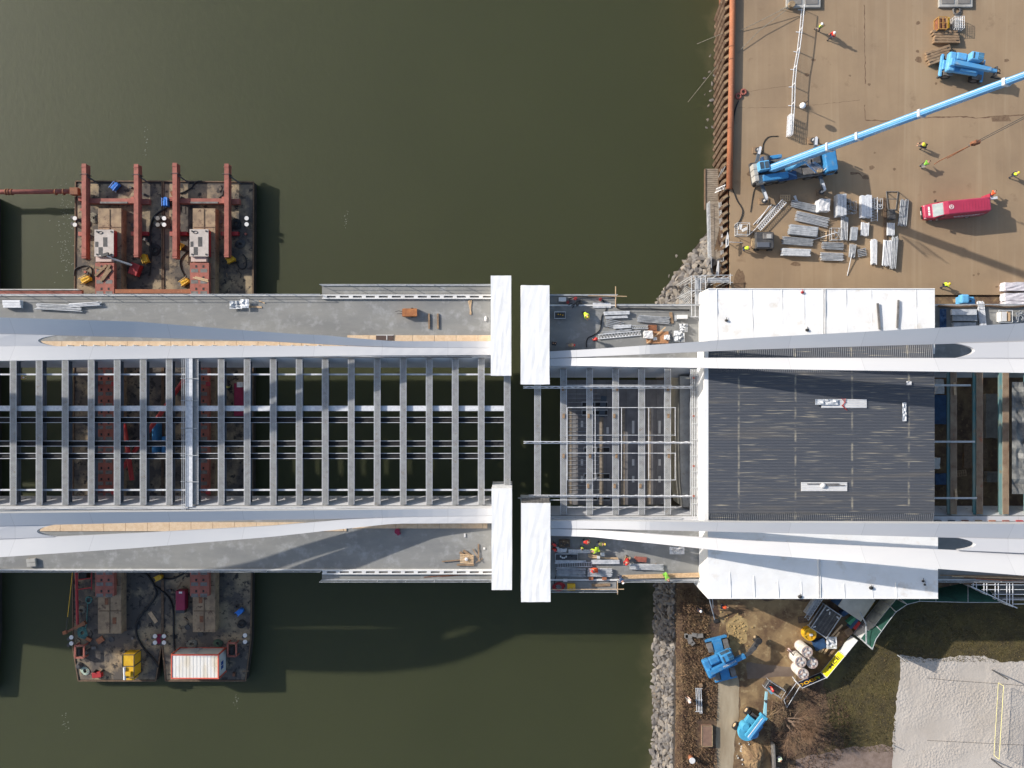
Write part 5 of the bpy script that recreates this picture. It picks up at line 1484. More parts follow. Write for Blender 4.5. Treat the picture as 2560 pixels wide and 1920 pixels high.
# small blue vehicle half hidden behind the bridge railing
r = root("compact_loader", P(2414, 758, 0), "small light blue loader half hidden behind the bridge railing", "loader", "blue telehandlers and lifts")
MB().box(P(2412, 756, 1.2) , (1.9, 1.3, .8)).build("body", BLUEP, r, bevel=.12)
MB().box(P(2409, 748, 1.9), (1.0, 1.1, .9)).build("cab", BLUEP, r, bevel=.2)
MB().box(P(2428, 760, 1.3), (.8, 1.2, .35)).build("bonnet", BLUEP, r, bevel=.05)
MB().cyl(P(2394, 748, .6) - Vector((0, .3, 0)), .45, .4, 14, axis=(-.3, 1, 0)).build("wheel", TAN, r)
MB().cyl(P(2400, 768, .45) - Vector((0, .2, 0)), .45, .35, 14, axis=(0, 1, 0)).build("wheel", BLACK, r)
MB().rect(2420, 750, 2429, 755, 1.75, 1.8).build("roof_window", GLASS, r)

# boom lift ---------------------------------------------------------------
r = root("boom_lift", P(1868, 1805, 0), "turquoise articulated boom lift with a caged basket, on the dirt track", "boom lift", "blue telehandlers and lifts", math.radians(52))
b().box((0, 0, .75), (2.9, 1.3, .45)).build("chassis", DARK, r, world=False)
for x, y in ((-1.15, 1.05), (1.15, 1.05), (-1.15, -1.05), (1.15, -1.05)): wheel(r, x, y, .48, .48, .42, WOODL)
for y, nm in ((.62, "hood"), (-.62, "hood")):
    b().lathe((-.35, y, 1.0), [(.62, 0), (.66, .3), (.6, .75), (.4, .86)], 20).box((.35, y, 1.35), (1.3, .85, .6)).build(nm, TURQ if y > 0 else BLUE, r, world=False)
b().lathe((-.75, 0, 1.0), [(1.05, 0), (1.1, .35), (1.0, .6)], 24).build("counterweight", TURQ, r, world=False)
for y, z in ((.22, 2.2), (-.16, 2.35), (-.5, 2.0)):
    b().taper((-1.1, y, z), (2.1, y, z - .05), .26, .34, .24, .3).build("boom_arm", (BLUEP if y != .22 else TURQ), r, world=False)
for y in (.05, -.34): b().beam((-1.0, y, 2.5 - abs(y)), (1.9, y, 2.45 - abs(y)), .07, .07).build("hydraulic_pipe", ALU, r, world=False)
b().box((2.05, 0, 2.2), (.35, .95, .6)).build("boom_knuckle", TURQ, r, world=False, bevel=.05)
Mi = ROOTM[r.name]
A = Mi @ Vector((2.1, -.2, 2.1)); B = P(1914, 1752, 2.0); C2 = P(1916, 1729, 2.0)
MB().taper(A, B, .34, .34, .24, .24).build("telescopic_arm", mat("pale turquoise", lin(140, 190, 202), .45), r)
MB().taper(B, C2, .26, .26, .24, .24).build("jib_arm", mat("pale turquoise jib", lin(150, 192, 200), .45), r)
MB().cyl(B - Vector((0, 0, .3)), .17, .6, 10).build("pivot_pin", DARK, r)
MB().beam(P(1920, 1722, 1.9), P(1930, 1733, 1.9), .3, .3).build("jib_bracket", TURQ, r)
ba = math.radians(-33)
bc = P(1931, 1716, 1.6)
def bk(x, y, z): return bc + Vector((x * math.cos(ba) - y * math.sin(ba), x * math.sin(ba) + y * math.cos(ba), z))
bas = MB().box(bc, (2.3, 1.0, .07), ba).build("basket_floor", WOODD, r)
mb = MB()
for z in (.5, 1.05):
    q = [bk(x, y, z) for x, y in ((-1.15, -.5), (1.15, -.5), (1.15, .5), (-1.15, .5), (-1.15, -.5))]
    mb.tube(q, .03, 5)
for x in (-1.15, -.6, 0, .6, 1.15):
    for y in (-.5, .5): mb.tube([bk(x, y, 0), bk(x, y, 1.05)], .025, 5)
mb.build("basket_rail", GALVD, bas)
MB().box(bk(-1.0, 0, .75), (.35, .8, .5), ba).build("control_box", DARK, bas)

# van -----------------------------------------------------------------------
VANP = mat("crimson van paint", lin(176, 58, 84), .35, c2=lin(164, 52, 76), scale=.7, spec=.6)
van = root("van", P(2372, 528, 0), "crimson panel van with white bonnet lettering and a round roof emblem", "van", None, math.radians(5.5))
def vsec(x, w, z0, z1, rw):
    return [(x, -w, z0), (x, -w, z1 * .62), (x, -rw, z1 - .06), (x, -rw + .12, z1), (x, rw - .12, z1), (x, rw, z1 - .06), (x, w, z1 * .62), (x, w, z0)]
# local +x is the rear
secs = [vsec(-3.62, .62, .45, .95, .5), vsec(-3.5, .86, .35, 1.12, .74), vsec(-2.75, .97, .32, 1.36, .84), vsec(-1.95, .99, .3, 2.42, .78), vsec(-1.45, .99, .3, 2.62, .80), vsec(3.45, .99, .3, 2.62, .80), vsec(3.6, .97, .36, 2.55, .78)]
vs = [v for s_ in secs for v in s_]; n = 8
fs = [(i * n + k, (i + 1) * n + k, (i + 1) * n + (k + 1) % n, i * n + (k + 1) % n) for i in range(len(secs) - 1) for k in range(n)] + [tuple(range(n)), tuple(range((len(secs) - 1) * n, len(secs) * n))[::-1]]
vb = b().add(vs, fs).build("body", VANP, van, world=False, normals=True, bevel=.05)
b().add([(-2.72, -.76, 1.42), (-2.72, .76, 1.42), (-2.0, .70, 2.40), (-2.0, -.70, 2.40)], [(0, 1, 2, 3)]).build("windscreen", mat("bright windscreen", lin(150, 160, 158), .08, spec=.9, c2=lin(120, 134, 136), scale=.9), van, world=False)
for y in (-1, 1):
    b().add([(-2.5, y * .985, 1.45), (-1.4, y * .995, 1.45), (-1.45, y * .86, 2.2), (-2.05, y * .86, 2.2)], [(0, 1, 2, 3)]).build("side_window", GLASS, van, world=False)
    b().box((-2.35, y * 1.14, 1.5), (.12, .26, .34)).build("mirror", BLACK, van, world=False)
    b().box((-3.42, y * .62, .98), (.22, .34, .12)).build("headlight", W, van, world=False)
    for x in (-2.55, 1.9): wheel(van, x, y * .88, .36, .36, .24, ALU)
b().box((-3.66, 0, .62), (.12, 1.4, .3)).build("bumper", BLACK, van, world=False)
b().box((-3.74, 0, .6), (.02, .5, .12)).build("number_plate", W, van, world=False)
mb = b()
for k in range(9): mb.box((.2 + .36 * k - .0, 0, 2.632), (.05, 1.1, .02))
mb.build("roof_rib", VANP, vb, world=False)
mb = b()
ang = [i * math.pi / 12 for i in range(25)]
mb.tube([(-1.12 + .24 * math.cos(a), .05 + .24 * math.sin(a), 2.625) for a in ang], .035, 5)
mb.tube([(-1.12, .2, 2.63), (-1.0, -.08, 2.63), (-1.25, -.05, 2.63), (-1.12, .2, 2.63)], .035, 5)
mb.build("roof_emblem", W, van, world=False)
mb = b()
rr = random.Random(5)
for k, (y0, y1) in enumerate(((-.5, -.16), (-.1, .1), (.16, .55))):
    mb.box((-3.08, (y0 + y1) / 2, 1.262), (.2, y1 - y0, .02), 0, Matrix.Rotation(-.3, 3, 'Y'))
mb.build("bonnet_lettering", W, van, world=False)
mb = b()
for row in range(4):
    x = -.6 + .2 * row
    while x < 3.2 - .3 * row:
        w = rr.uniform(.12, .4); mb.box((x + w / 2, -.995 + .0 * row, 1.9 - .28 * row), (w, .02, .1)); x += w + rr.uniform(.05, .16)
mb.build("side_lettering", W, van, world=False)
for y in (-.55, .55): b().box((-2.86, y, 1.31), (.1, .26, .02)).build("vent", BLACK, van, world=False)
b().box((3.9, .85, 1.2), (.06, .9, 1.7), .0).build("rear_door", VANP, van, world=False)
thing(MB().beam(P(2450, 499, .9), P(2493, 494, .9), .3, .12).beam(P(2455, 499, .4), P(2460, 499, .9), .1, .1).beam(P(2488, 495, 0), P(2488, 495, .9), .08, .08).beam(P(2456, 499, 0), P(2456, 499, .9), .08, .08), "trestle_board", ALU, "white board on trestles behind the crimson van", "trestle")
# ------------------------------------------------------------ riprap stones
def rock_mesh(seed):
    r = random.Random(seed); bm = bmesh.new()
    pts = []
    for k in range(16):
        v = Vector((r.gauss(0, 1), r.gauss(0, 1), r.gauss(0, 1))).normalized()
        pts.append(bm.verts.new((v.x * r.uniform(.75, 1.05), v.y * r.uniform(.6, .95), v.z * r.uniform(.5, .8))))
    h = bmesh.ops.convex_hull(bm, input=pts)
    for v in [g for g in h["geom_interior"] if isinstance(g, bmesh.types.BMVert)]: bm.verts.remove(v)
    me = bpy.data.meshes.new("boulder"); bm.to_mesh(me); bm.free()
    return me
ROCKM = [rock_mesh(100 + k) for k in range(12)]
ROCKD = mat("darker quarry stone", lin(128, 124, 120), .9, c2=lin(100, 96, 94), scale=1.1, c3=lin(122, 106, 88), s3=2.5, bump=.5, bscale=5)
for i, me in enumerate(ROCKM): me.materials.append(ROCK if i % 3 else ROCKD)  # every third boulder mesh takes the darker tone
def bank_z(px, py):
    for i in range(len(st) - 1):
        if st[i][0] <= py <= st[i + 1][0]:
            t = (py - st[i][0]) / (st[i + 1][0] - st[i][0])
            xw = st[i][1] + (st[i + 1][1] - st[i][1]) * t; xc = st[i][2] + (st[i + 1][2] - st[i][2]) * t
            f = (px - xw) / (xc - xw)
            return -7.4 + min(max(f, -.2), 1.2) * 6.6
    return -.5
rr = random.Random(77)
n_ind = 0; rest = MB()
spots = []
def scatter(n, gen, dmin):
    t = 0; got = []
    while len(got) < n and t < n * 60:
        t += 1
        x, y = gen()
        if all((x - a) ** 2 + (y - b_) ** 2 > dmin ** 2 for a, b_ in got): got.append((x, y))
    return got
def gen_up():
    while True:
        x, y = rr.uniform(1640, 1782), rr.uniform(590, 768)
        if y > 592 + max(0, (1768 - x)) * 1.28 and x < 1778 - max(0, y - 690) * .55: return x, y
def gen_lo():
    y = rr.uniform(1448, 1925); return rr.uniform(1638 - (y - 1450) * .012, 1688 - (y - 1450) * .016), y
def water_x(py):
    for i in range(len(st) - 1):
        if st[i][0] <= py <= st[i + 1][0]:
            t = (py - st[i][0]) / (st[i + 1][0] - st[i][0]); return st[i][1] + (st[i + 1][1] - st[i][1]) * t, st[i][2] + (st[i + 1][2] - st[i][2]) * t
    return 1640, 1690
up = [(x, y, rr.uniform(.42, .92), "grey angular boulder in the upper stone bank beside the timber ramp", "boulders of the upper bank", True) for x, y in scatter(112, gen_up, 9.2)]
lo = [(x, y, rr.uniform(.32, .68), "grey angular boulder in the long stone strip along the lower shore", "boulders of the lower shore", True) for x, y in scatter(390, gen_lo, 6.9)]
lo.sort(key=lambda q: -q[2])
for k, (x, y, s, lb, g, ind) in enumerate(up + lo):
    # the stones lie on the sloping bank; find the height whose ground lies under this pixel
    z = bank_z(x, y) + s * .25
    me = ROCKM[rr.randrange(12)]
    rot = (rr.uniform(-.5, .5), rr.uniform(-.5, .5), rr.uniform(0, 6.28)); sc3 = (s * rr.uniform(.85, 1.25), s * rr.uniform(.75, 1.05), s * rr.uniform(.7, 1.))
    if n_ind < 296:
        o = bpy.data.objects.new("boulder", me); COL.objects.link(o)
        o.location = P(x, y, z); o.rotation_euler = rot; o.scale = sc3
        tag(o, lb, "boulder", g, 'thing'); n_ind += 1
    else:
        from mathutils import Euler
        M_ = Matrix.Translation(P(x, y, z)) @ Euler(rot).to_matrix().to_4x4() @ Matrix.Diagonal((*sc3, 1))
        rest.add([M_ @ v.co for v in me.vertices], [tuple(p.vertices) for p in me.polygons])
tag(rest.build("riprap_stones", ROCKD), "mass of smaller grey stones filling the stone strip along the lower shore", "stones", kind='stuff')
for k, (x, y, s) in enumerate(((1779, 251, .42), (1771, 265, .35), (1764, 240, .45), (1790, 165, .4), (1768, 300, .4), (1780, 210, .5), (1760, 195, .4), (1690, 640, .4), (1672, 690, .35), (1786, 190, .4), (1776, 228, .35), (1788, 275, .42), (1782, 318, .36), (1773, 180, .34), (1790, 232, .4), (1766, 320, .32), (1786, 340, .38), (1775, 140, .34))):
    o = bpy.data.objects.new("boulder", ROCKM[k % 12]); COL.objects.link(o)
    o.location = P(x, y, WZ - s * (.2 if k else -.2)); o.scale = (s, s * .8, s * .6); o.rotation_euler = (0, 0, k)
    tag(o, "pale stone breaking the surface near the sheet pile wall" if k == 0 else "drowned boulder lying in the shallows at the quay", "boulder", "boulders in the shallows", 'thing')

# ------------------------------------------------------------ bare tree
tr = root("bare_tree", P(1962, 1796, 0), "bare brown leafless tree with a wide crown of fine twigs", "tree")
mb = MB(); tw = MB(); rr = random.Random(9)
def grow(p, d, L, r_, lev):
    q = p + d * L
    m1 = p.lerp(q, .5) + Vector((rr.gauss(0, .05), rr.gauss(0, .05), rr.gauss(0, .04))) * L
    (mb if lev < 2 else tw).tube([p, m1, q], r_, 6 if lev < 2 else 3, r_ * .6)
    if lev >= 5: return
    for _ in range((4, 4, 4, 4, 3)[lev]):
        dd = (d + Vector((rr.gauss(0, .5), rr.gauss(0, .5), rr.gauss(0, .32)))).normalized()
        if dd.z < .05: dd.z = abs(dd.z) + .12; dd.normalize()
        grow(p.lerp(q, rr.uniform(.45, 1.)), dd, L * rr.uniform(.58, .82), r_ * .52, lev + 1)
base = P(1962, 1796, 0)
for k in range(4):
    a = -.5 + rr.uniform(-1.5, 1.5)
    grow(base, Vector((math.cos(a) * .55, math.sin(a) * .45, .78)).normalized(), rr.uniform(1.7, 2.3), .16 if k == 0 else .1, 0)
mb.build("trunk", mat("grey brown bark", lin(110, 92, 78), .9), tr)
tw.build("crown", mat("fine brown twigs", lin(104, 80, 62), .9, c2=lin(136, 110, 86), scale=1.2), tr)
dead = MB()
for k in range(14):
    x, y = rr.uniform(1925, 1975), rr.uniform(1745, 1800); a = rr.uniform(0, 6.28); L = rr.uniform(.8, 2.4)
    p = P(x, y, .15); dead.tube([p, p + Vector((math.cos(a) * L * .5, math.sin(a) * L * .5, .2)), p + Vector((math.cos(a) * L, math.sin(a) * L, .08))], .035, 4, .012)
thing(dead, "brushwood", WOOD, "loose dead branches scattered beside the bare tree's base", "branch")

# ------------------------------------------------------------ cable drums
def drum(x, y, h, rad, label, mwall, mrim, z0=0., grp="tall white cable drums"):
    """upright drum whose top wheel the photograph shows at x, y"""
    c = P(x, y, z0 + h); c.z = z0
    r = root("cable_drum", c, label, "cable drum", grp)
    N = 20
    mb = MB()
    prof = [(rad * .93, .06), (rad * .93, h - .1)]
    mb.lathe(c, prof, 24)
    for k in range(N):
        a = 2 * math.pi * k / N
        mb.box(c + Vector((rad * .93 * math.cos(a), rad * .93 * math.sin(a), h / 2)), (.05, .13, h - .18), a)
    mb.build("stave_wall", mwall, r)
    for zz in (0, h - .08):
        mb = MB()
        n = 28
        ring = lambda q, z: [c + Vector((q * math.cos(2 * math.pi * i / n), q * math.sin(2 * math.pi * i / n), z)) for i in range(n)]
        a1, a2, b1, b2 = ring(rad, zz), ring(rad * .8, zz), ring(rad, zz + .1), ring(rad * .8, zz + .1)
        mb.add(a1 + a2 + b1 + b2, [f for i in range(n) for f in ((i, n + i, n + (i + 1) % n, (i + 1) % n), (2 * n + i, 2 * n + (i + 1) % n, 3 * n + (i + 1) % n, 3 * n + i), (i, (i + 1) % n, 2 * n + (i + 1) % n, 2 * n + i), (n + i, 3 * n + i, 3 * n + (i + 1) % n, n + (i + 1) % n))])
        w = mb.build("rim_wheel", mrim, r)
        sp = MB()
        for k in range(4):
            a = k * math.pi / 2 + .2
            sp.beam(c + Vector((0, 0, zz + .06)), c + Vector((rad * .8 * math.cos(a), rad * .8 * math.sin(a), zz + .06)), rad * .2, .07)
        sp.cyl(c + Vector((0, 0, zz + .02)), rad * .3, .09, 14)
        sp.build("spokes", mrim, w)
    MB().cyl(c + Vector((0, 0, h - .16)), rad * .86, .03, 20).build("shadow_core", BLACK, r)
    MB().box(c + Vector((.12, -.05, h + .045)), (rad * .5, rad * .36, .04), .1).build("label_sheet", W, r)
    return r
RIM = mat("rusty pale rim", lin(182, 172, 164), .7, c2=lin(156, 128, 118), scale=2.)
for x, y, h, lb in ((2018, 1630, 2.5, "tall white cable drum with a label sheet, the one toward the corrugated shelter"), (2002, 1655, 2.3, "tall white cable drum between the top one and the lowest one"), (2031, 1658, 2.0, "tall white cable drum closest to the yellow banner"), (2008, 1685, 2.4, "tall white cable drum standing at the navy banner")):
    drum(x, y, h, .66, lb, mat("white staves " + str(x), lin(228, 224, 216), .75, c2=lin(190, 184, 174), scale=2.2), RIM)
drum(2025, 1586, .9, .78, "low bright yellow cable drum beside the grating stack", YEL, YEL)

# ------------------------------------------------------------ banner fence
def fence_panel(x0, y0, x1, y1, h, m, name, label, z0=.1):
    """panel whose foot runs between two photo points on the ground"""
    A, B = P(x0, y0, 0), P(x1, y1, 0)
    r = root(name, (A + B) / 2, label, "fence panel", "fence panels along the lawn")
    d = (B - A).normalized(); nrm = Vector((-d.y, d.x, 0))
    MB().beam(A + Vector((0, 0, (h + z0) / 2)), B + Vector((0, 0, (h + z0) / 2)), .03, h - z0).build("banner_sheet", m, r)
    mb = MB()
    for p in (A, B): mb.tube([p, p + Vector((0, 0, h + .08))], .05, 6)
    mb.tube([A + Vector((0, 0, h + .03)), B + Vector((0, 0, h + .03))], .035, 6)
    mb.tube([A + Vector((0, 0, .06)), B + Vector((0, 0, .06))], .035, 6)
    mb.build("fence_frame", GALV, r)
    return r, A, B, d
rN, A, B, d = fence_panel(1992.5, 1706, 2051, 1681, 1.75, SIGNB, "banner_fence", "navy blue banner fence panel with yellow lettering")
nrm = Vector((d.y, -d.x, 0))                  # the lawn side, where the print faces
def banner_text(rt, A, B, d, nrm, txt, t, size, z, m, sx=1.0):
    """lettering printed on the lawn side and showing through the cloth, so it reads mirrored from inside"""
    xax = d if nrm.dot(Vector((d.y, -d.x, 0))) > 0 else -d
    M_ = Matrix(((xax.x * sx, 0, nrm.x, 0), (xax.y * sx, 0, nrm.y, 0), (0, 1, 0, 0), (0, 0, 0, 1)))
    p = A.lerp(B, t) + Vector((0, 0, z))
    mb = text_mb(txt, size, Matrix.Translation(p) @ M_, .019, .03)
    mb.build("lettering", m, rt)
banner_text(rN, A, B, d, nrm, "DOGU", .38, 1.05, .95, YEL, .85)
mb = MB()
for k in range(5):
    p = A.lerp(B, .70 + .035 * k); mb.box(p + Vector((0, 0, .85 + .1 * (k % 2))), (.07, .05, .42 - .1 * (k % 2)), math.atan2(d.y, d.x))
mb.build("small_print", GREENF, rN)
rY, A, B, d = fence_panel(2052, 1680, 2096, 1627, 1.85, SIGNY, "banner_fence", "bright yellow banner fence panel with black lettering")
nrm = Vector((d.y, -d.x, 0))
banner_text(rY, A, B, d, nrm, "MCE", .58, 1.0, .95, BLACK, .9)
mb = MB()
for k in range(6):
    p = A.lerp(B, .2 + .03 * k); mb.box(p + Vector((0, 0, 1.0)), (.05, .05, .5), math.atan2(d.y, d.x))
mb.build("small_print", GREYM, rY)
fence_panel(2097, 1626, 2127, 1589, 1.85, mat("white fence sheet", lin(208, 208, 204), .7), "white_fence", "plain white fence panel next to the yellow banner")
fence_panel(2133, 1583, 2150, 1562, 2.0, mat("pale fence sheet", lin(196, 196, 190), .7), "white_fence", "plain pale panel at the foot of the green net, lower one")
pts = [(2150, 1561), (2164, 1545), (2180, 1525), (2200, 1500), (2215, 1482)]
for k in range(4):
    fence_panel(*pts[k], *pts[k + 1], 2.6, mat("grey fence sheet %d" % k, lin(176 + 5 * k, 176 + 5 * k, 170), .75, c2=lin(150, 150, 146), scale=1.5), "white_fence", ("dirty pale panel beneath the green net, first beyond the white post", "dirty pale panel beneath the green net, second beyond the white post", "dirty pale panel beneath the green net, third beyond the white post", "dirty pale panel beneath the green net, beside the shelter hem")[k])
# tall green net above the panels
gn = root("debris_net", P(2190, 1540, 0), "tall dark green net hung on grey poles above the pale panels", "net")
bot = [(2133, 1583, 2.1), (2150, 1562, 2.1), (2164, 1546, 2.65), (2180, 1526, 2.65), (2200, 1501, 2.65), (2216, 1483, 2.65)]
top = [(2181, 1623), (2190, 1598), (2204, 1578), (2222, 1553), (2240, 1530), (2268, 1511)]
Bp = []; Tp = []
for (bx, by, bz), (tx, ty) in zip(bot, top):
    g = P(bx, by, 0); Bp.append(Vector((g.x, g.y, bz)))
    Tp.append(P(tx, ty, 5.6))
MB().strip(Bp, Tp, 0).build("net_sheet", GREENN, gn)
mb = MB()
for k in (0, 2, 4, 5):
    g = P(bot[k][0], bot[k][1], 0); mb.tube([g, Bp[k], Tp[k]], .07, 6)
mb.tube(Tp, .04, 5); mb.tube([Bp[0], Tp[0]], .09, 6); mb.tube([P(2150, 1530, 3.0), P(2165, 1560, 3.2), P(2166, 1610, 5.2)], .09, 6)
mb.build("net_pole", GALVD, gn)
top2 = [(2268, 1511), (2300, 1503), (2340, 1504), (2420, 1506), (2500, 1506)]
bot2 = [(2216, 1470), (2290, 1470), (2340, 1472), (2420, 1455), (2470, 1470)]
gn2 = root("debris_net", P(2400, 1490, 0), "long dark green net running along the bridge toward the scaffold", "net")
MB().strip([P(x, y, 2.6) for x, y in bot2], [P(x, y, 5.6) for x, y in top2]).build("net_sheet", GREENN, gn2)
mb = MB().tube([P(x, y, 5.62) for x, y in top2], .04, 5)
for (x, y), (x2, y2) in zip(bot2, top2): mb.tube([P(x, y, 0), P(x, y, 2.6), P(x2, y2, 5.6)], .06, 5)
mb.build("net_pole", GALVD, gn2)
r = root("fence_frame", P(1975, 1755, 0), "leaning bare fence frame of thin tubes beside the navy banner", "fence")
mb = MB()
for a, b_, z1, z2 in (((1992, 1706), (1960, 1750), 1.8, .1), ((2001, 1714), (1967, 1769), 1.8, .1), ((1981, 1692), (1995, 1710), 1.2, 1.8), ((1960, 1750), (1967, 1769), .1, .1), ((1985, 1700), (2003, 1718), .3, 1.85)):
    mb.tube([P(*a, z1), P(*b_, z2)], .045, 5)
mb.build("tube_frame", GALV, r)

# ------------------------------------------------------------ yard goods by the fence
def rot_rect(cx, cy, w, h, ang, z0, z1, name, m, parent=None):
    c = P(cx, cy, z1)
    mb = MB().box((c.x, c.y, (z0 + z1) / 2), (S(w, z1), S(h, z1), z1 - z0), math.radians(ang))
    return mb.build(name, m, parent)
r = root("grating_stack", P(2062, 1556, 0), "stack of dark steel gratings in a galvanised frame, standing askew", "grating")
a = math.radians(35)
c = P(2066, 1555, 1.2)
ux, uy = Vector((math.cos(a - math.pi / 2 + 1.57 + .42), math.sin(a + .42), 0)), None
dx = Vector((math.cos(math.radians(56)), math.sin(math.radians(56)), 0)); dy = Vector((dx.y, -dx.x, 0))
Lx, Ly = 3.2, 2.2
MB().box((c.x, c.y, .5), (Lx - .1, Ly - .1, .9), math.radians(56)).build("grating_pile", DARK, r)
mb = MB()
for k in range(22): 
    q = c + dx * (-Lx / 2 + Lx * (k + .5) / 22); mb.beam(Vector((q.x, q.y, 1.0)) - dy * Ly * .46, Vector((q.x, q.y, 1.0)) + dy * Ly * .46, .05, .06)
for k in range(5):
    q = c + dy * (-Ly / 2 + Ly * (k + .5) / 5); mb.beam(Vector((q.x, q.y, 1.02)) - dx * Lx * .47, Vector((q.x, q.y, 1.02)) + dx * Lx * .47, .04, .06)
mb.build("grating_bars", GREYM, r)
mb = MB()
for s in (-1, 1):
    for z in (.3, 1.15):
        mb.beam(Vector((c.x, c.y, z)) + dy * s * Ly / 2 - dx * Lx * .53, Vector((c.x, c.y, z)) + dy * s * Ly / 2 + dx * Lx * .53, .1, .1)
        mb.beam(Vector((c.x, c.y, z)) + dx * s * Lx / 2 - dy * Ly * .53, Vector((c.x, c.y, z)) + dx * s * Lx / 2 + dy * Ly * .53, .1, .1)
    for t in (-1, 1): mb.beam(Vector((c.x, c.y, 0)) + dx * s * Lx / 2 + dy * t * Ly / 2, Vector((c.x, c.y, 1.25)) + dx * s * Lx / 2 + dy * t * Ly / 2, .1, .1)
mb.build("stack_frame", GALVD, r)
for k, (u, v) in enumerate(((1.3, -.6), (1.1, -.2), (1.2, .9), (-1.3, -.8))):
    q = c + dx * u + dy * v; MB().box((q.x, q.y, 1.08), (.36, .14, .02), .4 + k).build("paper_tag", W, r)
r = root("storage_container", P(2140, 1505, 0), "pale flat roofed storage container half under the shelter hem, askew", "container")
cc = P(2142, 1508, 2.4)
MB().box((cc.x, cc.y, 1.15), (3.0, 3.2, 2.3), math.radians(56)).build("wall_body", BLUED, r)
MB().box((cc.x, cc.y, 2.35), (3.06, 3.26, .1), math.radians(56)).build("roof", mat("pale container roof", lin(196, 190, 178), .7, c2=lin(178, 172, 160), scale=1.), r)
def truss(x0, y0, x1, y1, z, w, label, m=ALU, n=12, group="lattice girders", flat=True, name="lattice_girder"):
    A, B = P(x0, y0, z), P(x1, y1, z)
    d = (B - A).normalized(); s_ = Vector((-d.y, d.x, 0)) * w
    r = root(name, (A + B) / 2, label, "lattice girder", group)
    MB().tube([A, B], .05, 5).tube([A + s_, B + s_], .05, 5).build("chord", m, r)
    mb = MB(); L = (B - A).length
    for k in range(n):
        p, q = A + d * (L * k / n), A + d * (L * (k + 1) / n); mid = (p + q) / 2 + s_
        mb.tube([p, mid, q], .032, 4)
    mb.build("lacing", m, r)
    return r
truss(2021, 1551, 2058, 1496, 1.0, .55, "aluminium lattice girder leaning beside the grating stack", GALVD, 9)
rot_rect(2036, 1512, 60, 14, 56, .02, .8, "board_pile", GALVD)
tag(bpy.context.scene.objects["board_pile"], "grey boards stacked beside the leaning lattice girder", "boards", kind='thing')
def pallet(x, y, ang, label, z=0., m=WOODL, group="wooden pallets", lay=1):
    r = root("pallet", P(x, y, z), label, "pallet", group, math.radians(ang))
    for k in range(3): MB().box((0, -.34 + .34 * k, .06), (1.2, .1, .1)).build("bearer", m, r, world=False)
    for k in range(5): MB().box((-.54 + .27 * k, 0, .13), (.17, .8, .022)).build("deck_board", m, r, world=False)
    return r
pallet(2007, 1548, 8, "dull grey brown pallet beside the foot of the lattice girder", 0, WOODD)
for k, (x, y, w, h, z1, ang, m, lb, nm) in enumerate(((2112, 1533, 16, 12, .7, 35, BLUED, "dark blue crate behind the grating stack", "crate"), (2133, 1555, 22, 14, .9, 40, mat("crate green", lin(70, 140, 110), .6), "green crate between the gratings and the pale panels", "crate"),
                                                    (2141, 1563, 22, 12, 1.0, 55, REDD, "red sheet beside the green crate", "steel_sheet"), (2136, 1560, 30, 6, 1.05, 50, BLUED, "dark blue strip lying over green crate and red sheet", "strip_board"),
                                                    (2172, 1513, 14, 26, 1.2, -40, YEL, "yellow drum shape half hidden by the pale panels", "barrel_box"), (2050, 1612, 30, 24, .5, 20, BLUED, "dark blue tarpaulin heap among the white drums", "tarpaulin_heap"),
                                                    (2122, 1580, 18, 18, .6, 35, WOODD, "weathered box at the end of the timber pile", "crate"))):
    o = rot_rect(x, y, w, h, ang, .02, z1, nm, m)
    tag(o, lb, nm.replace("_", " "), kind='thing')
plank_px([(2042, 1626, 2058, 1604), (2047, 1630, 2066, 1602), (2052, 1631, 2090, 1578), (2060, 1634, 2098, 1580), (2044, 1620, 2060, 1608), (2070, 1600, 2106, 1562)], .3, .2, .1, WOODL, "timber_pile", "untidy pile of pale timbers along the inside of the fence", "timber")
plank_px([(2072, 1640, 2092, 1616)], .1, .25, .1, WOOD, "plank", "single plank lying against the foot of the yellow banner", "plank")
tag(tarp_sheet(2066, 1592, 2092, 1622, .65, 6, 7, .2, 44).build("crumpled_plastic", PLASTIC), "crumpled clear plastic thrown over the timber pile", "plastic", kind='thing')
hose([(1968, 1622), (1980, 1634), (1992, 1648), (2004, 1662)], 1.2, .06, BLACK, "black strap between the white cable drums", "strap", "strap")
thing(MB().cyl(P(1972, 1624, 0), .16, .5, 10).sphere(P(1972, 1624, .55), .2, 10, 6), "marker_post", mat("pale pink cap", lin(226, 190, 180), .6), "small pinkish capped marker post beside the cable drums", "post")

# scrub side goods
r = root("steel_tray", P(1768, 1840, 0), "rusty brown rectangular steel tray lying in the scrub", "tray")
MB().rect(1755, 1815, 1781, 1866, .02, .55).build("tray_body", mat("brown tray", lin(136, 108, 90), .8, c2=lin(120, 94, 80), scale=1.5), r)
mb = MB()
for a, b_ in (((1755, 1815), (1781, 1815)), ((1781, 1815), (1781, 1866)), ((1781, 1866), (1755, 1866)), ((1755, 1866), (1755, 1815))): mb.beam(P(*a, .57), P(*b_, .57), .07, .05)
mb.build("rim", TAN, r)
r = root("trestle_scaffold", P(1747, 1752, 0), "two galvanised scaffold frames lying in the scrub", "scaffold frame")
for dx_ in (0, 8):
    mb = MB()
    for k in (0, 4.5): mb.tube([P(1740 + dx_ + k, 1720 + dx_ * .3, .5), P(1742.5 + dx_ + k, 1779 + dx_ * .6, .5)], .05, 5)
    for t in (0, .5, 1): mb.tube([P(1738 + dx_, 1721 + 58 * t, .5), P(1748 + dx_, 1721 + 58 * t, .52)], .04, 5)
    mb.build("frame", GALV, r)
r = root("marker_buoy", P(1727, 1892, 0), "orange marker drum with a round white lid, standing in the scrub", "marker")
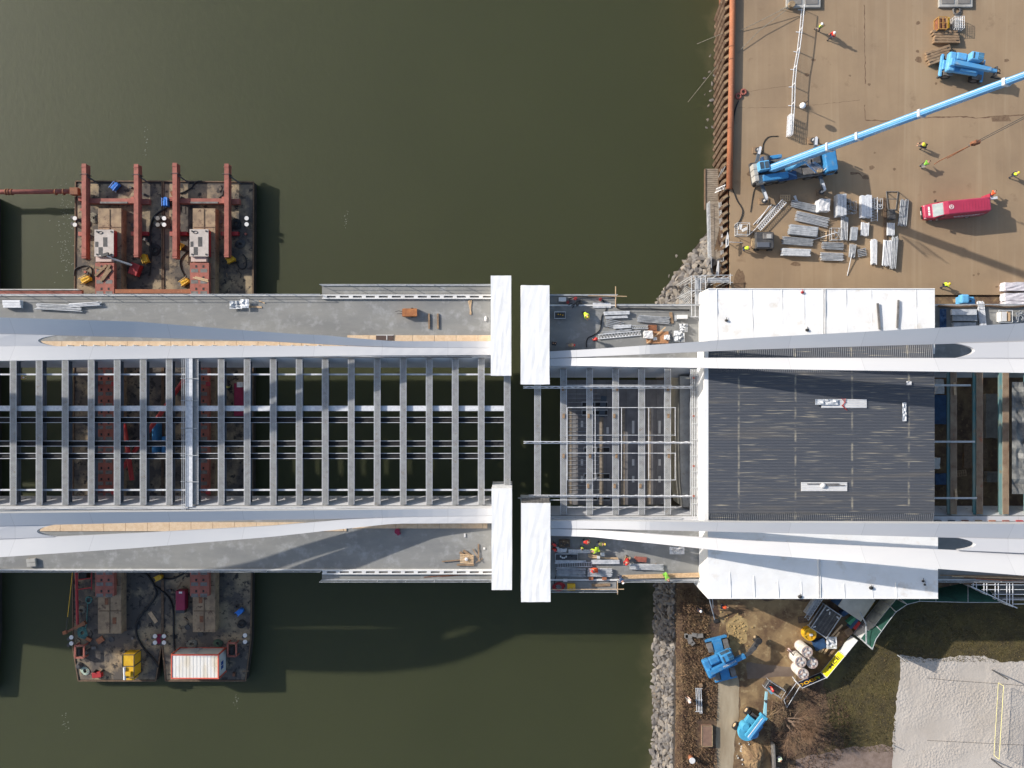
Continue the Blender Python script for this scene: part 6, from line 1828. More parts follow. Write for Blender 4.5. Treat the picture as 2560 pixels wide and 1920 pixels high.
MB().cyl(P(1725, 1890, 0), .30, 1.15, 16).build("drum_body", PIPE, r, smooth=True)
c = P(1725, 1890, 0); MB().cyl(c + Vector((0, 0, 1.15)), .36, .08, 18).build("lid", W, r)
for k, (x, y, w, h, a) in enumerate(((1722, 1592, 16, 10, 3), (1737, 1588, 14, 9, -8), (1750, 1590, 16, 10, 5), (1726, 1603, 12, 12, 20), (1716, 1590, 8, 10, 0), (1732, 1609, 11, 8, 40))):
    o = rot_rect(x, y, w, h, a, .02, .35, "concrete_block", CONCD)
    tag(o, "weathered concrete block in the little heap beside the telehandler", "block", "blocks beside the telehandler", 'thing')
o = rot_rect(1753, 1714, 8, 7, 20, .02, .4, "crate", WOOD); tag(o, "small wooden crate above the scaffold frames in the scrub", "crate", kind='thing')
# earth mound with stones
rr = random.Random(4)
vs, fs = [], []
c = P(1884, 1890, 0)
NR, NA = 7, 22
vs.append(c + Vector((.2, .1, 1.25)))
for i in range(1, NR + 1):
    for k in range(NA):
        a = 2 * math.pi * k / NA; q = i / NR * (1.55 + .25 * math.sin(3 * a) + .15 * math.cos(5 * a))
        vs.append(c + Vector((q * math.cos(a), q * 1.15 * math.sin(a), 1.25 * (1 - (i / NR) ** 1.8) + rr.uniform(-.08, .08) * (i < NR))))
fs = [(0, 1 + k, 1 + (k + 1) % NA) for k in range(NA)] + [(1 + i * NA + k, 1 + (i + 1) * NA + k, 1 + (i + 1) * NA + (k + 1) % NA, 1 + i * NA + (k + 1) % NA) for i in range(NR - 1) for k in range(NA)]
thing(MB().add(vs, fs), "earth_mound", mat("crumbly earth", lin(150, 126, 92), .95, c2=lin(118, 94, 70), scale=1.4, bump=.6, bscale=6), "rounded mound of pale earth at the end of the dirt track", "mound", normals=True)
pb = MB(); 
for k in range(46):
    x, y = rr.gauss(1862, 9), rr.gauss(1882, 16); s = rr.uniform(.06, .16); pb.sphere(P(x, y, s * .5), s, 5, 4)
tag(pb.build("pale_pebbles", CONC), "scatter of pale pebbles beside the earth mound", "pebbles", kind='stuff')
sd = MB()
for k in range(70):
    x, y = rr.gauss(1838, 15), rr.gauss(1578, 20); s = rr.uniform(.06, .18); sd.sphere(P(x, y, s * .2), s, 6, 4, (1, .7, .5))
tag(sd.build("sand_rubble", mat("yellow rubble", lin(176, 152, 106), .95, c2=lin(146, 122, 82), scale=1.5)), "heap of yellow sandy rubble in front of the telehandler", "rubble", kind='stuff')
tag(sheet(jag([(1815, 1560), (1838, 1535), (1872, 1545), (1868, 1590), (1860, 1612), (1840, 1632), (1815, 1628), (1822, 1600)], 4, 8, 12), .012).build("sandy_patch", mat("yellow sandy ground", lin(178, 154, 108), .95, c2=lin(140, 116, 80), scale=1.1)), kind='structure')
thing(MB().beam(P(1932, 1857, .5), P(1937, 1990, .5), .2, 1.0), "low_fence", GREYM, "low grey board fence at the lower edge beside the earth mound", "fence")
# props under the shelter corner
r = root("raking_prop", P(1778, 1530, 0), "thin raking prop with a foot plate below the shelter's river corner", "prop")
MB().tube([P(1773, 1496, 2.5), P(1787, 1550, .1)], .07, 6).tube([P(1781, 1497, 2.5), P(1783, 1520, .6)], .05, 6).build("prop_tube", GALVD, r)
MB().box(P(1790, 1552, .1), (.6, .4, .15), .3).build("foot_plate", BLACK, r)
# volleyball net and posts
r = root("volleyball_net", P(2500, 1800, 0), "volleyball net with yellow edge tape over the sand court", "net")
A, B = P(2496, 1707, 1.4), P(2485, 1888, 1.4); up_ = Vector((0, 0, 1.0))
mb = MB()
mb.tube([A, B], .03, 5).tube([A + up_, B + up_], .035, 5).tube([A, A + up_], .03, 5).tube([B, B + up_], .03, 5)
mb.build("edge_tape", mat("pale yellow tape", lin(232, 222, 150), .6), r)
mb = MB()
for k in range(1, 10): mb.tube([A + up_ * (k / 10), B + up_ * (k / 10)], .006, 3)
for k in range(1, 60): p = A.lerp(B, k / 60); mb.tube([p, p + up_], .006, 3)
mb.build("mesh_cords", DARK, r)
def pole(x, y, h, r_, label, m=GALVD):
    thing(MB().tube([P(x, y, 0), P(x, y, 0) + Vector((0, 0, h))], r_, 8), "pole", m, label, "pole", "poles around the sand court")
pole(2244, 1638, 2.6, .06, "thin grey pole at the corner of the sand court")
pole(2481, 1675, 3.0, .08, "dark pole standing in the sand near the net's upper end", DARK)
pole(2478, 1897, 3.0, .08, "dark pole standing in the sand near the net's lower end", DARK)
pole(2231, 1862, .8, .05, "short pole at the lower corner of the sand court")
for (a, b_) in (((2318, 1695), (2375, 1701)), ((2375, 1701), (2560, 1714)), ((2318, 1851), (2560, 1863))):
    thing(MB().tube([P(*a, .03), P(*b_, .03)], .02, 4), "court_line", DARK, {2318: "thin dark court line, river end" if a[1] < 1800 else "thin dark court line in the lower part of the sand", 2375: "thin dark court line running under the net"}[a[0]], "line", "court boundary lines")
# ------------------------------------------------------------ scaffold goods on the quay
_tube_cache = {}
def bundle(px, py, z, L, W_, ang, nx, nz, m, label, rad=.035, name="tube_bundle", group="scaffold tube bundles on the quay", messy=.04, sup=True):
    """stack of tubes; L and W_ in photo pixels, every tube a part"""
    h = nz * rad * 2.1
    r = root(name, P(px, py, z), label, "scaffold tubes", group, math.radians(ang))
    l = S(L, z); w = S(W_, z)
    key = (round(l, 1), rad, m.name)
    if sup:
        for t in (-.3, .3): MB().box((l * t, 0, .05), (.1, w * 1.05, .1)).build("bearer", WOOD, r, world=False)
    src = None
    rr = random.Random(int(px * 7 + py))
    for j in range(nz):
        for i in range(nx):
            y = -w / 2 + w * (i + .5 + (.25 if j % 2 else 0)) / nx
            if src is None:
                src = MB().tube([(-l / 2, 0, 0), (l / 2, 0, 0)], rad, 6).build("tube", m, r, world=False)
                o = src
            else:
                o = inst(src, r)
            o.location = (rr.uniform(-messy, messy) * l, y, (.1 if sup else 0) + rad + j * rad * 2)
            o.rotation_euler = (0, rr.uniform(-.4, .4) * messy * .2, rr.uniform(-1, 1) * messy * .7)
    return r
def boards(px, py, z, L, W_, ang, nx, nz, m, label, name="board_stack", group="stacks of scaffold boards", th=.06, cat="scaffold boards"):
    r = root(name, P(px, py, z), label, cat, group, math.radians(ang))
    l = S(L, z); w = S(W_, z); rr = random.Random(int(px + 3 * py)); src = None
    for j in range(nz):
        for i in range(nx):
            y = -w / 2 + w * (i + .5) / nx
            if src is None:
                src = MB().box((0, 0, 0), (l, w / nx * .93, th)).box((0, 0, th / 2 + .004), (l - .1, w / nx * .7, .008)).build("board", m, r, world=False); o = src
            else: o = inst(src, r)
            o.location = (rr.uniform(-.03, .03) * l, y, th / 2 + .1 + j * (th + .012)); o.rotation_euler = (0, 0, rr.uniform(-.012, .012))
    for t in (-.32, .32): MB().box((l * t, 0, .05), (.1, w, .1)).build("bearer", WOOD, r, world=False)
    return r
q = 1720; zf = .3074
def Z7(x, y): return (1720 + x * .3074, 330 + y * .3074)
for (x, y, L, W_, ang, nx, nz, m, lb) in (
        (950, 610, 230, 60, -14, 7, 3, GALVD, "loose tube bundle lying slantwise next to the white bag, behind the boards"),
        (1000, 715, 260, 80, -14, 7, 4, GALV, "slanting tube bundle with bright boards on top, uppermost of the middle pile"),
        (885, 895, 240, 62, -4, 7, 4, GALVD, "tube bundle above the long slant ended board stack"),
        (1170, 930, 170, 60, -3, 6, 3, GALVD, "short tube bundle between the long board stack and the upright posts"),
        (1165, 1018, 180, 66, -2, 7, 3, GALV, "short tube bundle lowest in the yard, beside the big brown shadow"),
        (1265, 790, 180, 60, 88, 5, 4, GALV, "upright running tube bundle below the big grey box stack"),
        (1430, 795, 105, 66, 86, 6, 3, ALU, "bright tube bundle standing below the channel shaped stack"),
        (1640, 795, 100, 62, 88, 6, 3, ALU, "bright tube bundle below the dark engine unit"),
        (1745, 660, 210, 70, 84, 6, 3, GALVD, "long untidy tube bundle closest to the crimson van"),
        (1500, 980, 195, 44, 90, 5, 5, ALU, "broad bright bundle at the pile's lower river corner"),
        (1610, 990, 205, 70, 86, 6, 4, ALU, "broad bright bundle in the middle of the lower pile"),
        (1665, 985, 250, 44, 86, 5, 5, GALVD, "tallest dull tube bundle of the lower pile, facing the van"),
        (1330, 970, 105, 54, 84, 5, 3, GALVD, "small tube bundle with one pole leaning on it"),
        (1410, 985, 70, 66, 12, 5, 2, GALVD, "smallest tube bundle, lying askew beside the leaning pole's bundle")):
    px, py = Z7(x, y)
    bundle(px, py, 0, L * .3074, W_ * .3074, ang, nx, nz, m, lb, .05 if m is ALU else .042)
for (x, y, L, W_, ang, nx, nz, m, lb) in (
        (925, 810, 225, 80, -6, 5, 9, GALVD, "grey board stack topped with bright edges, in the middle of the pile"),
        (865, 985, 225, 58, -2, 4, 9, GALV, "long pale board stack with slanted ends, lowest on the river side"),
        (1218, 610, 170, 74, 90, 3, 16, GALV, "tall smooth grey box stack beside the white bag"),
        (1430, 615, 175, 86, 90, 4, 10, ALU, "bright channel shaped stack with a brown gap in it"),
        (1335, 835, 105, 50, 84, 4, 8, GALVD, "small grey board stack beside the upright running tubes"),
        (1640, 680, 50, 78, 3, 2, 8, DARK, "dark small stack between the ring frame and the bright tubes")):
    px, py = Z7(x, y)
    boards(px, py, 0, L * .3074, W_ * .3074, ang, nx, nz, m, lb)
x, y = Z7(1600, 700)
plank_px([(x - 2, y - 52, x - 1, y + 62), (x + 2, y - 50, x + 3, y + 60)], .1, .12, .12, WOODD, "long_timbers", "two long brown timbers between the channel stack and the engine unit", "timber")
r = root("ring_frame", P(*Z7(1658, 560), 0), "brown grey square tube frame standing above the bright tubes", "frame")
mb = MB()
fx = [Z7(1612, 485), Z7(1708, 485), Z7(1690, 630), Z7(1628, 630)]
for zz in (.1, 1.2):
    for k in range(4): mb.tube([P(*fx[k], zz), P(*fx[(k + 1) % 4], zz)], .05, 5)
for k in range(4): mb.tube([P(*fx[k], 0), P(*fx[k], 1.2)], .05, 5)
mb.tube([P(*Z7(1620, 545), 1.2), P(*Z7(1700, 545), 1.2)], .05, 5)
mb.build("tube_frame", GREYM, r)
truss(*Z7(590, 800), *Z7(800, 575), .5, .62, "long aluminium lattice girder lying slantwise behind the tube bundles", ALU, 16)
truss(*Z7(575, 790), *Z7(720, 605), .15, .3, "second dull lattice girder beneath the bright slanting one", GALVD, 11)
truss(*Z7(1490, 725), *Z7(1490, 530), .5, -.75, "short upright lattice girder between channel stack and ring frame", ALU, 9)
for k, (x0, y0, x1, y1, z, lb) in enumerate(((530, 755, 680, 590, .2, "thin pole slanting parallel to the lattice girder, outer one"), (560, 745, 660, 600, .25, "thin pole slanting parallel to the lattice girder, inner one"), (498, 838, 590, 745, .2, "thin pole lying near the dark generator"), (1010, 880, 1215, 815, .9, "thin pale pole lying across the little pallet"),
                                          (1295, 1168, 1335, 980, .5, "long pale pole leaning out of the small tube bundle"), (440, 900, 340, 895, .5, "short pole reaching out to the quay rim beside the person in lime"))):
    A, B = P(*Z7(x0, y0), .05), P(*Z7(x1, y1), z)
    thing(MB().tube([A, B], .045, 5), "pole", ALU, lb, "pole", "loose poles in the yard")
px, py = Z7(788, 538); pallet(px, py, 0, "clean pale pallet lying alone between crane and tube bundles")
px, py = Z7(1100, 848); pallet(px, py, 90, "small pale pallet between two tube bundles, a pole across it")
px, py = Z7(1110, 593)
tag(tarp_box("bulk_bag", "bulging white bulk bag standing beside the tall grey box stack", "bag", px - 14, py - 15, px + 14, py + 15, .02, 1.15, BAG, .09, 55, None, 3))
for (x, y, s, lb, m) in ((1310, 620, .6, "grey fitting heap beside the tall grey box stack", GALVD), (1192, 835, .6, "wire basket of couplings beside the little pallet", GALVD), (1530, 590, .5, "white sack of fittings on the upright lattice girder", BAG), (1275, 590, .45, "small dark frame leaning at the tall grey box stack", DARK)):
    px, py = Z7(x, y); r = root("fitting_basket", P(px, py, 0), lb, "basket", "baskets of scaffold fittings")
    mb = MB(); rr = random.Random(int(x))
    for k in range(22): mb.box((rr.uniform(-s, s), rr.uniform(-s * 1.2, s * 1.2), rr.uniform(.1, .5)), (rr.uniform(.08, .3), .08, .08), rr.uniform(0, 3))
    mb.build("fittings", m, r, world=False)
    mb = MB()
    for z in (.05, .6):
        mb.tube([(-s, -s * 1.2, z), (s, -s * 1.2, z), (s, s * 1.2, z), (-s, s * 1.2, z), (-s, -s * 1.2, z)], .03, 5)
    for a_, b_ in ((-s, -1), (s, -1), (s, 1), (-s, 1)): mb.tube([(a_, b_ * s * 1.2, 0), (a_, b_ * s * 1.2, .6)], .03, 5)
    mb.build("basket_frame", GALV, r, world=False)
px, py = Z7(878, 545)
thing(MB().beam(P(px - 4, py - 8, .05), P(px + 4, py + 9, .05), .25, .05).beam(P(px - 1, py - 9, .09), P(px + 3, py + 7, .09), .08, .05), "sheet_scrap", ALU, "small bright metal scrap beside the clean pale pallet", "scrap")
# dark generator and white boxes at the quay rim
px, py = Z7(600, 895)
r = root("generator", P(px, py, 0), "dark grey towable generator beside the person in lime at the quay rim", "generator")
MB().box((0, 0, .75), (2.2, 2.0, .9)).build("housing", DARK, r, world=False, bevel=.12)
MB().box((.35, .5, 1.25), (1.2, .7, .12)).build("hood_panel", GREYM, r, world=False, bevel=.04)
MB().box((-.2, -.55, 1.24), (1.5, .6, .1)).build("hood_panel", mat("slate hood", lin(92, 96, 104), .5), r, world=False, bevel=.04)
MB().box((.45, .45, 1.33), (.55, .5, .08)).build("vent_cover", mat("pale vent", lin(168, 166, 162), .6), r, world=False)
MB().box((-1.25, -.3, .5), (.3, 1.2, .5)).build("fender_board", TAN, r, world=False)
for x, y in ((-.8, 1.0), (.8, 1.0), (-.8, -1.0), (.8, -1.0)): wheel(r, x, y, .35, .35, .22)
px, py = Z7(430, 800)
r = root("tool_cage", P(px, py, 0), "galvanised cage with two white boxes at the quay rim", "cage")
mb = MB()
for z in (.1, 1.1): mb.tube([(-.75, -.7, z), (.75, -.7, z), (.75, .7, z), (-.75, .7, z), (-.75, -.7, z)], .04, 5)
for a_, b_ in ((-.75, -.7), (.75, -.7), (.75, .7), (-.75, .7)): mb.tube([(a_, b_, 0), (a_, b_, 1.1)], .04, 5)
for k in range(6): mb.tube([(-.7, -.6 + .22 * k, .2), (.1, -.6 + .22 * k, .2)], .025, 4)
mb.build("cage_frame", GALV, r, world=False)
MB().box((-.3, .25, .8), (.35, .7, .3), -.25).build("white_box", W, r, world=False, bevel=.03)
MB().box((.15, -.1, 1.0), (.65, .35, .3), .45).build("white_box", W, r, world=False, bevel=.03)
r = root("site_sign", P(1818, 606, .1), "white arrow shaped sign board standing at the end of the sheet piles", "sign")
MB().add([P(1814, 620, 1.0), P(1822, 613, 1.0), P(1822, 590, 1.0), P(1819, 579, 1.0), P(1814, 600, 1.0)] + [P(1814, 620, 1.05), P(1822, 613, 1.05), P(1822, 590, 1.05), P(1819, 579, 1.05), P(1814, 600, 1.05)], [(4, 3, 2, 1, 0), (5, 6, 7, 8, 9)] + [(i, (i + 1) % 5, 5 + (i + 1) % 5, 5 + i) for i in range(5)]).build("sign_board", W, r)
MB().tube([P(1818, 612, 1.05), P(1818.5, 598, 1.06)], .05, 4).build("sign_mark", DARK, r)
MB().tube([P(1818, 606, 0), P(1818, 606, 1.0)], .05, 5).build("post", GALV, r)
coil(1803, 655, -.4, .5, DARK, "dark cable coil at the foot of the timber ramp", 4, 15, .06, "cable_coil")
coil(1806, 672, -.4, .55, DARK, "second dark cable coil farther below the timber ramp", 4, 16, .05, "cable_coil")
thing(MB().taper(P(1793, 690, .1), P(1796, 652, .3), .4, .12, .12, .1), "wrapped_post", BAG, "slim white wrapped post lying beside the cable coils", "post")
# timber stacks, crates by the pads
def timber_stack(px, py, L, W_, ang, n, label):
    r = root("timber_stack", P(px, py, 0), label, "timber stack", "stacks of heavy crane timbers", math.radians(ang))
    l, w = S(L), S(W_); rr = random.Random(int(px))
    for k in range(n):
        ll = l * rr.uniform(.86, 1.0)
        MB().box((rr.uniform(-.06, .06) * l, -w / 2 + w * (k + .5) / n, .3), (ll, w / n * .9, .56)).build("heavy_timber", WOOD, r, world=False, bevel=.03)
    for t in (-.38, .38):
        for u in (-.3, .3): MB().box((l * t, w * u, .6), (.3, .08, .06)).build("lifting_slot", BLACK, r, world=False)
    return r
timber_stack(2360, 96, 70, 32, -1, 5, "flat stack of heavy timbers below the cage crates")
timber_stack(2342, 142, 66, 34, 18, 5, "skewed stack of heavy timbers touching the parked telehandler")
r = root("cage_crate", P(2358, 55, 0), "rusty brown steel cage crate with yellow edges", "crate")
mb = MB()
a, b_ = P(2347, 42, 1.1), P(2368, 72, 1.1)
for z in (.06, 1.1):
    mb.beam((a.x, a.y, z), (b_.x, a.y, z), .08, .08).beam((a.x, b_.y, z), (b_.x, b_.y, z), .08, .08).beam((a.x, a.y, z), (a.x, b_.y, z), .08, .08).beam((b_.x, a.y, z), (b_.x, b_.y, z), .08, .08)
for x in (a.x, b_.x):
    for y in (a.y, b_.y): mb.beam((x, y, 0), (x, y, 1.1), .08, .08)
mb.beam((a.x, (a.y + b_.y) / 2, 1.1), (b_.x, (a.y + b_.y) / 2, 1.1), .06, .06).beam(((a.x + b_.x) / 2, a.y, 1.1), ((a.x + b_.x) / 2, b_.y, 1.1), .06, .06)
mb.build("crate_frame", mat("yellowed edge", lin(170, 128, 70), .7), r)
MB().box(((a.x + b_.x) / 2, (a.y + b_.y) / 2, .45), (b_.x - a.x - .1, a.y - b_.y - .1, .8)).build("crate_filling", RUST, r)
r = root("wire_cage", P(2398, 56, 0), "pale galvanised wire cage beside the rusty crate", "cage")
mb = MB(); a, b_ = P(2388, 40, 1.0), P(2411, 70, 1.0)
for z in (.1, .5, 1.0):
    for k in range(6):
        t = k / 5; mb.tube([(a.x + (b_.x - a.x) * t, a.y, z), (a.x + (b_.x - a.x) * t, b_.y, z)], .025, 4); mb.tube([(a.x, a.y + (b_.y - a.y) * t, z), (b_.x, a.y + (b_.y - a.y) * t, z)], .025, 4)
for x in (a.x, b_.x):
    for y in (a.y, b_.y): mb.tube([(x, y, 0), (x, y, 1.0)], .04, 5)
mb.build("wire_frame", GALV, r)
MB().box(((a.x + b_.x) / 2 - .2, (a.y + b_.y) / 2, .35), (.6, .9, .5)).build("cage_load", GREYM, r)
coil(2392, 26, .05, .6, GREYM, "loose grey hose loops in front of the concrete foundation block", 4, 17, .06, "hose_coil")
r = root("white_post", P(2373, 52, 0), "yellow strip post between the two cages", "post")
MB().beam(P(2372, 44, .9), P(2372, 70, .9), .14, .1).beam(P(2372, 56, 0), P(2372, 56, .9), .1, .1).build("strip", YEL, r)
# wrapped pallets at the far edge of the quay
for k, (y, lb) in enumerate(((716, "wrapped white pallet load at the quay's edge, topmost of three"), (742, "wrapped white pallet load at the quay's edge, middle of three"), (764, "wrapped white pallet load partly behind the bridge railing"))):
    o = tarp_box("pallet_load", lb, "pallet load", 2514, y - 10, 2575, y + 10, .05, 1.15, mat("wrapped load %d" % k, lin(222, 218, 222), .5, c2=lin(190, 184, 190), scale=2.), .06, 60 + k, "wrapped pallet loads", 3)

# ------------------------------------------------------------ stair tower at the end of the quay wall
r = root("stair_tower", P(1758, 730, 0), "galvanised scaffold stair tower between stone bank and bridge deck", "scaffold")
mb = MB()
X = (1729, 1752, 1790, 1826); Y = (692, 716, 760, 792)
for x in (1729, 1738, 1752, 1764):
    for y in (690, 726, 762, 792):
        g = P(x, y, 5.6); mb.tube([Vector((g.x, g.y, -3.0)), g], .045, 5)
for x in (1790, 1812, 1826):
    for y in (690, 706):
        g = P(x, y, 3.2); mb.tube([Vector((g.x, g.y, -1)), g], .045, 5)
mb.build("standards", GALV, r)
mb = MB()
for z in (.5, 2.6, 4.6, 5.5):
    for x in (1729, 1738, 1752, 1764): mb.tube([P(x, 690, z), P(x, 793, z)], .04, 5)
    for y in (690, 726, 762, 792): mb.tube([P(1727, y, z), P(1766, y, z)], .04, 5)
for z in (1.1, 2.2, 3.2):
    for y in (688, 706): mb.tube([P(1752, y, z), P(1832, y - (0 if y == 688 else 0), z)], .04, 5)
    mb.tube([P(1826, 684, z), P(1826, 712, z)], .04, 5)
mb.build("ledgers", GALV, r)
mb = MB()
for k in range(9): mb.tube([P(1712 - k * 1.6, 714 + 3 * k, -1 + .2 * k), P(1727, 722 + 7 * k, 4.8)], .03, 4)
for k in range(10): mb.tube([P(1698 + 3.3 * k, 722 + (10 - k) * 0 + 2 * (9 - k), 1.5), P(1700 + 3.2 * k, 768, 3.0)], .025, 4)
mb.build("braces", GALVD, r)
for (x0, y0, x1, y1, z) in ((1739, 694, 1751, 724, 4.9), (1739, 728, 1751, 760, 4.9), (1739, 763, 1752, 792, 4.9), (1754, 694, 1762, 706, 3.0), (1770, 694, 1824, 704, 2.6)):
    mb = MB()
    n = 3
    for k in range(n): mb.rect(x0 + (x1 - x0) * k / n + .3, y0, x0 + (x1 - x0) * (k + 1) / n - .3, y1, z, z + .05)
    mb.build("stair_deck", GALVD, r)
mb = MB()
for k in range(10): mb.rect(1768 + 5 * k, 695, 1772 + 5 * k, 704, 2.5 - .24 * k, 2.55 - .24 * k)
mb.build("stair_tread", ALU, r)

# ------------------------------------------------------------ scaffolds around the open beams of the bank section
r = root("work_platform", P(1540, 1105, -2), "wide grey brown scaffold platform hanging below the open beams of the bank section", "platform")
k = 0
for x in range(1416, 1664, 25):
    MB().rect(x, 950, x + 24.4, 1262, 1.0 + .012 * (k % 2), 1.07 + .012 * (k % 2)).build("floor_panel", mat("platform panel %d" % k, lin(136 - 4 * (k % 3), 134 - 4 * (k % 3), 134 - 4 * (k % 3)), .85, c2=lin(112, 110, 112), scale=.7), r); k += 1
for x in (1419, 1499, 1552, 1617):
    MB().rect(x, 1020, x + 10, 1262, 1.085, 1.13).build("walk_board", SILVER, r)
for x in (1452, 1516, 1580, 1646):
    for y in (1052, 1068, 1148, 1190):
        if (x + y) % 3: MB().rect(x, y, x + 6, y + 16, 1.085, 1.1).build("pale_sheet", W, r)
for (x, y) in ((1455, 1005), (1455, 1025), (1460, 1118), (1460, 1184), (1462, 1237)):
    mb = MB(); a, b_ = P(x, y, 1.5), P(x + 64, y + 13, 1.5)
    mb.tube([a, (b_.x, a.y, 1.5), b_, (a.x, b_.y, 1.5), a], .035, 4); mb.tube([((a.x + b_.x) / 2, a.y, 1.5), ((a.x + b_.x) / 2, b_.y, 1.5)], .03, 4)
    mb.build("hatch_frame", ALU, r)
    MB().rect(x + 1, y + 1, x + 63, y + 12, 1.09, 1.12).build("hatch_opening", BLACK, r)
for k in range(26):
    y = 985 + 10.4 * k
    MB().tube([P(1420, y, 1.2), P(1480 + 30 * rnd.random(), y, 1.2)], .03, 4).build("loose_tube", GALVD, r)
for x in (1420, 1540, 1655):
    for y in (955, 1258): MB().tube([P(x, y, 1.0), P(x, y, 4.3)], .05, 5).build("hanger", GALVD, r)
thing(MB().beam(P(1510, 990, 1.4), P(1504, 1042, 1.4), .7, .1), "steel_sheet", STEELD, "grey steel sheet lying askew on the hanging platform", "sheet")
for (y0, x0, x1, lb, m) in ((963, 1416, 1680, "long scaffold tube across the beams, uppermost one", GALV), (1019, 1418, 1690, "long scaffold tube across the beams below the lattice rail", GALV), (1088, 1400, 1690, "long scaffold tube across the beams above the centre rail", GALVD), (1133, 1418, 1690, "long scaffold tube across the beams below the centre rail", GALV),
                        (1200, 1418, 1690, "long scaffold tube across the beams above the low rail", GALV), (1250, 1376, 1480, "short scaffold tube beside the wide lower shelter", GALV), (1268, 1418, 1690, "long scaffold tube across the beams at the lower girder", GALV)):
    thing(MB().tube([P(x0, y0, 5.35), P(x1, y0, 5.35)], .045, 6), "scaffold_tube", m, lb, "scaffold tube", "long tubes over the open beams")
for k, (y, z1, x0) in enumerate(((968, 5.7, 1308), (1106, 5.5, 1309), (1240, 5.5, 1322))):
    r = root("lattice_rail", P(1520, y, 5.0), ("long lattice rail laid across the beams from the clean wide shelter", "long lattice rail laid across the middle of the open beams", "long lattice rail laid across the beams from the netted shelter")[k], "lattice girder", "lattice rails over the open beams")
    MB().tube([P(x0, y - 2.2, z1), P(1733, y - 2.2 + (2 if k else 0), z1)], .05, 5).tube([P(x0, y + 2.2, z1 - .3), P(1733, y + 2.2, z1 - .3)], .05, 5).build("chord", ALU, r)
    mb = MB()
    mb.tube([P(x0 + (1733 - x0) * t / 26, y - 2.2 if t % 2 else y + 2.2, z1 if t % 2 else z1 - .3) for t in range(27)], .04, 4)
    mb.build("lacing", ALU, r)
for k, (x, ya, yb, lb) in enumerate(((1418, 1020, 1200, "thin tube running along the first beams"), (1488, 1020, 1200, "thin tube running along the second beams"), (1554, 1020, 1200, "thin tube running along the third beams"), (1622, 1020, 1200, "thin tube running along the fourth beams"), (1688, 1020, 1090, "thin end tube closing the upper tube frame"), (1688, 1133, 1200, "thin end tube closing the lower tube frame"))):
    thing(MB().tube([P(x, ya, 5.45), P(x, yb, 5.45)], .035, 5), "scaffold_tube", ALU, lb, "scaffold tube", "cross tubes over the open beams")
cl = 0
for x in (1409, 1474, 1539, 1604, 1669):
    for y in (972, 1040, 1140, 1215):
        if (x + y) % 4 == 0: continue
        cl += 1
        o = MB().box(P(x + rnd.uniform(-4, 4), y, 5.12), (.26, .5, .12), rnd.uniform(-.1, .1)).build("packing_board", WOOD)
        tag(o, "small wooden packing board clamped on an open cross beam", "board", "packing boards on the open beams", 'thing')
r = root("abutment_wall", P(1712, 1100, -4), "pale concrete abutment wall under the bank section, its far end bowed", "wall")
MB().add([P(1700, 940, 3.6), P(1725, 940, 3.6), P(1728, 1268, 3.6), P(1708, 1268, 3.6), P(1702, 1200, 3.6), P(1699, 1080, 3.6)] + [P(x, y, 3.6) - Vector((0, 0, 8)) for x, y in ((1700, 940), (1725, 940), (1728, 1268), (1708, 1268), (1702, 1200), (1699, 1080))],
         [(0, 1, 2, 3, 4, 5), (11, 10, 9, 8, 7, 6)] + [(i, (i + 1) % 6, 6 + (i + 1) % 6, 6 + i) for i in range(6)]).build("wall_body", CONC, r, normals=True)
r = root("shelter_scaffold", P(1748, 1100, 5), "narrow run of scaffold tubes along the shelter's river gable", "scaffold")
mb = MB()
for x in (1731, 1737, 1743, 1757): mb.tube([P(x, 925, 5.6), P(x, 1310, 5.6)], .04, 5)
for k in range(10): mb.tube([P(1729, 940 + 40 * k, 5.66), P(1768, 938 + 40 * k, 5.7)], .04, 5); 
for k in range(10): mb.tube([P(1740, 940 + 40 * k, 5.1), P(1740, 940 + 40 * k, 6.4)], .04, 5)
mb.build("tubes", GALV, r)
MB().rect(1744, 930, 1757, 1180, 5.2, 5.26).build("scaffold_deck", GALVD, r)
MB().rect(1744, 1182, 1757, 1300, 5.2, 5.26).build("scaffold_deck", WOOD, r)
for y in (945, 1040, 1165, 1240): MB().box(P(1734, y, 5.7), (.2, .2, .2)).build("coupler", RED, r)

# ------------------------------------------------------------ goods on the bank section's upper deck
def Z4(x, y): return (1380 + x * .1808, 720 + y * .1808)
D5 = 5.01
def grp(n): return n
DG = "scaffold goods on the upper deck"
for (x, y, L, W_, ang, nx, nz, m, lb) in ((1400, 440, 430, 100, -3, 6, 3, GALVD, "bundle of galvanised tubes in the middle of the upper deck"), (860, 505, 250, 120, -12, 5, 2, GALVD, "loose tubes around the small frame on the upper deck"), (900, 600, 400, 30, 6, 3, 1, GALVD, "thin run of tubes above the deck's long lattice girder")):
    px, py = Z4(x, y); bundle(px, py, D5, L * .1808, W_ * .1808, ang, nx, nz, m, lb, .04, group=DG)
for (x, y, L, W_, ang, nx, nz, m, lb) in ((890, 350, 350, 50, 2, 2, 5, GALV, "long grey board stack just inside the upper deck railing"), (890, 405, 300, 34, 2, 2, 3, GALV, "thin board stack below the longer one on the upper deck"), (970, 535, 240, 50, 3, 2, 3, GALV, "short grey boards beside the small frame on the upper deck")):
    px, py = Z4(x, y); boards(px, py, D5, L * .1808, W_ * .1808, ang, nx, nz, m, lb, group="board stacks on the upper deck")
a = Z4(640, 705); b_ = Z4(1230, 650); truss(*a, *b_, D5 + .15, .5, "long lattice girder lying beside the person in red on the upper deck", ALU, 14, "lattice girders on the upper deck")
a = Z4(1110, 560); b_ = Z4(1330, 560); truss(*a, *b_, D5 + .3, .35, "short lattice girder beside the brown sheet on the upper deck", GALVD, 7, "lattice girders on the upper deck")
px, py = Z4(1460, 680)
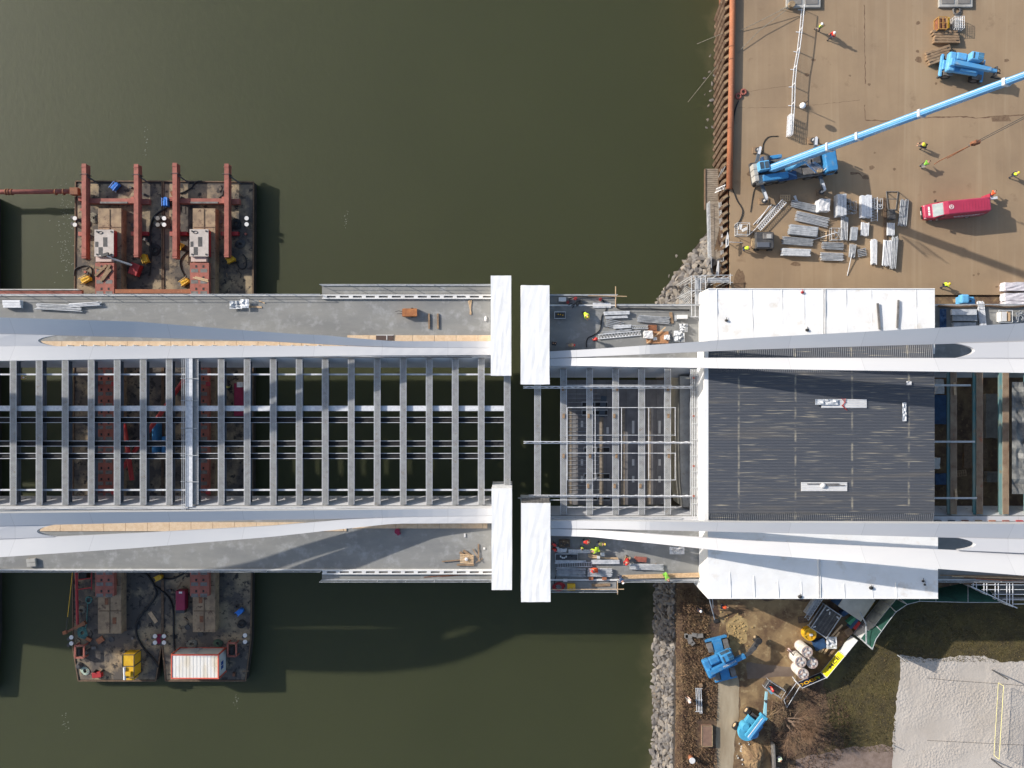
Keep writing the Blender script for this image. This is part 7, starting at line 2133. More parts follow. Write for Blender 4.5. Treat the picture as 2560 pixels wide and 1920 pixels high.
r = root("plywood_sheet", P(px, py, D5), "brown plywood sheet with white packs and tools on it, upper deck", "sheet")
MB().rect(*Z4(1310, 600), *Z4(1610, 765), D5 + .02, D5 + .25).build("sheet_body", mat("brown plywood", lin(182, 134, 96), .8, c2=lin(160, 116, 82), scale=1.5), r)
thing(MB().rect(*Z4(1330, 510), *Z4(1450, 590), D5, D5 + .2), "plywood_sheet", RUST, "smaller rusty brown sheet above the plywood sheet, upper deck", "sheet")
for k, (x, y, s, lb) in enumerate(((1335, 645, .5, "large white plastic pack at the corner of the brown plywood sheet"), (1595, 680, .3, "round white pack on the far side of the brown plywood sheet"), (1425, 700, .2, "small white pack in the middle of the brown plywood sheet"))):
    px, py = Z4(x, y); tag(tarp_box("pack", lb, "pack", px - 10 * s * 2.2, py - 9 * s * 2, px + 10 * s * 2.2, py + 9 * s * 2, D5 + .26, D5 + .26 + s, BAG, .06, 70 + k, "white packs on the upper deck", 2))
plank_px([(*Z4(1310, 765), *Z4(1570, 540))], D5 + .4, .12, .06, WOODL, "batten", "pale batten lying slantwise over the brown plywood sheet", "batten")
plank_px([(*Z4(1640, 335), *Z4(1665, 490))], D5 + .05, .32, .06, WOOD, "plank", "single wide plank standing across the upper deck near the stair tower", "plank")
for k, (x, y, s, lb) in enumerate(((1820, 545, .75, "heap of clear plastic film beside the stair tower"), (1760, 660, 1.0, "big heap of clear plastic film at the edge of the rib"))):
    px, py = Z4(x, y); w = 14 * s
    tag(tarp_sheet(px - w, py - w * .9, px + w, py + w * 1.1, D5 + .45, 8, 8, .3, 80 + k, lambda u, v: -.35 * ((2 * u - 1) ** 2 + (2 * v - 1) ** 2) + .2).build("plastic_heap", PLASTIC), lb, "plastic", kind='thing')
px, py = Z4(1790, 405); r = root("site_box", P(px, py, D5), "small white box with steel ends at the stair tower end of the upper deck", "box")
MB().box((0, 0, .35), (1.15, .45, .7)).build("box_body", W, r, world=False, bevel=.03); MB().box((-.7, -.1, .15), (.2, .6, .3)).build("box_foot", GALVD, r, world=False)
for (x, y, w, h, z, m, nm, lb) in ((145, 155, 100, 55, .7, W, "control_cabinet", "white control cabinet at the wide clean shelter, upper deck"), (110, 375, 150, 90, .55, DARK, "tool_crate", "open dark tool crate with yellow things at the wide shelter"), (690, 238, 250, 70, .12, GALV, "metal_tray", "pale metal tray lying across the platform step, upper deck")):
    a = Z4(x - w / 2, y - h / 2); b_ = Z4(x + w / 2, y + h / 2)
    r = root(nm, P(*Z4(x, y), D5), lb, nm.replace("_", " "))
    MB().rect(*a, *b_, D5, D5 + z).build("body", m, r)
    if nm == "tool_crate":
        for k in range(6): MB().box(P(*Z4(x - 40 + 16 * k, y + rnd.uniform(-20, 20)), D5 + z + .05), (.12, .12, .1), k).build("tool", YEL if k % 2 else BLACK, r)
        mb = MB(); p0, p1 = P(*a, D5 + z + .05), P(*b_, D5 + z + .05)
        mb.tube([p0, (p1.x, p0.y, p0.z), p1, (p0.x, p1.y, p0.z), p0], .05, 5); mb.build("rim", GALV, r)
hose([Z4(230, 150), Z4(360, 125), Z4(560, 130), Z4(700, 120), Z4(840, 125), Z4(880, 160), Z4(885, 240), Z4(930, 285), Z4(1100, 285), Z4(1400, 290), Z4(1600, 300), Z4(1900, 305)], D5 + .05, .07, BLACK, "thick black cable lying along the upper railing of the bank section")
hose([Z4(700, 165), Z4(745, 240), Z4(740, 320), Z4(690, 390), Z4(680, 480), Z4(660, 580), Z4(580, 650), Z4(500, 690), Z4(475, 760), Z4(480, 820)], D5, .06, BLACK, "black cable snaking across the upper deck past the person in red")
for (x, y, s, lb) in ((215, 200, .3, "red gas bottle beside the white control cabinet"), (320, 150, .32, "red welding trolley by the upper railing"), (665, 160, .3, "red bucket on the upper edge platform")):
    px, py = Z4(x, y); r = root("red_canister", P(px, py, D5), lb, "canister", "red canisters on the upper deck")
    MB().cyl((0, 0, 0), s * .55, s * 1.8, 12).build("canister_body", REDD, r, world=False); MB().cyl((0, 0, s * 1.8), s * .2, s * .4, 8).build("valve", DARK, r, world=False)
r = root("welding_gear", P(*Z4(330, 195), D5), "tangle of dark welding gear by the upper railing", "welding gear")
mb = MB()
for k in range(14): mb.box(P(*Z4(rnd.uniform(240, 410), rnd.uniform(175, 255)), D5 + .15), (rnd.uniform(.1, .5), .1, .25), rnd.uniform(0, 3))
mb.build("gear", DARK, r)
# the floating section's upper deck
r = root("cart_box", P(1026, 782, D5), "rusty orange skip cart with a drawbar standing alone on the grey deck", "cart")
MB().add([(-.75, -.5, .1), (.75, -.5, .1), (.75, .5, .1), (-.75, .5, .1), (-.85, -.45, .75), (.85, -.42, .75), (.85, .42, .75), (-.85, .36, .75)], [(3, 2, 1, 0), (0, 1, 5, 4), (1, 2, 6, 5), (2, 3, 7, 6), (3, 0, 4, 7), (4, 5, 6, 7)]).build("cart_tub", mat("rusty skip", lin(176, 116, 70), .8, c2=lin(140, 88, 56), scale=2.), r, world=False)
MB().tube([(-.8, .1, .3), (-1.3, .2, .35), (-1.7, .1, .3)], .03, 4).tube([(-.8, -.1, .3), (-1.5, -.15, .3)], .03, 4).build("drawbar", DARK, r, world=False)
for y in (-.5, .5): wheel(r, .2, y, .16, .16, .1)
for (x, ya, yb, lb) in ((1072.5, 784, 822, "grey timber lying across the deck, the one nearer the skip cart"), (1094.5, 784, 822, "grey timber lying across the deck, the one farther from the skip cart")):
    plank(x, ya, x + .5, yb, D5 + .09, .18, .16, WOOD, lb, "timber", "timbers lying across the deck", "timber")
plank_px([(1174, 750, 1177, 787), (1178, 750, 1175, 786), (1171, 752, 1178, 784)], D5, .1, .08, WOODL, "batten_stack", "thin fan of pale battens on the grey deck near the narrow shelter", "batten")
thing(MB().sphere(P(1214, 797, D5 + .1), .28, 8, 5, (.6, 1.3, .3)), "white_pack", BAG, "white oval pack on the deck touching the narrow shelter", "pack", smooth=True)
r = root("deck_hatch", P(961, 843, D5), "brown hatch with a white frame beside the plywood strip", "hatch")
MB().rect(940, 838, 983, 850, D5 + .1, D5 + .2).build("hatch_plate", mat("brown hatch", lin(84, 68, 62), .7), r); MB().rect(966, 838, 968, 850, D5 + .2, D5 + .23).rect(940, 837, 984, 838.5, D5 + .1, D5 + .23).build("hatch_frame", W, r)
bundle(150, 769, D5, 110, 16, -3, 5, 3, GALV, "long scaffold tube bundle with braces on the far part of the grey deck", .045, group="tube bundles on the grey deck")
bundle(216, 762, D5, 75, 10, 3, 3, 3, ALU, "brighter short tube bundle overlapping the long one on the grey deck", .05, group="tube bundles on the grey deck")
boards(37, 761, D5, 44, 19, 0, 3, 7, ALU, "bright white board stack at the picture edge of the grey deck", group="board stacks on the grey deck")
tag(tarp_sheet(574, 752, 605, 772, D5 + .35, 7, 6, .22, 90).build("plastic_heap", PLASTIC), "torn white plastic wrapping lying by the upper railing", "plastic", kind='thing')
tag(tarp_sheet(601, 748, 622, 770, D5 + .5, 5, 5, .15, 91).build("foil_pack", ALU), "shiny foil wrapped pack next to the torn plastic", "pack", kind='thing')
plank_px([(612, 768, 655, 769), (618, 765, 654, 767), (648, 752, 662, 758)], D5, .1, .06, WOODL, "batten_stack", "few pale battens beside the shiny foil pack", "batten")
# lower deck of the floating section
r = root("pallet_heap", P(1170, 1396, D5), "broken pallet and crossed timbers heaped at the narrow lower shelter", "timber heap")
for (x0, y0, x1, y1, w) in ((1105, 1404, 1150, 1400, .12), (1150, 1380, 1172, 1404, .3), (1196, 1360, 1196, 1395, .14), (1182, 1372, 1200, 1404, .1), (1158, 1376, 1180, 1392, .3), (1142, 1412, 1185, 1412, .2), (1206, 1396, 1190, 1406, .08)):
    MB().beam(P(x0, y0, D5 + rnd.uniform(.05, .2)), P(x1, y1, D5 + rnd.uniform(.05, .25)), w, .07).build("timber", WOOD, r)
for k in range(6): MB().beam(P(1150, 1386 + 4 * k, D5 + .25), P(1184, 1389 + 4 * k, D5 + .25), .14, .03).build("slat", WOODL, r)
thing(MB().sphere(P(1166, 1398, D5 + .4), .22, 8, 5, (1, 1, .6)), "white_pack", BAG, "white pack lying in the hole of the broken pallet", "pack", smooth=True)
thing(MB().rect(1160, 1334, 1164, 1343, D5, D5 + .1), "paper_sheet", W, "white paper sheet on the lower deck near the plywood strip", "paper")
thing(MB().rect(1208, 1369, 1213, 1374, D5, D5 + .1), "paper_sheet", W, "small white paper on the lower deck at the narrow shelter", "paper")
o = boards(82, 1405, D5, 22, 20, 5, 2, 4, CONC, "pale sack and board stack alone in the arch shade of the lower deck", group="board stacks on the grey deck")
plank_px([(1060, 1443, 1215, 1431), (1120, 1440, 1205, 1430), (1100, 1441, 1213, 1433)], 4.96, .07, .05, RUST, "rod_bundle", "long rusty rods slanting over the lower edge platform", "rods")
thing(MB().cyl(P(994, 1327, D5), .3, .5, 10).box(P(996, 1332, D5 + .3), (.4, .5, .3), .5), "pump_unit", MAROON, "small maroon pump beside the plywood strip in the arch shade", "pump")
# lower deck of the bank section
def Z5(x, y): return (1370 + x * .18535, 1330 + y * .18535)
LG = "scaffold goods on the lower deck"
for (x, y, L, W_, ang, nx, nz, m, lb) in ((305, 535, 380, 110, -1, 8, 4, GALVD, "wide dull tube stack next to the wide netted shelter, lower deck"), (700, 540, 320, 110, -1, 8, 4, GALV, "wide tube stack with the person in orange, lower deck"), (1320, 465, 440, 80, -1, 6, 3, GALV, "tube bundle on trestles in the middle of the lower deck")):
    px, py = Z5(x, y); bundle(px, py, D5, L * .18535, W_ * .18535, ang, nx, nz, m, lb, .042, group=LG)
px, py = Z5(300, 395); boards(px, py, D5, 400 * .18535, 30 * .18535, 2, 2, 4, GALV, "long thin boards above the ladder on the lower deck", group="board stacks on the lower deck")
px, py = Z5(770, 395); boards(px, py, D5, 370 * .18535, 55 * .18535, 0, 2, 4, GALV, "grey board stack with scattered tools, lower deck", group="board stacks on the lower deck")
a = Z5(120, 450); b_ = Z5(600, 435); ladder(*a, *b_, D5 + .15, D5 + .15, .5, 15, ALU, "long aluminium ladder lying flat on the lower deck")
r = root("steel_trough", P(*Z5(250, 340), D5), "open rectangular steel trough with dark contents, lower deck", "trough")
MB().rect(*Z5(105, 300), *Z5(395, 380), D5, D5 + .25).build("trough_base", DARK, r)
mb = MB(); p0, p1 = P(*Z5(100, 295), D5 + .3), P(*Z5(400, 385), D5 + .3)
mb.tube([p0, (p1.x, p0.y, p0.z), p1, (p0.x, p1.y, p0.z), p0], .06, 5).build("trough_rim", GALV, r)
for k in range(7): MB().box(P(*Z5(170 + 25 * k, 330 + 20 * math.sin(k)), D5 + .3), (.15, .2, .1), k).build("fitting", W if k < 4 else BLACK, r)
tag(tarp_sheet(*Z5(275, 235), *Z5(655, 285), D5 + .25, 12, 4, .1, 95).build("white_sheet", BAG), "long white plastic sheet spread out beside the person in lime", "sheet", kind='thing')
tag(tarp_box("white_roll", "white wrapped roll beside the shelter end of the white sheet", "roll", *Z5(130, 225), *Z5(250, 280), D5, D5 + .4, BAG, .05, 96, None, 2))
tag(tarp_box("white_roll", "small white pack behind the wrapped roll on the lower deck", "pack", *Z5(105, 205), *Z5(150, 265), D5, D5 + .35, BAG, .05, 97, None, 2))
r = root("tool_crate", P(*Z5(220, 160), D5), "dark crate full of couplings at the netted shelter, lower deck", "tool crate")
MB().rect(*Z5(150, 110), *Z5(295, 205), D5, D5 + .4).build("crate_body", WOODD, r)
for k in range(14): MB().box(P(*Z5(rnd.uniform(165, 280), rnd.uniform(125, 190)), D5 + .44), (.14, .1, .1), k).build("coupling", TAN if k % 2 else DARK, r)
tag(tarp_sheet(*Z5(1640, 200), *Z5(1840, 300), D5 + .45, 6, 5, .22, 98).build("white_sheet", BAG), "crumpled white sheet hanging out from under the outer rib", "sheet", kind='thing')
plank_px([(*Z5(540, 330), *Z5(950, 365)), (*Z5(540, 305), *Z5(700, 330)), (*Z5(560, 345), *Z5(940, 350))], D5 + .2, .12, .06, WOODL, "batten_stack", "bundle of orange brown battens in the middle of the lower deck", "batten")
for k, (x, y, lb) in enumerate(((735, 300, "white box on the orange brown battens, the larger one"), (680, 338, "white box on the orange brown battens, the smaller one"))):
    px, py = Z5(x, y); thing(MB().box(P(px, py, D5 + .45), (.42 - .1 * k, .4 - .1 * k, .3)), "white_box", W, lb, "box")
plank_px([(*Z5(1180, 350), *Z5(1330, 360)), (*Z5(1190, 375), *Z5(1325, 390)), (*Z5(1170, 340), *Z5(1240, 395))], D5, .3, .25, RED, "red_beams", "heap of short faded red beams on the lower deck", "beam")
r = root("yellow_crate", P(*Z5(315, 745), 4.94), "bright yellow covered crate on the lower edge platform", "crate")
MB().rect(*Z5(262, 705), *Z5(370, 790), 4.94, 5.5).build("crate_body", YEL, r, bevel=.05); MB().tube([P(*Z5(290, 760), 5.52), P(*Z5(330, 775), 5.52), P(*Z5(355, 745), 5.52)], .04, 5).build("cord", WOODL, r)
coil(*Z5(145, 740), 4.95, .6, REDD, "red hose ring on the lower edge platform beside the yellow crate", 4, 20, .08, "hose_coil")
hose([Z5(105, 480), Z5(115, 560), Z5(100, 620), Z5(88, 690), Z5(110, 740)], D5 - .05, .05, BLACK, "black cable hanging along the netted shelter to the red hose")
for k in range(3):
    plank_px([(*Z5(1000, 590 + 16 * k), *Z5(2060, 556 + 22 * k))], D5 + .3 + .1 * k, .16, .06, WOODL, "edge_board", ("long pale edge board along the lower railing, inner one", "long pale edge board along the lower railing, middle one", "long pale edge board along the lower railing, outer one")[k], "board")
for k, (x, y, lb) in enumerate(((580, 625, "orange brown wood block on the platform kerb, nearer the shelter"), (760, 625, "orange brown wood block on the platform kerb, farther from the shelter"))):
    px, py = Z5(x, y); thing(MB().box(P(px, py, D5 + .2), (.5, .35, .3)), "wood_block", PIPE, lb, "block")
plank_px([(*Z5(590, 720), *Z5(840, 712))], 4.95, .3, .12, WOOD, "plank", "weathered plank lying on the lower edge platform", "plank")
thing(MB().rect(*Z5(205, 635), *Z5(262, 670), 4.95, 5.3), "white_box", W, "white box on the platform kerb above the yellow crate", "box")
for k, (x0, y0, x1, y1, z, lb) in enumerate(((-5, 610, 1200, 620, 5.5, "thin pole along the lower kerb"),)): pass
for k, (x, y, L, lb) in enumerate(((1530, 744, 60, "scaffold pole projecting over the water from the upper platform corner"), (1534, 1494, 40, "scaffold pole projecting over the water from the lower platform corner"))):
    A, B = (P(1539, 716, 5.9), P(1539, 768, 5.9)) if k == 0 else (P(1544, 1452, 5.9), P(1544, 1486, 5.9))
    thing(MB().tube([A, B], .05, 6), "corner_pole", WOODL, lb, "pole")
thing(MB().tube([P(1470, 739, 6.0), P(1567, 741, 6.0)], .05, 6), "rail_pole", WOODL, "pale pole projecting past the end of the upper platform rail", "pole")
thing(MB().tube([P(1378, 1474, 6.0), P(1560, 1473, 6.0)], .05, 6), "rail_pole", WOODL, "pale pole projecting past the end of the lower platform rail", "pole")

# ------------------------------------------------------------ beyond the shelter
r = root("board_stack", P(2410, 790, D5), "big grey board stack on the deck beyond the shelter", "scaffold boards")
for k in range(6): MB().rect(2379 + k % 2, 773, 2443 - k % 2, 787, D5 + .25 * k, D5 + .25 * k + .23).build("board", GALV, r)
for k in range(4): MB().rect(2382, 788 , 2443, 802, D5 + .2 * k, D5 + .2 * k + .18).build("board", GALVD, r)
MB().rect(2384, 806, 2440, 816, D5, D5 + .5).build("board", GALVD, r)
bundle(2451, 785, D5, 62, 16, 97, 6, 3, ALU, "steep bundle of bright tubes leaning over the railing beyond the shelter", .05, group="goods beyond the shelter")
r = root("white_cabinet", P(2515, 790, D5), "white cabinet with a brown side in a galvanised frame beyond the shelter", "cabinet")
MB().rect(2505, 779, 2517, 803, D5, D5 + 1.0).build("cabinet_body", W, r); MB().rect(2520, 779, 2526, 803, D5, D5 + .9).build("brown_panel", WOODL, r)
mb = MB(); p0, p1 = P(2497, 776, D5 + 1.1), P(2531, 806, D5 + 1.1); mb.tube([p0, (p1.x, p0.y, p0.z), p1, (p0.x, p1.y, p0.z), p0], .05, 5); mb.build("frame", GALV, r)
r = root("fitting_basket", P(2545, 792, D5), "tangle of dark scaffold fittings at the picture edge beyond the shelter", "basket")
mb = MB()
for k in range(40): mb.box(P(rnd.uniform(2532, 2562), rnd.uniform(778, 806), D5 + rnd.uniform(.05, .4)), (rnd.uniform(.1, .5), .07, .07), rnd.uniform(0, 3))
mb.build("fittings", GALVD, r)
tag(tarp_sheet(2349, 772, 2366, 820, D5 + .5, 5, 8, .2, 101).build("blue_tarpaulin", BLUED), "dark blue tarpaulin heap in the shade beside the shelter end", "tarpaulin", kind='thing')
hose([(2345, 765), (2400, 767), (2460, 764), (2520, 768), (2575, 764)], D5 + .1, .12, WOODD, "thick brown hose along the railing beyond the shelter")
for k, (y, x1, lb) in enumerate(((963, 2427, "bright guard tube reaching out of the shelter end, upper one"), (1104, 2437, "bright guard tube reaching out of the shelter end, middle one"), (1245, 2442, "bright guard tube reaching out of the shelter end, lower one"))):
    thing(MB().tube([P(2330, y - 1, 5.6), P(x1, y - 1, 5.6)], .05, 6).tube([P(2330, y + 1.5, 5.5), P(x1, y + 1.5, 5.5)], .05, 6), "guard_tube", ALU, lb, "scaffold tube", "guard tubes at the shelter end")
for k, (x, y, h, lb) in enumerate(((2386, 972, 32, "pale plank on the first beam beyond the shelter, upper one"), (2389, 1236, 28, "pale plank on the first beam beyond the shelter, lower one"))):
    plank(x, y - h / 2, x + 2, y + h / 2, D5 + .14, .26, .1, WOODL, lb)
tag(tarp_sheet(2530, 955, 2620, 1235, 5.3, 10, 22, .3, 103).build("grey_sheeting", mat("grey plastic sheeting", lin(128, 128, 124), .4, c2=lin(88, 88, 86), scale=.8, bump=.9, bscale=2.)), "crumpled grey sheeting covering the beams at the picture edge", "sheeting", kind='thing')
for (x0, y0, x1, y1, z, m, nm, lb) in ((2337, 948, 2360, 985, 1.5, BAG, "big_bag", "white big bag deep between the beams beyond the shelter"), (2334, 988, 2372, 1060, .8, BLUED, "blue_skip", "dark blue skip deep between the beams beyond the shelter"), (2338, 1185, 2372, 1212, 1.0, BLUED, "blue_box", "dark blue box deep between the lower beams"),
                                     (2468, 1180, 2500, 1206, .8, GREYM, "grey_machine", "grey machine deep between the last beams"), (2410, 1110, 2470, 1170, .3, WOODD, "ply_stack", "brown sheet stack deep between the beams"), (2465, 985, 2500, 1095, .5, CONCD, "grey_tarp", "grey covered stack deep between the last beams"), (2334, 1145, 2350, 1172, 1.2, W, "white_sack", "white sacks deep below the shelter end")):
    tag(tarp_box(nm, lb, nm.split("_")[1], x0, y0, x1, y1, .02, z, m, .05, int(x0 + y0), None, 2))
pallet(2402, 1183, 8, "pallet deep between the beams beyond the shelter", .02, WOOD)
r = root("scaffold", P(2500, 1480, 0), "bright tube scaffold beside the deck, stepping down to the lawn", "scaffold")
mb = MB()
tops = [(2433, 1454, 1468), (2441, 1454, 1474), (2460, 1454, 1484), (2467, 1454, 1487), (2488, 1454, 1498), (2496, 1454, 1502), (2517, 1454, 1512), (2524, 1454, 1514), (2532, 1454, 1517)]
for x, y0, y1 in tops:
    a = P(x, y1, 5.4); b_ = P(x, y0 + 4, 5.4); 
    mb.tube([a, b_], .05, 5)
    mb.tube([Vector((a.x, a.y, 0)), a], .05, 5)
for k in range(5):
    y = 1462 + 12 * k
    mb.tube([P(2428 + 26 * k, y, 5.3), P(2590, y, 5.3)], .045, 5)
    mb.tube([P(2440 + 26 * k, y, 3.2), P(2590, y, 3.2)], .045, 5)
mb.tube([P(2428, 1466, 5.5), P(2543, 1520, 5.5)], .06, 5)
mb.build("tubes", ALU, r)
for k in range(3): MB().rect(2500 - 16 * k, 1462 + 15 * k, 2600, 1472 + 15 * k, 2.2, 2.26).build("scaffold_deck", GREYM, r)
thing(MB().rect(2410, 1452, 2590, 1462, 4.9, 5.0), "edge_boards", WOODD, "brown boards laid along the lower deck rim beyond the shelter", "boards")
for k in range(4): plank_px([(2350 + 30 * k, 1438 + 3 * k, 2560, 1442 + 4 * k)], D5 + .1 + .07 * k, .12, .06, (WOOD, WOODL, WOODD, PIPE)[k], "edge_board", "brown edge board %s along the lower rim beyond the shelter" % ("closest to the rib", "second from the rib", "third from the rib", "outermost of four")[k], "board")
for k, x in enumerate(range(2338, 2575, 34)):
    tag(MB().rect(x, 1301, x + 16, 1307, 5.1, 5.3).build("spacer_box", (GREYM, STEELD, RUST, TAN, PIPE, RED, REDD)[k]), "little %s box in the row along the inner flange beyond the shelter" % ("grey", "slate", "brown", "tan", "orange", "pinkish red", "strong red")[k], "box", kind='thing')
# ------------------------------------------------------------ people
POSES = {}
def skel(pose):
    """joints (metres, facing +x, feet at z=0) and bones for a pose"""
    J = {}
    if pose in ("stand", "walk"):
        s = .22 if pose == "walk" else .03
        hip, kz = .94, .5
        J.update(pel=(0, 0, hip), spi=(.01, 0, 1.15), che=(.0, 0, 1.34), nec=(.02, 0, 1.5), hea=(.04, 0, 1.62), top=(.03, 0, 1.74))
        for sd, y, f in (("l", .1, 1), ("r", -.1, -1)):
            J["hip" + sd] = (0, y * .9, hip - .03); J["kne" + sd] = (s * f * .6 + .04, y, kz); J["ank" + sd] = (s * f - (.05 if f < 0 else 0), y, .09); J["toe" + sd] = (s * f + .17, y * 1.1, .04)
            J["sho" + sd] = (0, y * 1.9, 1.42); J["elb" + sd] = (-s * f * .5 - .02, y * 2.5, 1.14); J["wri" + sd] = (-s * f * .6 + .12, y * 2.4, .93)
    elif pose == "bend":
        J.update(pel=(-.1, 0, .88), spi=(.08, 0, 1.05), che=(.28, 0, 1.12), nec=(.44, 0, 1.13), hea=(.56, 0, 1.1), top=(.66, 0, 1.06))
        for sd, y in (("l", .11), ("r", -.11)):
            J["hip" + sd] = (-.1, y, .86); J["kne" + sd] = (.02, y * 1.2, .47); J["ank" + sd] = (-.08, y * 1.3, .09); J["toe" + sd] = (.1, y * 1.4, .04)
            J["sho" + sd] = (.36, y * 1.7, 1.1); J["elb" + sd] = (.42, y * 2.1, .84); J["wri" + sd] = (.56, y * 1.4, .66)
    else:   # kneel
        J.update(pel=(-.12, 0, .5), spi=(.0, 0, .68), che=(.14, 0, .84), nec=(.26, 0, .93), hea=(.36, 0, .99), top=(.45, 0, 1.04))
        for sd, y in (("l", .11), ("r", -.11)):
            up = sd == "l"
            J["hip" + sd] = (-.12, y, .48); J["kne" + sd] = (.26, y * 1.3, .46) if up else (.2, y * 1.2, .1); J["ank" + sd] = (.2, y * 1.3, .09) if up else (-.24, y * 1.2, .1); J["toe" + sd] = (.38, y * 1.3, .04) if up else (-.36, y * 1.2, .05)
            J["sho" + sd] = (.18, y * 1.8, .86); J["elb" + sd] = (.32, y * 2.1, .62); J["wri" + sd] = (.52, y * 1.3, .46)
    for sd in "lr":     # palm, thumb and four fingers
        e, w = Vector(J["elb" + sd]), Vector(J["wri" + sd])
        d = (w - e).normalized(); side = Vector((0, 1, 0)) if abs(d.y) < .8 else Vector((1, 0, 0)); side = (side - d * side.dot(d)).normalized(); n = d.cross(side)
        J["pal" + sd] = tuple(w + d * .08)
        for k in range(4):
            o = side * (-.033 + .022 * k); ln = (.062, .078, .074, .055)[k]
            J["fb%d" % k + sd] = tuple(w + d * .1 + o); J["ft%d" % k + sd] = tuple(w + d * (.1 + ln * .85) + o + n * ln * .5)
        J["th" + sd] = tuple(w + d * .085 + side * .075)
    return J
RAD = dict(pel=.155, spi=.135, che=.16, nec=.062, hea=.098, top=.07, hip=.1, kne=.062, ank=.042, toe=.04, sho=.075, elb=.048, wri=.032, pal=.036, fb=.011, ft=.009, th=.012)
BON = [("pel", "spi"), ("spi", "che"), ("che", "nec"), ("nec", "hea"), ("hea", "top")]
for sd in "lr":
    BON += [("pel", "hip" + sd), ("hip" + sd, "kne" + sd), ("kne" + sd, "ank" + sd), ("ank" + sd, "toe" + sd), ("che", "sho" + sd), ("sho" + sd, "elb" + sd), ("elb" + sd, "wri" + sd), ("wri" + sd, "pal" + sd), ("pal" + sd, "th" + sd)]
    for k in range(4): BON += [("pal" + sd, "fb%d" % k + sd), ("fb%d" % k + sd, "ft%d" % k + sd)]
def rad_of(n):
    if n in RAD: return RAD[n]
    for k in ("fb", "ft"):
        if n.startswith(k): return RAD[k]
    return RAD[n[:-1]]
def skin(name, J, bones, grow_, m, sub=1, cut=None):
    names = []
    for a, b_ in bones:
        for q in (a, b_):
            if q not in names: names.append(q)
    me = bpy.data.meshes.new(name)
    me.from_pydata([J[n] for n in names], [(names.index(a), names.index(b_)) for a, b_ in bones], [])
    o = bpy.data.objects.new(name, me); COL.objects.link(o)
    md = o.modifiers.new("skin", 'SKIN')
    sv = me.skin_vertices[0].data
    for i, n in enumerate(names):
        r = rad_of(n) * grow_
        wide = 1.25 if n in ("pel", "che", "spi") else 1.0
        sv[i].radius = (r, r * wide) if False else (r, r)
        sv[i].use_root = i == 0
    if sub: o.modifiers.new("smooth", 'SUBSURF').levels = sub; o.modifiers["smooth"].render_levels = sub
    bpy.context.view_layer.update()
    dg = bpy.context.evaluated_depsgraph_get()
    out = bpy.data.meshes.new_from_object(o.evaluated_get(dg))
    out.name = name
    bpy.data.objects.remove(o); bpy.data.meshes.remove(me)
    for p in out.polygons: p.use_smooth = True
    out.materials.clear(); out.materials.append(m)
    return out
MESHC = {}
def part_mesh(pose, kind, m):
    key = (pose, kind, m.name)
    if key in MESHC: return MESHC[key]
    J = skel(pose)
    if kind == "body": me = skin("body", J, BON, 1.0, m)
    elif kind == "jacket": me = skin("jacket", J, [b_ for b_ in BON if b_ in (("pel", "spi"), ("spi", "che")) or b_[0][:3] in ("sho",) or b_[1][:3] == "sho" or (b_[0][:3] == "elb")], 1.2, m)
    elif kind == "trousers": me = skin("trousers", J, [b_ for b_ in BON if b_[1][:3] in ("hip", "kne", "ank")], 1.28, m)
    elif kind == "vest": me = skin("vest", J, [("pel", "spi"), ("spi", "che"), ("che", "shol"), ("che", "shor")], 1.36, m)
    elif kind == "boots": me = skin("boots", J, [("ankl", "toel")], 1.5, m)
    elif kind == "boots2": me = skin("boots", J, [("ankr", "toer")], 1.5, m)
    elif kind in ("helmet", "hair"):
        h, t = Vector(J["hea"]), Vector(J["top"]); d = (t - h).normalized()
        mb = MB(); c = h + d * .05
        fwd = Vector((1, 0, 0)); fwd = (fwd - d * fwd.dot(d)).normalized(); sd = d.cross(fwd)
        R = Matrix((fwd, sd, d)).transposed()
        q = MB().sphere((0, 0, 0), .128 if kind == "helmet" else .108, 14, 8, (1.08, .95, .92))
        keep = [R @ v + c for v in q.v]
        mb.add(keep, q.f)
        if kind == "helmet":
            brim = MB().lathe((0.03, 0, .0), [(.15, -.012), (.155, .0), (.12, .012)], 16)
            mb.add([R @ v + c for v in brim.v], brim.f)
        me = bpy.data.meshes.new(kind); me.from_pydata([tuple(v) for v in mb.v], [], mb.f); me.materials.append(m)
        for p in me.polygons: p.use_smooth = True
    elif kind == "face":
        h, t = Vector(J["hea"]), Vector(J["top"]); d = (t - h).normalized()
        fwd = Vector((1, 0, 0)); fwd = (fwd - d * fwd.dot(d)).normalized(); sd = d.cross(fwd)
        mb = MB()
        mb.sphere(h + fwd * .1 + d * .005, .018, 6, 4, (1, .8, 1.2))
        for s_ in (-1, 1):
            mb.sphere(h + fwd * .088 + sd * s_ * .034 + d * .03, .012, 6, 4)
            mb.sphere(h + sd * s_ * .1 + d * .0, .026, 6, 4, (.7, .5, 1))
        mb.beam(h + fwd * .093 - d * .042 - sd * .025, h + fwd * .093 - d * .042 + sd * .025, .01, .012)
        me = bpy.data.meshes.new("face"); me.from_pydata([tuple(v) for v in mb.v], [], mb.f); me.materials.append(m)
    MESHC[key] = me
    return me
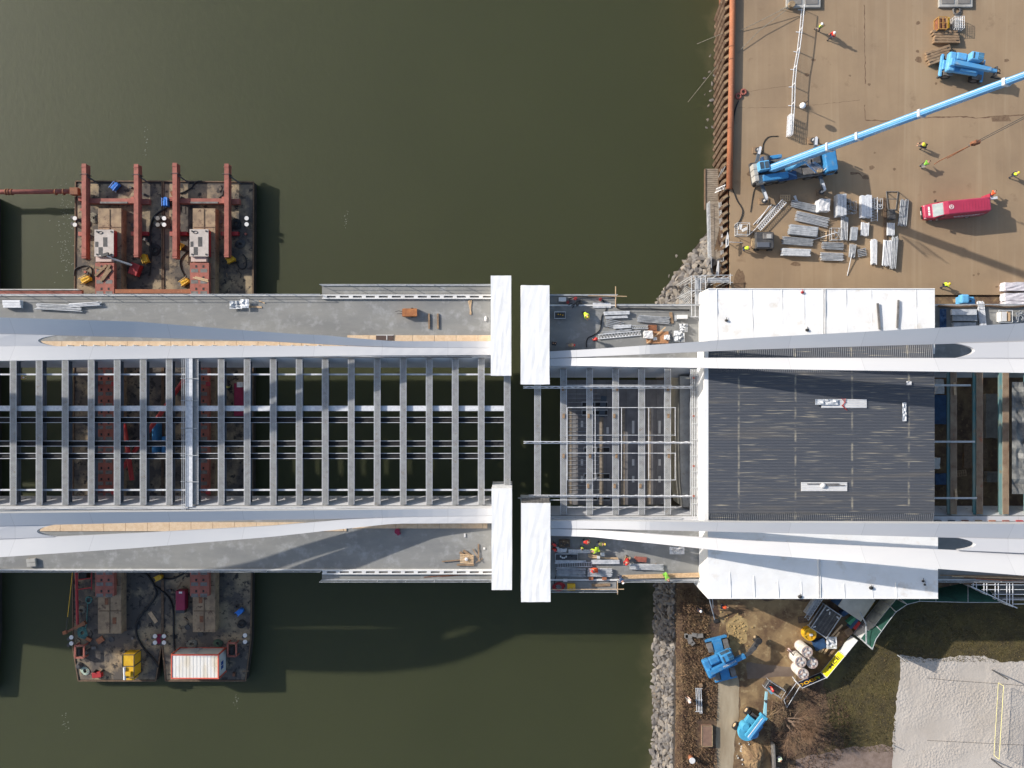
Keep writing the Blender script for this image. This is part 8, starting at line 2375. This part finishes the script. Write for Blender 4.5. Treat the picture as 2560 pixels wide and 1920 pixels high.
def person(px, py, z, head, pose, label, vest=None, jacket=None, trousers=None, helmet=None, scale=1.0):
    """px, py: where the feet stand in the photograph"""
    r = root("person", P(px, py, z), label, "person", "people working on the site", math.radians(head))
    r.scale = (scale,) * 3
    for kind, m in (("body", SKIN), ("face", SKIN), ("jacket", jacket or NAVY), ("trousers", trousers or NAVY), ("vest", vest), ("boots", BLACK), ("boots2", BLACK), ("helmet" if helmet else "hair", helmet or HAIR)):
        if m is None: continue
        nm = {"boots2": "boot", "boots": "boot"}.get(kind, kind)
        o = bpy.data.objects.new(nm, part_mesh(pose, kind, m)); COL.objects.link(o); o.parent = r
    return r
person(2042, 77, 0, 130, "walk", "person with white helmet and lime vest walking below the concrete pad", LIME, NAVY, GREYF, HELW, 1.05)
person(2073, 97, 0, 200, "walk", "person with white helmet and red jacket following close behind another", None, REDV, NAVY, HELW, 1.05)
person(2300, 370, 0, 160, "bend", "person in yellow vest bending down alone on the open quay", mat("yellow hi-vis fabric", lin(232, 222, 70), .8), NAVY, NAVY, None, 1.1)
person(2300, 417, 0, 35, "bend", "person in green jacket crouching low on the quay below the yellow vest", None, GREENF, GREYF, None, 1.1)
person(2524, 441, 0, 20, "walk", "person in lime vest at the picture edge, above the crimson van", LIME, NAVY, NAVY, HELY)
person(2467, 491, 0, 45, "bend", "person in reddish jacket leaning over the white board behind the van", None, ORANGE, NAVY, None)
person(2454, 519, 0, 180, "stand", "person in black standing at the rear doors of the crimson van", None, BLACK, BLACK, None)
person(1858, 624, 0, 10, "bend", "person in lime vest beside the dark generator at the quay rim", LIME, NAVY, NAVY, None)
person(2352, 715, 0, 30, "walk", "person in lime jacket striding past the shelter's far corner", None, LIME, NAVY, HELY, 1.1)
D_ = 5.01
person(1462, 786, D_, -60, "kneel", "person in lime jacket kneeling at the welding spot on the upper deck", None, LIME, NAVY, HELY, 1.15)
person(1486, 850, D_, 100, "stand", "person in red with red helmet standing at the lattice girder's end", None, REDV, NAVY, HELR)
person(1421, 864, D_, 0, "bend", "person in tan clothes bending beside the upper rib on the deck", None, TAN, GREYF, HELR)
person(1384, 860, D_, 80, "stand", "person in black close against the clean wide shelter", None, BLACK, BLACK, None)
person(1453, 1366, D_, 250, "stand", "slim person in lime vest behind the long white sheet", LIME, NAVY, NAVY, None, .95)
person(1489, 1370, D_, 200, "bend", "person in bright lime jacket bending at the end of the white sheet", None, LIME, LIME, None, 1.1)
person(1566, 1396, D_, 250, "kneel", "person in red jacket kneeling over tools in the middle of the lower deck", None, REDV, TAN, HELR, 1.15)
person(1487, 1423, D_ + .3, 180, "kneel", "person in orange kneeling on the wide tube stack", None, ORANGE, ORANGE, HELR, 1.0)
person(1548, 1440, D_, 300, "bend", "person in blue with white helmet at the lower platform corner", None, BLUED, NAVY, HELW)
person(1660, 1434, D_, 300, "bend", "person in green jacket at the lower railing near the shelter", None, GREENF, GREENF, None, 1.1)
person(1459, 1351, D_, 0, "bend", "person in red half hidden beneath the outer rib, lower deck", None, REDV, NAVY, None)
person(1496, 1356, D_, 0, "bend", "person in olive half hidden beneath the outer rib beside another", None, mat("olive fabric", lin(110, 116, 62), .9), NAVY, HELY)
person(1384, 1357, D_, 60, "stand", "person in red close against the netted shelter, upper of two", None, REDV, NAVY, HELR)
person(1385, 1369, D_, 60, "stand", "person in red close against the netted shelter, lower of two", None, REDV, BLACK, HELR)
bp_ = bk(-.45, -.1, .05)
r = person(1922, 1714, 0, 200, "stand", "person with red helmet riding in the lift's caged basket", None, REDV, NAVY, HELR)
r.location = bp_
person(1718, 1742, 0, 150, "walk", "person in pale pink clothes walking in the scrub beside the scaffold frames", None, mat("pale pink fabric", lin(226, 190, 176), .85), GREYF, HELW)
person(1744, 1520, 0, 80, "stand", "person with white helmet in dark clothes under the shelter's river corner", None, NAVY, NAVY, HELW)
person(1803, 1512, 0, 0, "bend", "person in orange vest under the shelter hem", ORANGE, NAVY, NAVY, None)
person(1941, 1887, 0, 300, "walk", "person in pale green jacket strolling by the low board fence", None, mat("pale green fabric", lin(176, 198, 176), .85), NAVY, None, 1.05)
person(1937, 1914, 0, 250, "walk", "person in cream jacket at the lower picture edge by the low fence", None, mat("cream fabric", lin(226, 200, 160), .85), GREYF, None, 1.05)
person(577, 968, BZ + .05, 90, "stand", "person in lime helmet seen on the barge between the open beams", None, mat("olive jacket", lin(150, 160, 70), .9), NAVY, HELY)
person(60, 944, BZ + .05, 0, "bend", "person in yellow jacket deep between the first open beams", None, mat("dull yellow jacket", lin(206, 186, 80), .9), NAVY, HELW)
